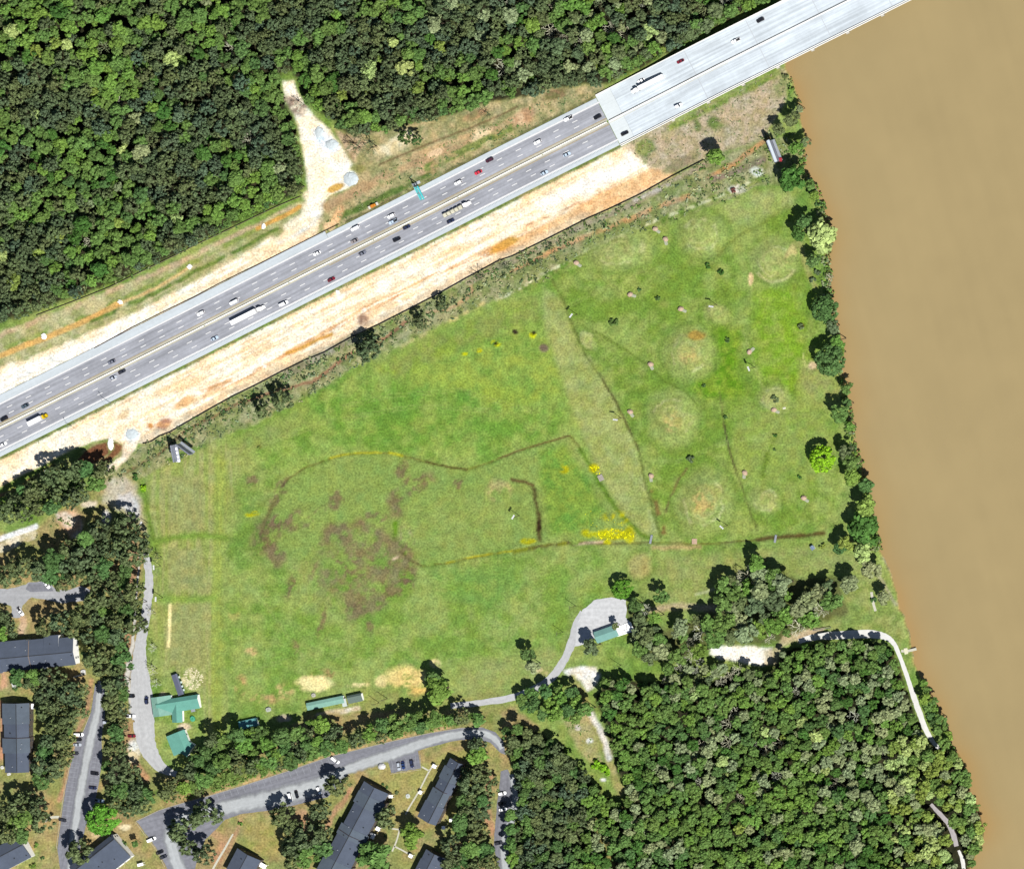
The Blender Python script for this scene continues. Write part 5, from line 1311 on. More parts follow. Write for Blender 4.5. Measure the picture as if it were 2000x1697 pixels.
for k, x, y, c, a, l in (
    ("pickup", 91, 1141, "white", vang(6, 9), "white pickup parked on the dark asphalt of the small lot under the pines"),
    ("pickup", 40, 1194, "white", vang(6, 9), "white pickup parked at the lower neck of the small pale lot"),
    ("van", 154, 1434, "white", 0, "white van parked topmost in the left row of the narrow car park"),
    ("sedan", 152, 1444, "black", 0, "black car parked just below the white van in the narrow car park"),
    ("sedan", 151, 1454, "silver", 0, "silver car parked third in the left row of the narrow car park"),
    ("sedan", 146, 1471, "dark", 0, "dark car parked below a gap in the left row of the narrow car park"),
    ("suv", 185, 1510, "black", vang(8, 1), "black car parked in the right row of the narrow car park, upper of two"),
    ("sedan", 181, 1538, "navy", vang(8, 1), "navy car parked in the right row of the narrow car park, lower of two"),
    ("pickup", 194, 1563, "ltblue", vang(8, 1), "pale pickup parked above the dense round green tree"),
    ("sedan", 122, 1601, "dark", vang(8, 2), "dark car parked alone at the lower left of the narrow car park"),
    ("suv", 208, 1410, "silver", 0, "silver car half hidden in tree shade beside the narrow car park"),
    ("pickup", 254, 1359, "black", 0, "black pickup parked across the left edge of the access road"),
    ("suv", 286, 1367, "navy", pi / 2, "navy car standing lengthways on the access road beside the clubhouse"),
    ("pickup", 255, 1398, "white", 0, "white pickup parked across the left edge of the access road"),
    ("sedan", 257, 1437, "dkred", 0, "dark red car parked off the left edge of the access road"),
    ("van", 655, 1484, "white", vang(9, 7), "white van parked slantwise at the upper kerb of the curved car park"),
    ("van", 567, 1557, "white", vang(2, 8), "white van parked beside a black car at the lower edge of the curved car park"),
    ("sedan", 579, 1551, "black", vang(2, 8), "black car parked right beside a white van in the curved car park"),
    ("suv", 623, 1543, "white", vang(4, 9), "white car parked partly under a pine in the curved car park"),
    ("van", 296, 1639, "white", vang(9, -4), "white van parked at the left end of the curved car park"),
    ("sedan", 312, 1664, "black", vang(9, -4), "black car, upper of a pair at the left end of the curved car park"),
    ("sedan", 319, 1673, "dark", vang(9, -4), "dark car, lower of a pair at the left end of the curved car park"),
    ("suv", 779, 1496, "silver", vang(1, 8), "silver car in the small parking bay, left of two blue cars"),
    ("sedan", 787, 1494, "blue", vang(1, 8), "blue car in the middle of the small parking bay"),
    ("suv", 804, 1491, "navy", vang(1, 8), "dark blue car parked last in the small parking bay"),
    ("suv", 981, 1549, "white", vang(9, -2), "white car parked alone at the left edge of the right hand car park"),
    ("sedan", 980, 1569, "black", vang(9, -2), "black car standing in for a shadow between two white cars, right hand car park"),  # added car body that stands in for a dark car shadow
    ("sedan", 982, 1580, "white", vang(9, -2), "white car parked just below the black shadow stand-in in the right hand car park"),
    ("suv", 974, 1646, "dark", vang(9, -2), "dark car in the shade at the bottom of the right hand car park")):
    vehicle(k, x, y, c, a, l, PK, z=.1)

# lorries
TRW = mat("white_trailer", (.72, .72, .72), .5, [(.5, .02)], raw=True)
CABW = mat("white_cab", (.7, .69, .69), .4, raw=True); CABY = mat("yellow_cab", (250, 214, 20), .4)
def cab(root, x, material, W=2.4, L=3.2, sleeper=2.0, H=3.0):
    mb = MB(); mb.rings([octa(L * .5, W * .85, .6, .2, x + L / 2 + L * .23), octa(L * .5, W * .88, 1.3, .2, x + L / 2 + L * .23), octa(L * .46, W * .8, 1.75, .2, x + L / 2 + L * .2)]); mb.build("bonnet", material, root)
    mb = MB(); mb.rings([octa(sleeper + 1, W, .6, .12, x + .2), octa(sleeper + 1, W, 2.2, .12, x + .2), octa(sleeper + .4, W * .92, H, .12, x)]); mb.build("cab", material, root)
    mb = MB(); mb.rings([[(x + .2 + (sleeper + 1) / 2 + .02, -W * .42, 1.8), (x + .2 + (sleeper + 1) / 2 + .02, W * .42, 1.8), (x + .1 + (sleeper + .5) / 2, W * .38, 2.7), (x + .1 + (sleeper + .5) / 2, -W * .38, 2.7)],
                         [(x + .25 + (sleeper + 1) / 2 + .05, -W * .42, 1.8), (x + .25 + (sleeper + 1) / 2 + .05, W * .42, 1.8), (x + .15 + (sleeper + .5) / 2, W * .38, 2.7), (x + .15 + (sleeper + .5) / 2, -W * .38, 2.7)]]); mb.build("windscreen", CGLASS, root)
def lorry(px, py, ang, trl, label, cabm, flat=False, rigid=False, group=None):
    zz = deck_z(px) + .05
    c = P(px, py, zz + 2.5); c.z = zz
    root = empty("box_truck" if rigid else ("flatbed_truck" if flat else "semi_truck"), c, ang, label, "truck", group)
    x0 = -trl / 2 - 2.0
    mb = MB()
    if flat:
        mb.box((x0 + trl / 2, 0, 1.25), (trl, 2.5, .25)); mb.build("flatbed", STEEL, root)
        for i in range(5):
            mb = MB(); w = trl / 5
            mb.rings([octa(w * .86, 2.4, 1.38, .1, x0 + w * (i + .5)), octa(w * .86, 2.4, 2.3, .1, x0 + w * (i + .5)), octa(w * .6, 1.7, 2.7 + .2 * (i % 2), .2, x0 + w * (i + .5))])
            mb.build("load_bundle", mat("cream_wrap", (236, 232, 208), .7, [(.8, .15)]), root)
    else:
        mb.box((x0 + trl / 2, 0, 2.65), (trl, 2.55, 2.75)); mb.build("trailer", TRW, root)
        mb = MB(); mb.box((x0 + trl / 2, 0, 1.1), (trl * .96, .9, .3)); mb.build("chassis", DARKG, root)
    xc = x0 + trl + (1.0 if rigid else 2.0)
    cab(root, xc, cabm, sleeper=.6 if rigid else 1.6, L=2.6 if rigid else 3.4, H=2.6 if rigid else 3.3)
    mb = MB(); mb.box((xc - .3, 0, .7), (3.6, 1.0, .3)); mb.build("chassis_frame", DARKG, root)
    xs = [x0 + 1.2, x0 + 2.5, xc - 1.2, xc + 2.2] if not rigid else [x0 + 1.8, xc + 1.2]
    wheels(root, 1, 2.5, .5, xs)
    return root
lorry(482, 616, EAST, 16.0, "plain white semi-trailer truck in the eastbound lanes", CABW, group="trucks on the highway")
lorry(1266, 164, WEST, 16.0, "white semi-trailer truck crossing the bridge westbound", CABW, group="trucks on the highway")
lorry(889, 410, EAST, 12.6, "flatbed truck carrying a row of cream wrapped bundles", CABW, flat=True, group="trucks on the highway")
lorry(74, 819, EAST, 8.2, "white box truck with a bright yellow cab", CABY, rigid=True, group="trucks on the highway")
# roller by the verge
ro = empty("road_roller", P(730, 402, 0), EAST, "orange road roller with pale drums parked on the grass verge", "roller")
OR = mat("orange_paint", (238, 150, 50), .5)
mb = MB(); mb.rings([octa(3.2, 1.7, .8, .15), octa(3.2, 1.7, 1.5, .15), octa(2.6, 1.3, 1.7, .15)]); mb.build("body", OR, ro)
mb = MB(); mb.box((0, 0, 2.5), (1.6, 1.6, .12)); mb.build("cab_roof", OR, ro)
mb = MB()
for sx in (-1, 1):
    for sy in (-1, 1): mb.box((sx * .7, sy * .7, 2.05), (.1, .1, .8))
mb.build("cab_post", DARKG, ro)["kind"] = "stuff"
for x in (-2.5, 2.5):
    mb = MB(); mb.bar((x, -.9, .75), (x, .9, .75), .75, 16); mb.build("drum", mat("roller_drum", (246, 240, 224), .5), ro)
# white cabinet etc by the small bay
cb = empty("tarpaulin_heap", P(746, 1496, 0), 0, "white tarpaulin covered heap beside the small parking bay", "heap")
mb = MB(); mb.rings([octa(4.4, 3.6, 0, .3), octa(4.2, 3.4, .8, .3), octa(2.6, 2.0, 1.6, .3), octa(.8, .6, 1.9, .3)]); mb.build("tarpaulin", mat("white_tarp", (250, 250, 250), .6, [(.8, .1)]), cb)
# ------------------------------------------------------------------ signs, billboards, poles, fences, stones
SIGNG = mat("sign_green", (.10, .56, .58), .4, raw=True)
g = empty("overhead_sign", P(815, 358, 0), atan2(-NY_, NX_), "teal green overhead road sign on a cantilever post beside the westbound lanes", "road sign")
mb = MB(); mb.bar((0, 0, 0), (0, 0, 8.2), .35, 10, .25); mb.build("post", GALV, g)
for z in (7.9, 6.7):
    mb = MB(); mb.bar((0, 0, z), (11.5, 0, z), .14, 8); mb.build("arm", GALV, g)
mb = MB()
for i in range(9): mb.bar((i * 1.25, 0, 6.7 if i % 2 else 7.9), ((i + 1) * 1.25, 0, 7.9 if i % 2 else 6.7), .07, 5)
mb.build("arm_lattice", GALV, g)["kind"] = "stuff"
# legible side towards the oncoming (westbound) traffic, that is up the road
for (x0, x1, lab) in ((2.2, 6.2, None), (6.6, 10.8, None)):
    mb = MB(); mb.box(((x0 + x1) / 2, .45, 7.4), (x1 - x0, .12, 3.4)); sp = mb.build("sign_panel", SIGNG, g)
    mb = MB(); mb.box(((x0 + x1) / 2, .52, 9.02), (x1 - x0 - .2, .03, .1)); mb.box(((x0 + x1) / 2, .52, 5.78), (x1 - x0 - .2, .03, .1)); mb.box((x0 + .15, .52, 7.4), (.1, .03, 3.14)); mb.box((x1 - .15, .52, 7.4), (.1, .03, 3.14)); mb.build("border", WHITE, sp)
mb = MB(); mb.box((6.5, 1.2, 5.4), (8.6, .9, .08)); mb.build("walkway", mat("sign_walkway", (.04, .30, .32), .5, raw=True), g)
mb = MB(); mb.box((0, -.2, .3), (1.6, 4.4, .6)); mb.build("footing", mat("footing_concrete", (214, 220, 222), .9), g)

FACE1 = mat("billboard_vinyl", (176, 182, 200), .6, [(.3, .2)]); FACE2 = mat("billboard_dark", (64, 62, 72), .6)
def billboard(name, label, faces, pole, zb, zt):
    c = P(*pole, 0)
    root = empty("billboard", c, 0, label, "billboard")
    mb = MB(); mb.bar((0, 0, 0), (0, 0, zt - .6), .55, 12); mb.build("pole", STEEL, root)
    for i, (p0, p1, side) in enumerate(faces):
        a, b_ = P(*p0, zt) - c, P(*p1, zt) - c
        d = Vector((b_.x - a.x, b_.y - a.y, 0)); L = d.length; rz = atan2(d.y, d.x)
        n = Vector((-sin(rz), cos(rz), 0)) * side
        m_ = (Vector((a.x, a.y, 0)) + Vector((b_.x, b_.y, 0))) / 2
        mb = MB(); mb.box((m_.x, m_.y, (zb + zt) / 2), (L, .35, zt - zb), rz); mb.build("face_panel", FACE1, root)
        q = m_ + n * 1.0
        mb = MB(); mb.box((q.x, q.y, zb - .25), (L, 1.5, .12), rz); mb.build("catwalk", GALV, root)
        for t in (-.45, -.15, .15, .45):
            e = q + Vector((cos(rz), sin(rz), 0)) * (t * L)
            mb = MB(); mb.bar((m_.x + cos(rz) * t * L, m_.y + sin(rz) * t * L, zb - .5), (e.x + n.x * .8, e.y + n.y * .8, zb - .5), .09, 5); mb.build("bracket", STEEL, root)
        mb = MB(); mb.box((m_.x - n.x * .5, m_.y - n.y * .5, zb + 1.2), (L, .2, .3), rz); mb.box((m_.x - n.x * .5, m_.y - n.y * .5, zt - .6), (L, .2, .3), rz); mb.build("beam", STEEL, root)
    return root
b1 = billboard("billboard", "two sided billboard in a V, by the silt fence at the field's upper left corner", [((333, 870), (339, 903), 1), ((343, 868), (370, 888), 1)], (350, 876), 7.5, 13.0)
mb = MB(); mb.box((0, 0, 10.2), (.1, .1, .1))
for i in range(4):
    q = P(337 + i * 1.8, 876 + i * 7.6, 7.4) - b1.location
    for j in (0, 1.3):
        mb = MB(); mb.box((q.x + .9 + j, q.y - .2, 7.45), (1.2, 1.7, .1), radians(10)); mb.build("catwalk_plank", mat("white_plank", (.6, .6, .68), .7, raw=True), b1)
b2 = billboard("billboard", "slim white topped billboard standing among bushes at the river bank near the bridge", [((1501, 275), (1517, 316), 1), ((1497, 276), (1513, 317), -1)], (1518, 290), 9.0, 14.0)
q0, q1 = P(1500, 274, 14.1) - b2.location, P(1516, 316, 14.1) - b2.location
d = q1 - q0
mb = MB(); mb.box(((q0.x + q1.x) / 2, (q0.y + q1.y) / 2, 14.12), (d.length, 1.5, .1), atan2(d.y, d.x)); mb.build("top_cover", mat("white_cover", (232, 244, 252), .5), b2)
mb = MB(); q = P(1525, 312, 9.0) - b2.location; mb.box((q.x, q.y, 9.6), (1.8, 2.2, .2)); mb.build("red_reflection", mat("red_paint", (190, 60, 70), .6), b2)  # red box standing in for a red reflection beside the billboard

def flood(px, py, label):
    """(px, py): where the lamp heads show"""
    b_ = P(px, py, 9.6); b_.z = 0
    root = empty("floodlight_pole", b_, random.uniform(0, pi), label, "floodlight", "floodlight poles on the practice field")
    mb = MB(); mb.bar((0, 0, 0), (0, 0, 9.7), .17, 8, .12); mb.build("pole", mat("weathered_pole", (120, 104, 84), .9), root)
    mb = MB(); mb.box((0, 0, 9.5), (2.4, .16, .16)); mb.build("crossarm", STEEL, root)
    for x in (-.95, 0, .95):
        mb = MB(); mb.rings([[(x - .35, -.1, 9.2), (x + .35, -.1, 9.2), (x + .35, .5, 9.35), (x - .35, .5, 9.35)], [(x - .4, -.2, 9.85), (x + .4, -.2, 9.85), (x + .4, .65, 9.95), (x - .4, .65, 9.95)]]); mb.build("lamp_head", mat("lamp_white", (250, 252, 255), .4), root)
    return root
for x, y, l in ((1116, 617, "white headed floodlight pole at the top of the pale mown strip"), (1389, 598, "white headed floodlight pole beside the small oblong green"), (1463, 720, "white headed floodlight pole on the bright green patch near the river trees"),
                (1202, 819, "white headed floodlight pole on the dark ditch of the mown strip"), (1410, 1029, "white headed floodlight pole below the lowest large green"), (1003, 1010, "white headed floodlight pole inside the damp basin"),
                (275, 1023, "white headed floodlight pole beside the gravel patch and pines"), (301, 1108, "white headed floodlight pole at the bend of the access road"), (305, 1170, "white headed floodlight pole beside the middle of the access road")):
    flood(x, y, l)
WOODP = mat("weathered_wood", (112, 98, 82), .9, [(2, .15)])
def pole(px, py, label, h=11.0, arm=True, lamp=False):
    root = empty("lamp_post" if lamp else "utility_pole", P(px, py, 0), random.uniform(0, pi) if not lamp else EAST + pi / 2, label, "lamp post" if lamp else "utility pole")
    mb = MB(); mb.bar((0, 0, 0), (0, 0, h), .16, 8, .11); mb.build("pole", GALV if lamp else WOODP, root)
    if lamp:
        mb = MB(); mb.bar((0, 0, h - .1), (2.6, 0, h + .3), .07, 6); mb.build("arm", GALV, root)
        mb = MB(); mb.box((2.8, 0, h + .3), (.8, .35, .18)); mb.build("lamp_head", mat("lamp_grey", (200, 204, 210), .4), root)
    elif arm:
        mb = MB(); mb.box((0, 0, h - .7), (2.6, .12, .14)); mb.build("crossarm", WOODP, root)
        for x in (-1.1, -.4, .4, 1.1):
            mb = MB(); mb.bar((x, 0, h - .62), (x, 0, h - .38), .07, 6); mb.build("insulator", GALV, root)
for x, y, l in ((757, 1364, "wooden utility pole right of the equipment shed"), (741, 1372, "wooden utility pole close behind the equipment shed"), (1125, 1183, "wooden utility pole at the upper left of the gravel lot"), (1100, 1234, "wooden utility pole left of the gravel lane"), (1213, 1299, "wooden utility pole in the grass below the gravel lot")):
    pole(x, y, l)
pole(217, 787, "tall steel lamp post on the eastbound verge of the highway", 10, lamp=True)
pole(140, 832, "steel lamp post on the grassy verge near the yellow cabbed lorry", 6, lamp=True)

FENM = mat("silt_fence_cloth", (26, 24, 26), .9)
def fence(name, pts, label, h, material, postm, every=7.0, th=.10, cat="fence"):
    base = P(*pts[0], 0)
    root = empty(name, base, 0, label, cat)
    for i, (a, b_) in enumerate(zip(pts[:-1], pts[1:])):
        pa, pb = P(*a, 0) - base, P(*b_, 0) - base
        d = pb - pa
        mb = MB(); n = max(1, int(d.length / every))
        prev = pa
        for k in range(1, n + 1):
            q = pa + d * (k / n) + Vector((random.uniform(-.25, .25), random.uniform(-.25, .25), 0)) * (1 if k < n else 0)
            c = (prev + q) / 2; e = q - prev
            mb.box((c.x, c.y, h / 2), (e.length + .05, th, h), atan2(e.y, e.x)); prev = q
        mb.build("fence_panel", material, root)
        for k in range(n):
            q = pa + d * (k / n); mb = MB(); mb.bar((q.x, q.y, 0), (q.x, q.y, h + .2), .06, 5); mb.build("post", postm, root)
    return root
fence("silt_fence", FENCE, "long black silt fence along the lower edge of the bare earth strip", 1.0, FENM, WOODP, every=14, th=.35)
fence("silt_fence", [(185, 680), (222, 660), (258, 640), (318, 610), (380, 580), (425, 556), (475, 531), (500, 519), (560, 489), (600, 469), (635, 451), (662, 438)], "dark brown low fence between the upper bare earth and the highway shoulder", .7, mat("brown_cloth", (96, 70, 54), .9), WOODP, every=14, th=.22)
fence("wire_fence", [(72, 616), (115, 600), (160, 583), (215, 561), (262, 538), (307, 516), (345, 498), (380, 480), (440, 452), (500, 423), (545, 402), (588, 384)], "grey wire fence along the foot of the upper wood", 1.1, mat("rusty_wire", (150, 132, 116), .8), GALV, every=12, th=.12)

ROCKW = mat("white_riprap", (.6, .6, .58), .9, [(1.2, .12)], raw=True); ROCKT = mat("tan_boulder", (228, 198, 172), .9, [(.9, .15)]); ROCKG = mat("grey_green_slab", (190, 196, 168), .9, [(.9, .15)]); ROCKP = mat("pale_blue_gravel", (226, 238, 242), .9, [(1.0, .1)])
def lump(rx, ry, h, seed, n=14, rows=4, rough=.18):
    r = random.Random(seed); mb = MB(); rr = []
    for k in range(rows + 1):
        t = k / rows
        rad = cos(t * pi / 2 * .94); z = h * sin(t * pi / 2)
        rr.append([(rx * rad * cos(2 * pi * i / n) * (1 + r.uniform(-rough, rough)), ry * rad * sin(2 * pi * i / n) * (1 + r.uniform(-rough, rough)), z * (1 + r.uniform(-rough, rough) * .4)) for i in range(n)])
    rr[0] = [(x, y, -.15) for x, y, z in rr[0]]
    mb.rings(rr)
    return mb
for i, (x, y, rx, ry, h, m_, l) in enumerate((
    (235, 590, 1.6, 1.6, .8, ROCKW, "white riprap heap where the orange ditch narrows"), (370, 521, 1.7, 1.9, .8, ROCKW, "white riprap heap at the upper end of the orange ditch"), (86, 657, 1.9, 2.4, .8, ROCKW, "white riprap heap lowest along the orange ditch"),
    (515, 442, 1.5, 2.0, .8, ROCKW, "white riprap heap just left of the short ochre pool"), (216, 867, 2.2, 4.6, .9, ROCKW, "long white riprap heap splitting the brown pond in two"), (91, 920, 1.6, 1.6, .8, ROCKW, "white riprap heap beside the pines in the lower ditch"),
    (659, 570, 1.2, 1.2, .7, ROCKW, "round white stone heap on the green verge by the dark red car"), (686, 350, 4.4, 4.2, 1.2, ROCKP, "large pale gravel heap at the right of the track"), (648, 282, 4.0, 2.8, 1.0, ROCKP, "pale blue gravel heap halfway up the track"), (624, 258, 2.6, 3.4, .9, ROCKP, "pale blue gravel heap highest up the track"), (258, 848, 3.8, 3.4, .7, ROCKP, "pale gravel heap at the bend below the highway"),
    (1586, 150, 0.1, .1, .1, ROCKW, None))):
    if not l: continue
    root = empty("stone_heap", P(x, y, 0), 0, l, "stone heap")
    if m_ is ROCKW: rx, ry = rx * .8, ry * .8
    lump(rx, ry, h, i).build("heap_core", m_, root)
    r = random.Random(i)
    for k in range(7):
        a = r.uniform(0, 2 * pi); s = r.uniform(.3, .6)
        o = lump(s, s * .8, s * .8, 100 + i * 10 + k, 7, 2, .25).build("stone", m_, root); o.location = (cos(a) * rx * r.uniform(.5, 1.1), sin(a) * ry * r.uniform(.5, 1.1), h * .3)
BOUL = None
for i, (x, y, a, l) in enumerate(((1231, 575, 20, "tan boulder target, left of a small black bush pair"), (1330, 603, 10, "tan boulder target left of the oblong green"), (1271, 711, -30, "tan boulder target on the thin ditch left of the large pale mound"), (1464, 687, 80, "tan boulder target above a floodlight pole near the river trees"), (1231, 804, -20, "tan boulder target left of the middle mound on the ditch"),
                                (1272, 929, -50, "tan boulder target below the middle mound by the mown strip"), (1455, 923, -60, "tan boulder target on the straight ditch right of the lowest mound"), (1280, 447, 0, "tan boulder target topmost, just above another one"), (1300, 467, -40, "tan boulder target right of the upper left pale mound"), (1126, 513, 0, "tan boulder target by the field's upper edge, left of all mounds"), (1512, 800, 10, "pale boulder target under the olive bush on the small right mound"), (1570, 972, 0, "pale boulder target inside a dark ring near the lower river trees"))):
    root = empty("boulder_target", P(x, y, 0), radians(a), l, "boulder", "boulder targets on the practice field")
    o = lump(1.75, 1.5, 1.9, 50 + i, 12, 4, .12).build("boulder", ROCKT, root)
    mb = MB(); mb.rings([octa(3.2, 1.9, 0, .2), octa(2.8, 1.6, .5, .2)]); o = mb.build("slab", ROCKG, root); o.location = (1.5, -1.4, 0); o.rotation_euler = (0, 0, -.6)
for x, y, l, wx, wy, a, m_ in ((1272, 1053, "narrow grey footbridge over the ditch at the foot of the mown strip", 1.2, 5.2, -12, GALV), (1357, 1057, "square pinkish plank footbridge over the ditch", 3.0, 3.2, 0, mat("pink_plank", (222, 190, 164), .8, [(1, .1)])), (1515, 1052, "narrow grey footbridge over the darkest part of the ditch", 1.2, 4.6, -10, GALV), (1174, 933, "short grey footbridge over the ditch beside yellow flowers", 3.0, 3.6, 25, mat("grey_plank", (188, 180, 170), .8, [(1, .1)])), (603, 0, None, 0, 0, 0, None)):
    if not l: continue
    root = empty("footbridge", P(x, y, 0), radians(a), l, "footbridge", "footbridges over the field ditch")
    mb = MB(); k = max(5, int(wy / .6))
    for i in range(k):
        mb = MB(); mb.box((0, -wy / 2 + (i + .5) * wy / k, .5 + .01 * (i % 2)), (wx, wy / k - .05, .12)); mb.build("plank", m_, root)
    for s in (-1, 1):
        mb = MB(); mb.box((s * wx * .42, 0, .3), (.14, wy, .26)); mb.build("beam", WOODP, root)
# small things around the clubhouse and homes
for x, y, rx, ry, h, c, l, nm, ct in ((105, 1413, 0, 0, 0, None, None, None, None), (377, 1403, 1.3, 1.6, 1.2, (84, 190, 150), "small bright green covered thing below the clubhouse awning", "covered_cart", "cart"), (613, 1357, 1.2, 1.2, 1.0, (206, 204, 190), "small round pale tank on the grass above the long shelter", "water_tank", "tank"), (525, 1385, 1.5, 1.3, 1.2, (200, 206, 196), "pale round tank half hidden in pine shade", "water_tank", "tank"),
                                    (1532, 797, .9, .6, .6, (252, 250, 222), "small cream white box right of the small right mound", "utility_box", "box"), (5, 1498, 1.0, 1.0, .9, (246, 246, 236), "white round unit left of the upright apartment block", "utility_box", "box"), (18, 1511, 1.1, .8, .9, (240, 240, 236), "white unit below the upright apartment block", "utility_box", "box"), (665, 1311, 0, 0, 0, None, None, None, None),
                                    (163, 1311, 1.4, 1.1, 1.0, (240, 240, 238), "white unit at the end of the short path by the big block", "utility_box", "box"), (797, 1554, 1.2, 1.3, .6, (226, 232, 226), "pale square cover on the lawn between two apartment buildings", "utility_box", "box"), (28, 1336, 1.2, 2.6, 1.2, (240, 244, 240), "tall white unit on the grass above the upright block", "utility_box", "box"), (1590, 1221, 1.4, .6, .8, (214, 236, 230), "pale glass green boat shell at the wood edge above the white shelter", "boat_shell", "boat")):
    if not l: continue
    root = empty(nm, P(x, y, 0), radians(15), l, ct)
    mb = MB(); mb.rings([octa(rx * 2, ry * 2, 0, .25), octa(rx * 2, ry * 2, h * .8, .25), octa(rx * 1.6, ry * 1.5, h, .25)]); mb.build("casing", mat(nm + "_paint", c, .6), root)
    mb = MB(); mb.box((0, 0, h + .03), (rx * .8, ry * .5, .08)); mb.build("lid", mat(nm + "_lid", tuple(v * .85 for v in c), .6), root)
for (x, y, l) in ((258, 1478, "cream coloured lumber stack beside the lower access road"),):
    root = empty("lumber_bundle", P(x, y, 0), radians(-82), l, "lumber")
    for i in range(7):
        mb = MB(); mb.box((random.uniform(-.2, .2), -1.5 + i * .5, .25 + .02 * (i % 2)), (6.2, .46, .4)); mb.build("plank", mat("cream_lumber", (250, 234, 190), .8, [(1, .06)]), root)
# ------------------------------------------------------------------ trees
LEAF = object_colour_mat("leaf_spray", .75, .1, hue=.012, val=.24, trans=.08)
LEAFS = object_colour_mat("leaf_spray_of_wood", .75, .1, hue=.008, val=.24, attr="tint", trans=.08)
BARK = mat("bark", (120, 104, 88), .95, [(3, .2)])
TWIG = object_colour_mat("bare_twig", .9, .1, val=.25)

def rand_dir(r):
    while True:
        v = r.normal(size=3)
        n = np.linalg.norm(v)
        if n > 1e-6: return v / n
def leaf_quads(r, centres, radii, per, size, up=.35, flat=1.0):
    """per leaf sprays on every clump: bent little quads that face outward"""
    V, F = [], []
    for c, rad in zip(centres, radii):
        k = len(V); q = rad * .72
        V += [c + np.array(o) * q for o in ((1, 0, 0), (0, 1, 0), (-1, 0, 0), (0, -1, 0), (0, 0, .8), (0, 0, -.8))]
        F += [(k, k + 1, k + 4, k + 4), (k + 1, k + 2, k + 4, k + 4), (k + 2, k + 3, k + 4, k + 4), (k + 3, k, k + 4, k + 4)] if False else [(k, k + 4, k + 2, k + 5), (k + 1, k + 4, k + 3, k + 5), (k, k + 1, k + 2, k + 3)]
        for _ in range(per):
            d = rand_dir(r)
            if d[2] < -.35: d[2] *= -.6
            p = c + d * np.array([rad, rad, rad * flat]) * r.uniform(.65, 1.05)
            nrm = d + r.normal(size=3) * .30 + np.array([0, 0, up * .35])
            nrm /= np.linalg.norm(nrm)
            t = np.cross(nrm, rand_dir(r)); t /= np.linalg.norm(t) + 1e-9
            b = np.cross(nrm, t)
            s = size * r.uniform(.6, 1.35)
            k = len(V)
            V += [p - t * s - b * s * .55, p + t * s * .3 - b * s * .7, p + t * s + b * s * .5, p - t * s * .35 + b * s * .75]
            F.append((k, k + 1, k + 2, k + 3))
    return np.array(V), np.array(F)
def broad(seed, n=26, per=24, size=.125, squash=.95):
    r = np.random.default_rng(seed)
    C, R = [], []
    # lobed outline: a few big boughs carry the clumps
    boughs = [(r.uniform(0, 2 * pi), r.uniform(.72, 1.08)) for _ in range(6)]
    for k in range(n):
        a = r.uniform(0, 2 * pi)
        lim = np.interp(0, [0], [1])
        w = max(math.exp(-((math.atan2(sin(a - b), cos(a - b))) / .5) ** 2) * l for b, l in boughs)
        lim = .62 + .38 * w
        rad = math.sqrt(r.uniform(0, 1)) * .80 * lim
        h = math.sqrt(max(0, 1 - (rad / .98) ** 2))
        z = h * r.uniform(.62, 1.0) * squash
        C.append(np.array([cos(a) * rad, sin(a) * rad, z])); R.append(r.uniform(.17, .30))
    return leaf_quads(r, C, R, per, size, flat=.8)
def dense(seed):
    r = np.random.default_rng(seed)
    C, R = [], []
    for k in range(110):
        a, rad = r.uniform(0, 2 * pi), math.sqrt(r.uniform(0, 1)) * .9
        C.append(np.array([cos(a) * rad, sin(a) * rad, math.sqrt(1 - rad * rad) * .95])); R.append(r.uniform(.12, .18))
    return leaf_quads(r, C, R, 15, .08, flat=.8)
def pine(seed, n=46, per=14):
    r = np.random.default_rng(seed)
    C, R = [], []
    for k in range(n):
        a = r.uniform(0, 2 * pi); rad = math.sqrt(r.uniform(0, 1)) * .92
        z = (1 - rad) * 1.05 + r.uniform(-.12, .3)
        C.append(np.array([cos(a) * rad, sin(a) * rad, max(.05, z)])); R.append(r.uniform(.14, .24))
    return leaf_quads(r, C, R, per, .09, up=.2, flat=.6)
def branchy(seed):
    """leafless spring crown: a fan of twigs"""
    r = np.random.default_rng(seed)
    mb = MB()
    def grow(p, d, L, rad, depth):
        q = p + d * L
        mb.bar(p, q, rad, 4, rad * .6)
        if depth == 0: return
        for _ in range(3 if depth > 1 else 4):
            e = d + r.normal(size=3) * .55 + np.array([0, 0, .15]); e /= np.linalg.norm(e)
            grow(q, e, L * r.uniform(.55, .8), rad * .62, depth - 1)
    for k in range(6):
        a = 2 * pi * k / 6 + r.uniform(-.3, .3)
        d = np.array([cos(a) * .8, sin(a) * .8, r.uniform(.35, 1.0)]); d /= np.linalg.norm(d)
        grow(np.array([0, 0, 0.]), d, .42, .035, 3)
    return np.array(mb.v), mb.f
def mesh_of(name, vf, m):
    return np_mesh(name, vf[0], vf[1], m)
BV = [broad(s) for s in range(100, 109)]
PV = [pine(s) for s in range(200, 206)]
DV = [dense(s) for s in range(300, 302)]
SV = [broad(s, 11, 15, .2, .8) for s in range(400, 405)]
BROAD = [mesh_of("crown", v, LEAF) for v in BV]
PINE = [mesh_of("crown", v, LEAF) for v in PV]
DENSE = [mesh_of("crown", v, LEAF) for v in DV]
SHRUB = [mesh_of("foliage", v, LEAF) for v in SV]
BARE = []
for s in range(500, 504):
    v, f = branchy(s)
    me = bpy.data.meshes.new("crown"); me.from_pydata([tuple(p) for p in v], [], f); me.materials.append(TWIG); BARE.append(me)
mb = MB()
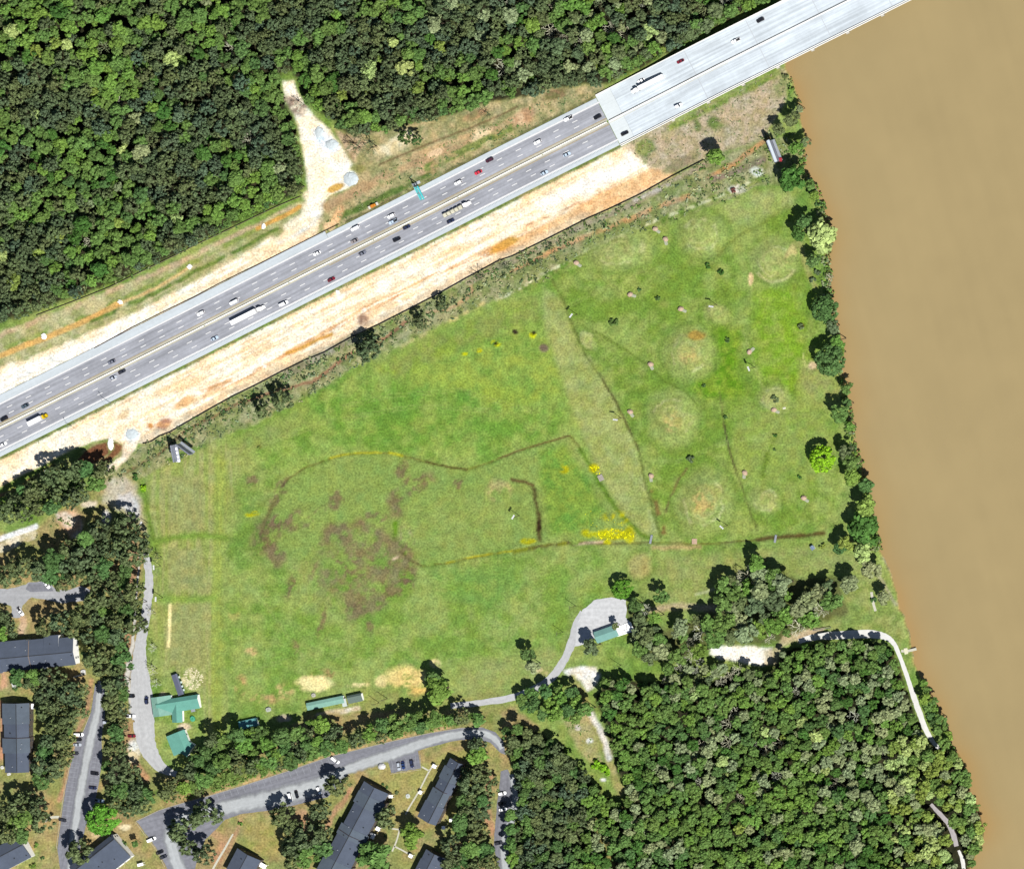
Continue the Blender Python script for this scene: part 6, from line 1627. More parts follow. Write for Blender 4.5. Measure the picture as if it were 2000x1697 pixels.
mb.rings([[(cos(2 * pi * i / 7) * q, sin(2 * pi * i / 7) * q, z) for i in range(7)] for q, z in ((.075, -.05), (.05, .2), (.042, .6), (.02, 1.0))])
for a in (0, 2.1, 4.2): mb.bar((0, 0, .55), (cos(a) * .34, sin(a) * .34, .85), .022, 5, .008)
TRUNK = mb.mesh("trunk", BARK)

TC = dict(mid=(86, 112, 56), bright=(94, 123, 54), dark=(74, 101, 55), deep=(64, 96, 42), olive=(91, 104, 67), greyolive=(83, 98, 67), pale=(142, 160, 98), lime=(108, 152, 32), grey=(176, 178, 156), palegrey=(122, 134, 96), yellow=(114, 132, 62), blue=(80, 98, 74), round=(80, 122, 40))
LEAFK = 2.3
def tcol(k, jit=.12):
    c = alb(TC[k], LEAFK)
    f = random.uniform(1 - jit, 1 + jit); g = random.uniform(1 - jit * .5, 1 + jit * .5)
    return tuple(min(.7, v * f * w) for v, w in zip(c, (g, 1, 1 / g)))
NAMES = dict(B="broadleaf_tree", P="pine_tree", D="round_tree", N="bare_tree", S="bush")
CATS = dict(B="tree", P="tree", D="tree", N="tree", S="bush")
def tree_dims(kind, r):
    R = r * S
    if kind == "P": H = min(20, 6.5 + R * 2.3); ch = R * 1.5
    elif kind == "D": H = R * 2.1 + .6; ch = R * 1.4
    elif kind == "S": H = R * 1.1; ch = R * 1.1
    elif kind == "N": H = min(15, 3 + R * 1.9); ch = R * 1.25
    else: H = min(18, 3.5 + R * 2.5); ch = R * 1.3
    return R, H, ch
def tree(kind, px, py, r, colk, label=None, group=None, hk=1.0):
    R, H, ch = tree_dims(kind, r)
    H *= hk
    if kind in 'BD': R *= 1.14 if kind == 'B' else 1.2
    zc = max(.3, H - ch * .5)
    p = P(px, py, zc)
    root = empty(NAMES[kind], (p.x, p.y, 0 if kind != "S" else .02), random.uniform(0, 2 * pi), label, CATS[kind], group)
    src = dict(B=BROAD, P=PINE, D=DENSE, N=BARE, S=SHRUB)[kind]
    me = random.choice(src)
    c = link("foliage" if kind == "S" else "crown", me, root, col=tcol(colk))
    c.location = (0, 0, max(0, H - ch)); c.scale = (R, R, ch)
    if kind != "S":
        t = link("trunk", TRUNK, root); t.scale = (R * .9, R * .9, H - ch * .45)
    return root

USED = {}
def claim(x, y, r):
    USED.setdefault((int(x // 60), int(y // 60)), []).append((x, y, r))
def free(x, y, r, k=.72):
    i, j = int(x // 60), int(y // 60)
    for a in (i - 1, i, i + 1):
        for b in (j - 1, j, j + 1):
            for (u, v, q) in USED.get((a, b), ()):
                if (u - x) ** 2 + (v - y) ** 2 < (k * (r + q)) ** 2: return False
    return True

# --- trees that stand out one by one: kind, x, y, radius (px), colour, label
T = [
 ("B", 1545, 346, 29, "deep", "big round dark green tree at the river bank just below the slim billboard"),
 ("B", 1590, 383, 11, "bright", "small bright tree below the big round one near the billboard"), ("B", 1584, 362, 12, "mid", "mid green tree squeezed between the big round one and the water"),
 ("B", 1520, 254, 13, "olive", "olive tree left of the bank thicket under the bridge"), ("B", 1546, 234, 17, "olive", "olive tree in the bank thicket nearest the bridge"), ("B", 1562, 214, 9, "palegrey", "small grey green tree hanging over the water near the bridge"),
 ("B", 1556, 289, 15, "bright", "bright green tree right of the slim billboard"), ("B", 1573, 277, 11, "olive", "small olive tree overhanging the river beside the slim billboard"), ("S", 1546, 175, 8, "bright", "bright bush at the water's edge under the bridge"), ("S", 1533, 148, 7, "olive", "olive bush right at the bridge's lower edge by the river"),
 ("B", 1607, 464, 34, "pale", "large pale yellow green tree leaning over the river"), ("B", 1562, 455, 17, "deep", "dark green tree left of the large pale river tree"), ("B", 1590, 509, 16, "dark", "dark green tree just below the large pale river tree"), ("B", 1572, 432, 16, "dark", "dark tree above the large pale river tree"),
 ("S", 1597, 531, 8, "greyolive", "dark bush, upper of two below the large pale river tree"), ("S", 1588, 548, 8, "greyolive", "dark bush, lower of two below the large pale river tree"), ("N", 1620, 543, 10, "grey", "leafless pale tree at the water between the two round river trees"),
 ("D", 1612, 604, 24, "dark", "dark round tree at the bank, alone above a ragged one"), ("B", 1626, 638, 14, "greyolive", "ragged dark tree between the two round bank trees"), ("B", 1638, 664, 15, "bright", "bright green tree right of the lower round bank tree"), ("D", 1621, 703, 27, "dark", "dark round tree at the bank beside a tan boulder corner"), ("B", 1640, 690, 12, "bright", "bright green sliver of a tree hidden behind the lower round bank tree"),
 ("B", 1652, 757, 13, "mid", "mid green tree on the bank below the lower round tree"), ("B", 1638, 806, 20, "mid", "ragged mid green tree with a dark left shadow on the bank"), ("B", 1656, 790, 11, "dark", "dark small tree at the water above the ragged bank tree"), ("B", 1660, 832, 12, "bright", "bright tree low on the bank below the ragged one"),
 ("D", 1607, 897, 23, "lime", "vivid lime green tree standing in the grass by the river trees"), ("B", 1652, 884, 17, "greyolive", "grey olive tree right of the vivid lime tree"), ("B", 1668, 904, 20, "mid", "mid green tree by the water right of the lime tree"), ("B", 1664, 932, 19, "bright", "bright green tree below and right of the lime tree"), ("B", 1690, 948, 17, "dark", "dark tree at the water above the yellow green one"),
 ("B", 1693, 986, 24, "yellow", "yellow green tree above the largest deep green river tree"), ("B", 1690, 1036, 36, "deep", "largest deep green tree at the river by the ditch mouth"), ("B", 1655, 1058, 17, "yellow", "yellow green tree left of the largest deep green river tree"), ("B", 1686, 1078, 21, "pale", "pale tree just below the largest deep green river tree"), ("B", 1640, 1068, 14, "dark", "small dark tree at the ditch mouth"), ("S", 1606, 1066, 8, "yellow", "yellowish bush right of the tiny pump hut"),
 ("B", 1700, 1112, 21, "palegrey", "grey green tree at the bank below the pale one"), ("B", 1658, 1140, 20, "palegrey", "grey green tree on the slope left of the white concrete strip"), ("B", 1726, 1168, 15, "palegrey", "grey green low tree beside the white concrete strip"),
 ("D", 1215, 1150, 18, "round", "neat round green tree at the upper corner of the gravel lot"), ("B", 1291, 1166, 16, "mid", "small mid green tree alone by the dirt track"), ("B", 1480, 1099, 19, "bright", "bright green tree alone in the grass above the wood"),
 ("B", 1029, 1278, 15, "dark", "dark tree alone in the field left of the gravel lane"), ("B", 1041, 1299, 15, "palegrey", "grey green tree just below the dark lone tree by the gravel lane"),
 ("B", 860, 1346, 30, "bright", "big bright green tree at the lower edge of the field"), ("B", 846, 1322, 16, "dark", "dark tree tucked against the big bright one at the field's lower edge"),
 ("P", 718, 683, 26, "greyolive", "largest dark pine in the scrub strip above the field"), ("P", 549, 784, 22, "olive", "olive pine in the scrub strip, right of a smaller twin"), ("P", 513, 803, 17, "olive", "smaller olive pine left of the twin in the scrub strip"),
 ("N", 934, 543, 17, "greyolive", "dark leafless tree in the scrub strip below the bare earth"), ("N", 985, 524, 13, "greyolive", "thin leafless tree right of the dark one in the scrub strip"), ("P", 862, 598, 13, "greyolive", "small dark pine in the middle of the scrub strip"), ("P", 820, 630, 15, "greyolive", "small dark pine left of another in the scrub strip"), ("N", 1076, 487, 9, "greyolive", "small leafless tree by the fence, nearest the practice field corner"), ("N", 1053, 520, 8, "greyolive", "small leafless tree above the blue thing at the field corner"),
 ("B", 1398, 308, 19, "bright", "bright green tree alone where the silt fence ends"), ("B", 1157, 1262, 18, "greyolive", "grey olive tree below the small pale green roofed building"), ("B", 1201, 1222, 8, "olive", "tiny olive tree at the upper wall of the small pale green roofed building"),
 ("B", 1240, 1180, 15, "dark", "dark green tree right of the gravel lot, uppermost"), ("B", 1250, 1210, 17, "olive", "olive tree right of the white deck"),
 ("D", 200, 1599, 28, "round", "dense round bright green tree by the narrow car park"),
 ("P", 398, 1592, 30, "olive", "wide olive pine inside the curve of the car park"), ("P", 352, 1622, 30, "olive", "olive pine left of the wide one inside the curved car park"), ("P", 550, 1594, 26, "olive", "olive pine at the lower kerb of the curved car park, middle"), ("P", 655, 1534, 24, "olive", "olive pine touching the curved car park near the longest building"), ("P", 622, 1583, 22, "greyolive", "dark pine left of the longest apartment building"), ("P", 602, 1640, 34, "greyolive", "big dark pine group member in the lawn left of the longest building"), ("B", 598, 1672, 24, "mid", "mid green tree under the big dark pine in the lawn"),
 ("P", 752, 1597, 24, "olive", "olive pine against the right wall of the longest building"), ("B", 745, 1672, 42, "mid", "wide mid green tree at the bottom between two apartment buildings"), ("B", 812, 1632, 27, "bright", "bright green tree below the stepped apartment building"), ("B", 935, 1474, 22, "bright", "bright green tree above the stepped apartment building's right corner"), ("P", 930, 1455, 17, "greyolive", "dark pine beneath the bend of the curved car park"),
 ("P", 150, 1665, 26, "olive", "olive pine below the narrow car park"), ("P", 395, 1668, 22, "greyolive", "dark pine beside the pine straw by the bottom footpath"), ("P", 365, 1655, 18, "olive", "olive pine left of the bottom footpath"),
 ("B", 265, 1648, 8, "mid", "small shrubby tree by the white gabled block's right wall"), ("S", 468, 1608, 6, "bright", "bright round bush at the head of the bottom footpath"),
 ("N", 294, 1198, 10, "grey", "leafless grey tree at the right edge of the access road, upper"), ("N", 298, 1265, 11, "grey", "leafless grey tree at the right edge of the access road, middle"), ("N", 296, 1308, 13, "grey", "leafless grey tree above the clubhouse roof, left one"), ("N", 304, 1335, 11, "grey", "leafless grey tree touching the clubhouse roof"),
 ("N", 690, 290, 19, "greyolive", "tall leafless tree right of the pale gravel heaps, left of a pair"), ("N", 722, 288, 20, "greyolive", "tall leafless tree right of the pale gravel heaps, right of a pair"), ("N", 583, 206, 14, "grey", "leafless tree fallen across the upper track"), ("N", 948, 226, 13, "greyolive", "leafless tree above the brown rut on the verge"), ("P", 790, 268, 15, "dark", "dark pine standing out from the wood above the cream verge patch"), ("P", 812, 274, 11, "dark", "small dark bushy pine right of the cream verge patch"),
 ("N", 305, 1090, 13, "greyolive", "small half leafless tree at the top bend of the access road"), ("B", 287, 1073, 10, "olive", "small olive tree at the top end of the access road"),
]
for k, x, y, r, c, l in T:
    tree(k, x, y, r, c, l, None)
    claim(x, y, r)
BUSH = [(1383, 521, 6, "deep", "black green bush pair member left, right of the upper mounds"), (1407, 532, 6, "deep", "black green bush right of a similar one near the upper mounds"), (1249, 566, 4, "dark", "small black bush right of a tan boulder target"), (1285, 583, 5, "dark", "small black bush alone between two tan boulder targets"), (1420, 664, 5, "dark", "small dark bush right of the large pale mound"), (1375, 753, 4, "dark", "small dark bush between the large pale mound and the middle one"), (1417, 815, 4, "dark", "tiny dark bush on the straight ditch"), (1512, 778, 8, "olive", "olive bush on the small right mound"), (1514, 850, 4, "deep", "tiny dark bush below the small right mound"), (1562, 931, 4, "deep", "tiny dark bush above the dark ring"), (1513, 878, 3, "dark", "tiniest dark bush in the right field"), (1201, 630, 9, "mid", "soft green tuft in the upper left of the practice field"), (1349, 897, 7, "greyolive", "grey dark bush between the middle and the lowest mound"), (1433, 372, 5, "maroon", "dark reddish bush at the field's upper edge"), (505, 873, 3, "yellow", "tiny dark yellow bush alone in the upper left field"), (281, 952, 6, "lime", "bright round bush at the field corner near the V billboard"), (264, 930, 7, "deep", "black green bush left of the bright one at the field corner"), (1565, 638, 6, "olive", "brown bush near the upper round bank tree"),
        (70, 1650, 5, "bright", "green bush in the ring bed beside the bottom left block"), (64, 1690, 6, "bright", "bright green bush at the white wall of the bottom left block"), (82, 1676, 4, "dark", "small dark bush on the lawn below the ring bed"), (30, 1344, 5, "dark", "dark round bush below the tall white unit"), (163, 1277, 5, "dark", "dark bush in a ring right of the big block's white end"), (1705, 1172, 6, "dark", "dark bush beside the upper end of the white concrete strip"), (748, 1531, 3, "dark", "small dark bush at the upper gable of the longest building, upper"), (756, 1537, 3, "dark", "small dark bush at the upper gable of the longest building, lower"), (775, 1548, 4, "olive", "small olive bush right of the longest building's corner"), (1181, 1505, 11, "lime", "vivid green bush mass beside the clearing track in the lower wood"), (1165, 1493, 10, "lime", "vivid green bush left of the bigger vivid one in the lower wood clearing"), (1000, 655, 3, "dark", "x"), (242, 1648, 6, "dark", "dark bush on the lawn right of the white gabled block"), (753, 1632, 4, "olive", "small bush in a ring by the white porch")]
TC["maroon"] = (110, 70, 62)
for x, y, r, c, l in BUSH:
    if l == "x": continue
    tree("S", x, y, r * 1.3, c, l, None); claim(x, y, r)

# --- woods: filled by dart throwing; the largest crowns stay single things, the rest become one mass
def pip(x, y, pts):
    c = False; n = len(pts)
    for i in range(n):
        (x1, y1), (x2, y2) = pts[i], pts[(i + 1) % n]
        if (y1 > y) != (y2 > y) and x < (x2 - x1) * (y - y1) / (y2 - y1) + x1: c = not c
    return c
def near(x, y, lines):
    for pts, w in lines:
        for (a, b), (c, d) in zip(pts[:-1], pts[1:]):
            dx, dy = c - a, d - b; L = dx * dx + dy * dy
            t = min(1, max(0, ((x - a) * dx + (y - b) * dy) / L))
            if (x - a - t * dx) ** 2 + (y - b - t * dy) ** 2 < w * w: return True
    return False
NFIELD = lambda x, y, s: math.sin(x / s + 1.3 * math.sin(y / s * .8)) * math.cos(y / s - .9 * math.sin(x / s * .7 + 2))
WOODT = []
def fill(pts, rmin, rmax, kinds, place, avoid=(), k=.68, tries=9000, inset=.55, pick=None):
    xs, ys = [p[0] for p in pts], [p[1] for p in pts]
    x0, x1, y0, y1 = max(-45, min(xs)), min(2045, max(xs)), max(-45, min(ys)), min(1740, max(ys))
    for phase, (ra, rb) in enumerate(((rmin + (rmax - rmin) * .55, rmax), (rmin, rmin + (rmax - rmin) * .55))):
        for _ in range(tries if phase == 0 else int(tries * 1.6)):
            x, y = random.uniform(x0, x1), random.uniform(y0, y1)
            r = random.uniform(ra, rb)
            if not pip(x, y, pts) or not free(x, y, r, k): continue
            if not all(pip(x + cos(a) * r * inset, y + sin(a) * r * inset, pts) for a in (0, pi / 2, pi, 3 * pi / 2)): continue
            if near(x, y, avoid): continue
            kd, ck = pick(x, y) if pick else random.choice(kinds)
            claim(x, y, r)
            WOODT.append((kd, x, y, r, ck, place))
RILL = [(-40, 128), (10, 118), (60, 98), (110, 72), (160, 60), (200, 54), (250, 32), (300, -12)]
RILL2 = [(300, 200), (345, 190), (385, 200), (420, 170)]
def pick_nw(x, y):
    v = NFIELD(x, y, 55) + random.uniform(-.55, .55)
    if x > 900 and y < 150 and random.random() < .30: return random.choice((("N", "grey"), ("B", "palegrey"), ("B", "palegrey"), ("B", "olive"), ("B", "greyolive")))
    if x < 620 and near(x, y, [([(q[0] - 4, q[1] - 14) for q in RILL], 16)]): return ("B", random.choice(("bright", "mid")))
    if random.random() < .05: return ("B", random.choice(("yellow", "pale", "palegrey")))
    if random.random() < .012: return ("N", random.choice(("grey", "palegrey")))
    if v > .34: return ("B", random.choice(("bright", "mid", "mid")))
    if v > -.12: return ("B", random.choice(("mid", "dark", "mid", "deep"))) if random.random() < .6 else ("P", random.choice(("olive", "greyolive")))
    return ("P", random.choice(("olive", "greyolive", "greyolive", "blue")))
fill(WOOD_NW, 8, 19, None, "nw", avoid=[(RILL, 9), (RILL2, 11)], pick=pick_nw, tries=22000, k=.55)
def pick_mid(x, y):
    return random.choice((("B", "mid"), ("B", "palegrey"), ("B", "bright"), ("B", "greyolive"), ("N", "grey"), ("B", "olive"), ("B", "mid")))
fill([(1440, 1110), (1500, 1105), (1560, 1128), (1545, 1180), (1480, 1205), (1400, 1195), (1395, 1150)], 11, 24, None, "mid", pick=pick_mid, tries=2200, k=.60)
fill([(1310, 1215), (1390, 1195), (1480, 1205), (1550, 1180), (1620, 1125), (1640, 1180), (1600, 1215), (1560, 1238), (1500, 1255), (1400, 1255), (1350, 1262), (1315, 1250)], 11, 24, None, "mid", pick=pick_mid, tries=4000, k=.60)
fill([(1228, 1225), (1290, 1232), (1310, 1260), (1385, 1262), (1380, 1300), (1310, 1295), (1240, 1290)], 10, 20, None, "mid", pick=pick_mid, tries=2000, k=.62)
fill([(1228, 1165), (1262, 1180), (1290, 1205), (1290, 1240), (1235, 1235)], 9, 17, None, "mid", pick=pick_mid, tries=300, k=.72)
fill([(1292, 1306), (1330, 1296), (1390, 1300), (1500, 1306), (1512, 1302), (1500, 1335), (1300, 1338)], 8, 14, None, "mid", pick=pick_mid, tries=700, k=.62, inset=.3)
AV_SE = [([(1610, 1240), (1680, 1238), (1735, 1243), (1755, 1268), (1770, 1310), (1790, 1370), (1806, 1420), (1834, 1462)], 13), ([(1818, 1570), (1850, 1605), (1870, 1655)], 17), ([(1872, 1660), (1886, 1700)], 13), (GRAV_W, 12), ([(1160, 1600), (1178, 1640), (1200, 1700)], 8)]
def pick_se(x, y):
    if x < 1140 and y > 1400:
        v = random.random()
        return ("P", random.choice(("greyolive", "olive", "blue"))) if v < .5 else ("B", random.choice(("mid", "dark", "olive")))
    if x > 1740 and y > 1440: return ("B", random.choice(("pale", "palegrey", "yellow", "mid")))
    if 1340 < x < 1760 and 1330 < y < 1560 and random.random() < .26: return random.choice((("N", "grey"), ("B", "palegrey"), ("B", "palegrey"), ("B", "palegrey"), ("B", "pale")))
    v = NFIELD(x, y, 60) + random.uniform(-.5, .5)
    if random.random() < .04: return ("B", random.choice(("yellow", "palegrey")))
    return ("B", random.choice(("mid", "bright", "mid"))) if v > 0 else ("B", random.choice(("dark", "deep", "mid", "palegrey")))
fill(WOOD_SE, 8, 18, None, "se", avoid=AV_SE, pick=pick_se, tries=20000, k=.55)
fill([(1795, 1312), (1815, 1340), (1832, 1375), (1850, 1420), (1856, 1445), (1836, 1440), (1822, 1415), (1806, 1375), (1795, 1340)], 8, 13, None, "bank", pick=lambda x, y: ("B", random.choice(("mid", "bright", "dark"))), tries=400, k=.66, inset=.2)
fill([(1010, 1360), (1060, 1342), (1100, 1340), (1125, 1350), (1150, 1378), (1150, 1400), (1110, 1408), (1060, 1400), (1015, 1385)], 9, 17, None, "fork", pick=lambda x, y: ("B", random.choice(("mid", "bright", "dark"))), tries=500, k=.66, inset=.3)
# pines and mixed trees round the homes
def pick_pine(x, y):
    v = random.random()
    return ("P", random.choice(("olive", "olive", "greyolive"))) if v < .78 else ("B", random.choice(("mid", "dark", "dark")))
def pick_mix(x, y):
    v = random.random()
    return ("P", random.choice(("olive", "greyolive"))) if v < .4 else ("B", random.choice(("mid", "bright", "dark", "mid")))
HOME = [
 ([(-30, 1000), (30, 962), (90, 920), (130, 898), (195, 905), (212, 935), (185, 958), (160, 980), (118, 996), (80, 1008), (40, 1012), (-30, 1036)], 12, 24, pick_pine),
 ([(120, 1066), (158, 1052), (172, 1022), (200, 1018), (240, 1012), (275, 1050), (280, 1078), (255, 1100), (252, 1130), (276, 1160), (278, 1200), (270, 1240), (248, 1260), (248, 1305), (240, 1320), (180, 1320), (162, 1262), (110, 1240), (60, 1232), (58, 1212), (120, 1205), (170, 1180), (180, 1160), (176, 1140), (150, 1140), (115, 1150), (95, 1128), (50, 1130), (-30, 1145), (-30, 1112), (50, 1090), (90, 1078)], 13, 26, pick_pine),
 ([(-30, 1190), (10, 1190), (28, 1215), (30, 1240), (-30, 1250)], 11, 17, pick_mix),
 ([(15, 1318), (60, 1308), (110, 1312), (140, 1330), (165, 1345), (155, 1400), (145, 1425), (135, 1470), (120, 1520), (60, 1535), (68, 1500), (75, 1470), (82, 1400), (70, 1375), (60, 1345)], 12, 24, pick_pine),
 ([(190, 1330), (243, 1322), (248, 1400), (242, 1440), (248, 1490), (268, 1530), (300, 1560), (280, 1580), (228, 1590), (208, 1540), (203, 1500), (206, 1445), (214, 1400)], 12, 23, pick_pine),
 ([(10, 1565), (55, 1550), (88, 1575), (92, 1620), (50, 1640), (-20, 1650), (-20, 1580)], 15, 26, pick_pine),
 ([(300, 1525), (345, 1520), (375, 1480), (390, 1440), (440, 1425), (530, 1425), (600, 1408), (640, 1400), (660, 1430), (700, 1420), (740, 1405), (770, 1392), (880, 1390), (960, 1398), (965, 1412), (900, 1412), (820, 1428), (720, 1452), (640, 1470), (560, 1496), (480, 1522), (400, 1545), (330, 1565), (305, 1560)], 9, 22, pick_mix),
 ([(906, 1500), (945, 1490), (960, 1540), (945, 1600), (955, 1640), (965, 1690), (940, 1720), (870, 1720), (868, 1650), (885, 1630), (895, 1560)], 13, 24, pick_pine),
 ([(985, 1440), (1010, 1440), (1012, 1500), (1000, 1510)], 10, 15, pick_mix),
 ([(990, 1590), (1010, 1580), (1010, 1700), (995, 1680)], 10, 16, pick_mix),
 ([(560, 1600), (640, 1620), (640, 1660), (600, 1700), (560, 1690)], 14, 24, pick_pine),
]
for pts, a, b, f in HOME: fill(pts, a, b, None, "home", pick=f, tries=1500, k=.58, inset=.35)

PLACE = {
 "nw": ("crowded wood above the highway", "trees of the wood above the highway"), "se": ("crowded wood along the river, lower right", "trees of the riverside wood"), "mid": ("thin wood between the field and the white gravel patch", "trees of the thin wood by the field"),
 "bank": ("narrow strip between the gravel path and the river", "trees between path and river"), "fork": ("clump beside the gravel fork below the field", "trees of the clump at the gravel fork"), "home": ("tree belt around the apartments and car parks", "trees around the apartments")}
CN = dict(mid="mid green", bright="bright green", dark="dark green", deep="deep green", olive="dull olive", greyolive="grey olive", pale="pale green", lime="vivid lime", grey="leafless grey", palegrey="grey green", yellow="yellow green", blue="blue grey")
KN = dict(B="broadleaf tree", P="pine", N="bare tree")
WOODT.sort(key=lambda t: -t[3] - (6 if t[5] not in ("nw", "se") else 0))
cnt = {"B": sum(t[0] == "B" for t in T), "P": sum(t[0] == "P" for t in T), "N": sum(t[0] == "N" for t in T)}
MARKS = dict(
 nw=[("the tip of the sandy track", 562, 150), ("the pale gravel heaps", 635, 270), ("the bridge's upper edge", 1400, 40), ("the overhead sign", 815, 360), ("the wire fence", 300, 512), ("the long white van", 694, 446), ("the shadowed rill", 110, 72), ("the photo's upper left corner", 0, 0), ("the bridge truck", 1264, 166), ("the wire fence's left end", 72, 616), ("the top edge's middle", 1000, 0), ("the shadowed rill's upper end", 290, 0)],
 se=[("the gravel fork", 1135, 1320), ("the white gravel patch", 1450, 1280), ("the white path's bend", 1745, 1255), ("the white path's lower end", 1834, 1462), ("the grey riverside path", 1850, 1605), ("the vivid clearing bushes", 1175, 1500), ("the bottom edge's middle", 1000, 1697), ("the right hand car park", 985, 1560), ("the bottom right bank", 1880, 1690), ("the bottom edge, centre right", 1450, 1697)],
 mid=[("the gravel lot", 1180, 1200), ("the white gravel patch", 1450, 1280), ("the lone bright tree", 1480, 1099), ("the white shelter", 1612, 1240), ("the pump hut", 1587, 1068)],
 bank=[("the cream slab", 1769, 1271), ("the white path's lower end", 1834, 1462)], fork=[("the gravel fork", 1135, 1320), ("the car park's right bend", 980, 1445)],
 home=[("the clubhouse", 345, 1380), ("the big tan walled block", 60, 1280), ("the upright block", 30, 1440), ("the dense round tree", 200, 1599), ("the long shelter", 640, 1375), ("the longest building", 690, 1610), ("the stepped building", 862, 1550), ("the small pale lot", 90, 1160), ("the brown pond", 205, 885), ("the gravel patch", 255, 985), ("the teal shed", 485, 1412), ("the curved car park", 560, 1530), ("the right hand car park", 985, 1560), ("the field's big bright tree", 860, 1346)])
def describe(kd, x, y, r, ck, pl):
    m = min(MARKS[pl], key=lambda q: hypot(q[1] - x, q[2] - y))
    dx, dy = x - m[1], y - m[2]; d = hypot(dx, dy)
    far = "close" if d < 45 else ("some way" if d < 110 else "far")
    side = ("right of" if dx > 0 else "left of") if abs(dx) > abs(dy) else ("below" if dy > 0 else "above")
    size = "small" if r < 11.5 else ("middling" if r < 16 else "large")
    return f"{size} {CN[ck]} {KN[kd]} {far} {side} {m[0]}"
REST, ONE = [], []
for t in WOODT:
    kd, x, y, r, ck, pl = t
    seen = -4 < x < 2004 and -4 < y < 1701
    if not seen or cnt[kd] >= 296: REST.append(t); continue
    cnt[kd] += 1
    ONE.append((describe(*t), t))
SAME = {}
for l, t in ONE: SAME.setdefault(l, []).append(t)
for l, ts in SAME.items():
    xs_, ys_ = [q[1] for q in ts], [q[2] for q in ts]
    wide = max(xs_) - min(xs_) >= max(ys_) - min(ys_)
    ts.sort(key=lambda q: q[1] if wide else q[2])
    n = len(ts)
    w = {1: [""], 2: [", left one", ", right one"] if wide else [", upper one", ", lower one"], 3: [", leftmost", ", middle one", ", rightmost"] if wide else [", topmost", ", middle one", ", lowest"],
         4: [", leftmost", ", second from left", ", third from left", ", rightmost"] if wide else [", topmost", ", second from top", ", third from top", ", lowest"]}.get(n, [", leftmost" if wide else ", topmost"] + [f", {o} from {'left' if wide else 'top'}" for o in ("second", "third", "fourth", "fifth", "sixth", "seventh", "eighth", "ninth", "tenth", "eleventh", "twelfth")[:n - 2]] + [", rightmost" if wide else ", lowest"])
    for t, e in zip(ts, w):
        kd, x, y, r, ck, pl = t
        tree(kd, x, y, r, ck, l + e, PLACE[pl][1], hk=random.uniform(.78, 1.22))
print("trees", len(WOODT), "single", cnt, "mass", len(REST))
def mass(name, items, label):
    VV, FF, CC = [], [], []; base = 0
    for kd, x, y, r, ck, pl in items:
        if kd == "N": kd, ck = "B", "palegrey"
        v, f = random.choice(BV if kd == "B" else PV)
        R, H, ch = tree_dims(kd, r); H *= random.uniform(.78, 1.22)
        p = P(x, y, max(.3, H - ch * .5)); a = random.uniform(0, 2 * pi)
        M = np.array([[cos(a), -sin(a), 0], [sin(a), cos(a), 0], [0, 0, 1]])
        w = (v @ M.T) * np.array([R, R, ch]) + np.array([p.x, p.y, max(0, H - ch)])
        VV.append(w); FF.append(f + base); base += len(w)
        CC.append(np.tile(np.array(tcol(ck)), (len(w), 1)))
    o = link(name, np_mesh(name, np.concatenate(VV), np.concatenate(FF), LEAFS, np.concatenate(CC)))
    tag(o, label, "woodland", kind="stuff")
if REST: mass("woodland", REST, "smaller crowns filling the closed woods above the highway and along the river")

# undergrowth: tufts in the scrub strip, along ditches and wood edges; yellow flowers
def scatter(name, areas, label, cat):
    VV, FF, CC = [], [], []; base = 0
    for pts, n, r0, r1, cols, hgt in areas:
        xs, ys = [p[0] for p in pts], [p[1] for p in pts]; k = 0; tr = 0
        while k < n and tr < n * 30:
            tr += 1
            x, y = random.uniform(min(xs), max(xs)), random.uniform(min(ys), max(ys))
            if not pip(x, y, pts): continue
            k += 1
            v, f = random.choice(SV); sel = slice(0, 4 * random.randint(25, 60))
            v = v[sel]; f = f[:len(v) // 4]
            R = random.uniform(r0, r1) * S; p = P(x, y, .2); a = random.uniform(0, 2 * pi)
            M = np.array([[cos(a), -sin(a), 0], [sin(a), cos(a), 0], [0, 0, 1]])
            VV.append((v @ M.T) * np.array([R, R, R * hgt]) + np.array([p.x, p.y, -.1])); FF.append(f + base); base += len(v)
            CC.append(np.tile(np.array(tcol(random.choice(cols), .2)), (len(v), 1)))
    o = link(name, np_mesh(name, np.concatenate(VV), np.concatenate(FF), LEAFS, np.concatenate(CC)))
    tag(o, label, cat, kind="stuff")
TC["scrubdark"] = (62, 74, 46); TC["straw"] = (146, 136, 108); TC["flower"] = (224, 216, 8); TC["cream"] = (150, 156, 116)
SCRUB = FENCE + FIELD_EDGE[::-1]
STRIPB = [(p[0], p[1]) for p in axline(53, -20, 1230)] + [(p[0], p[1]) for p in axline(60, 1230, -20)]
VERGE = [(640, 425), (690, 380), (720, 350), (800, 310), (900, 265), (1000, 225), (1100, 185), (1175, 172)] + axline(-54, 1165, 640)
EDGE = [(p[0] + 2, p[1] + 6) for p in WOOD_NW if p[1] > 120 and p[0] < 600] + [(p[0] - 8, p[1] - 14) for p in WOOD_NW if p[1] > 120 and p[0] < 600][::-1]
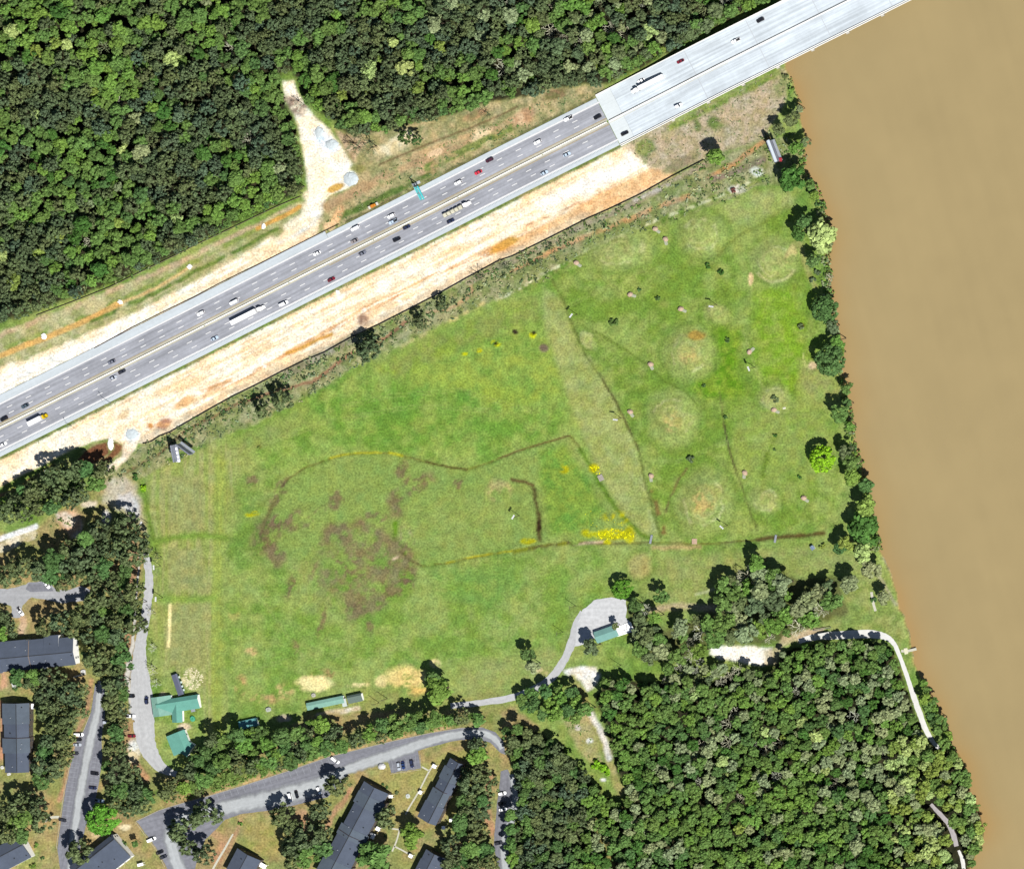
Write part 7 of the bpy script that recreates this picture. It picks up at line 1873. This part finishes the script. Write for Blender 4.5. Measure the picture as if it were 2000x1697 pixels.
scatter("undergrowth", [([(p[0] + 3, p[1] + 6) for p in FENCE[3:]] + [(p[0] + 16, p[1] + 30) for p in FENCE[3:]][::-1], 380, 3, 8, ("scrubdark", "greyolive", "olive", "palegrey", "dark"), .9), (SCRUB, 900, 2, 7, ("olive", "palegrey", "mid", "greyolive", "cream"), .8), (STRIPB, 260, 1.5, 3.5, ("olive", "mid", "palegrey"), .5), ([(1190, 160), (1254, 128), (1334, 86), (1424, 39), (1508, -4), (1500, -20), (1400, 30), (1250, 105), (1180, 145)], 200, 4, 9, ("mid", "bright", "dark"), .9), (VERGE, 240, 2, 5, ("mid", "olive", "dark", "palegrey"), .6),
                        (DRY, 420, 1.5, 3.5, ("straw", "straw", "palegrey", "olive"), .8), (EDGE, 160, 3, 7, ("mid", "dark", "palegrey"), .9), ([(1500, 250), (1560, 262), (1575, 300), (1560, 330), (1500, 345), (1440, 360), (1380, 390), (1380, 350), (1440, 300)], 130, 3, 7, ("bright", "mid", "olive", "cream"), .9),
                        ([(b[0] - 13, b[1]) for b in BANK if 300 < b[1] < 1100] + [(b[0] + 3, b[1]) for b in BANK if 300 < b[1] < 1100][::-1], 330, 4, 9, ("mid", "dark", "bright", "palegrey"), .9), ([(1530, 140), (1555, 160), (1572, 215), (1540, 220), (1525, 180)], 30, 3, 6, ("mid", "olive"), .9), ([(1640, 720), (1655, 730), (1672, 850), (1655, 850)], 26, 3, 7, ("mid", "bright"), .9), ([(1588, 530), (1624, 520), (1630, 585), (1600, 580)], 22, 3, 6, ("bright", "mid"), .8),
                        ([(60, 1060), (110, 1010), (150, 1000), (130, 1060)], 20, 3, 6, ("mid", "olive"), .8), ([(310, 1555), (480, 1510), (640, 1465), (780, 1432), (900, 1408), (890, 1418), (770, 1440), (640, 1476), (480, 1527), (330, 1572)], 170, 3, 7, ("bright", "mid", "bright"), .8),
                        ([(1095, 1400), (1140, 1395), (1180, 1490), (1150, 1490)], 16, 2, 6, ("mid", "palegrey", "bright"), .6)],
        "low scrub and weeds in the strips beside the fence, verges and banks", "undergrowth")
scatter("yellow_flowers", [([(1165, 1036), (1225, 1030), (1240, 1050), (1190, 1056), (1160, 1050)], 60, 2, 3.5, ("flower",), .5), ([(1152, 910), (1168, 910), (1172, 925), (1158, 926)], 16, 2, 3, ("flower",), .5), ([(1130, 1000), (1190, 990), (1225, 1025), (1150, 1035)], 26, 1.2, 2.2, ("flower", "yellow"), .5)], "bright yellow flowers beside the ditch corner", "flowers")
# pale cobbles spread behind the clubhouse
mb = MB(); r = random.Random(5)
for k in range(150):
    a, q = r.uniform(0, 2 * pi), math.sqrt(r.random()) * 21
    p = P(376 + cos(a) * q, 1325 + sin(a) * q, 0); s = r.uniform(.25, .6)
    mb.rings([[(p.x + cos(t) * s, p.y + sin(t) * s * .8, .0) for t in (0, 1.05, 2.1, 3.14, 4.2, 5.2)], [(p.x + cos(t) * s * .7, p.y + sin(t) * s * .6, s * .25) for t in (0, 1.05, 2.1, 3.14, 4.2, 5.2)]])
tag(mb.build("rubble", mat("cream_stone", (252, 242, 200), .9)), "cream coloured stones spread on the grass beside the long hut", "rubble", kind="stuff")
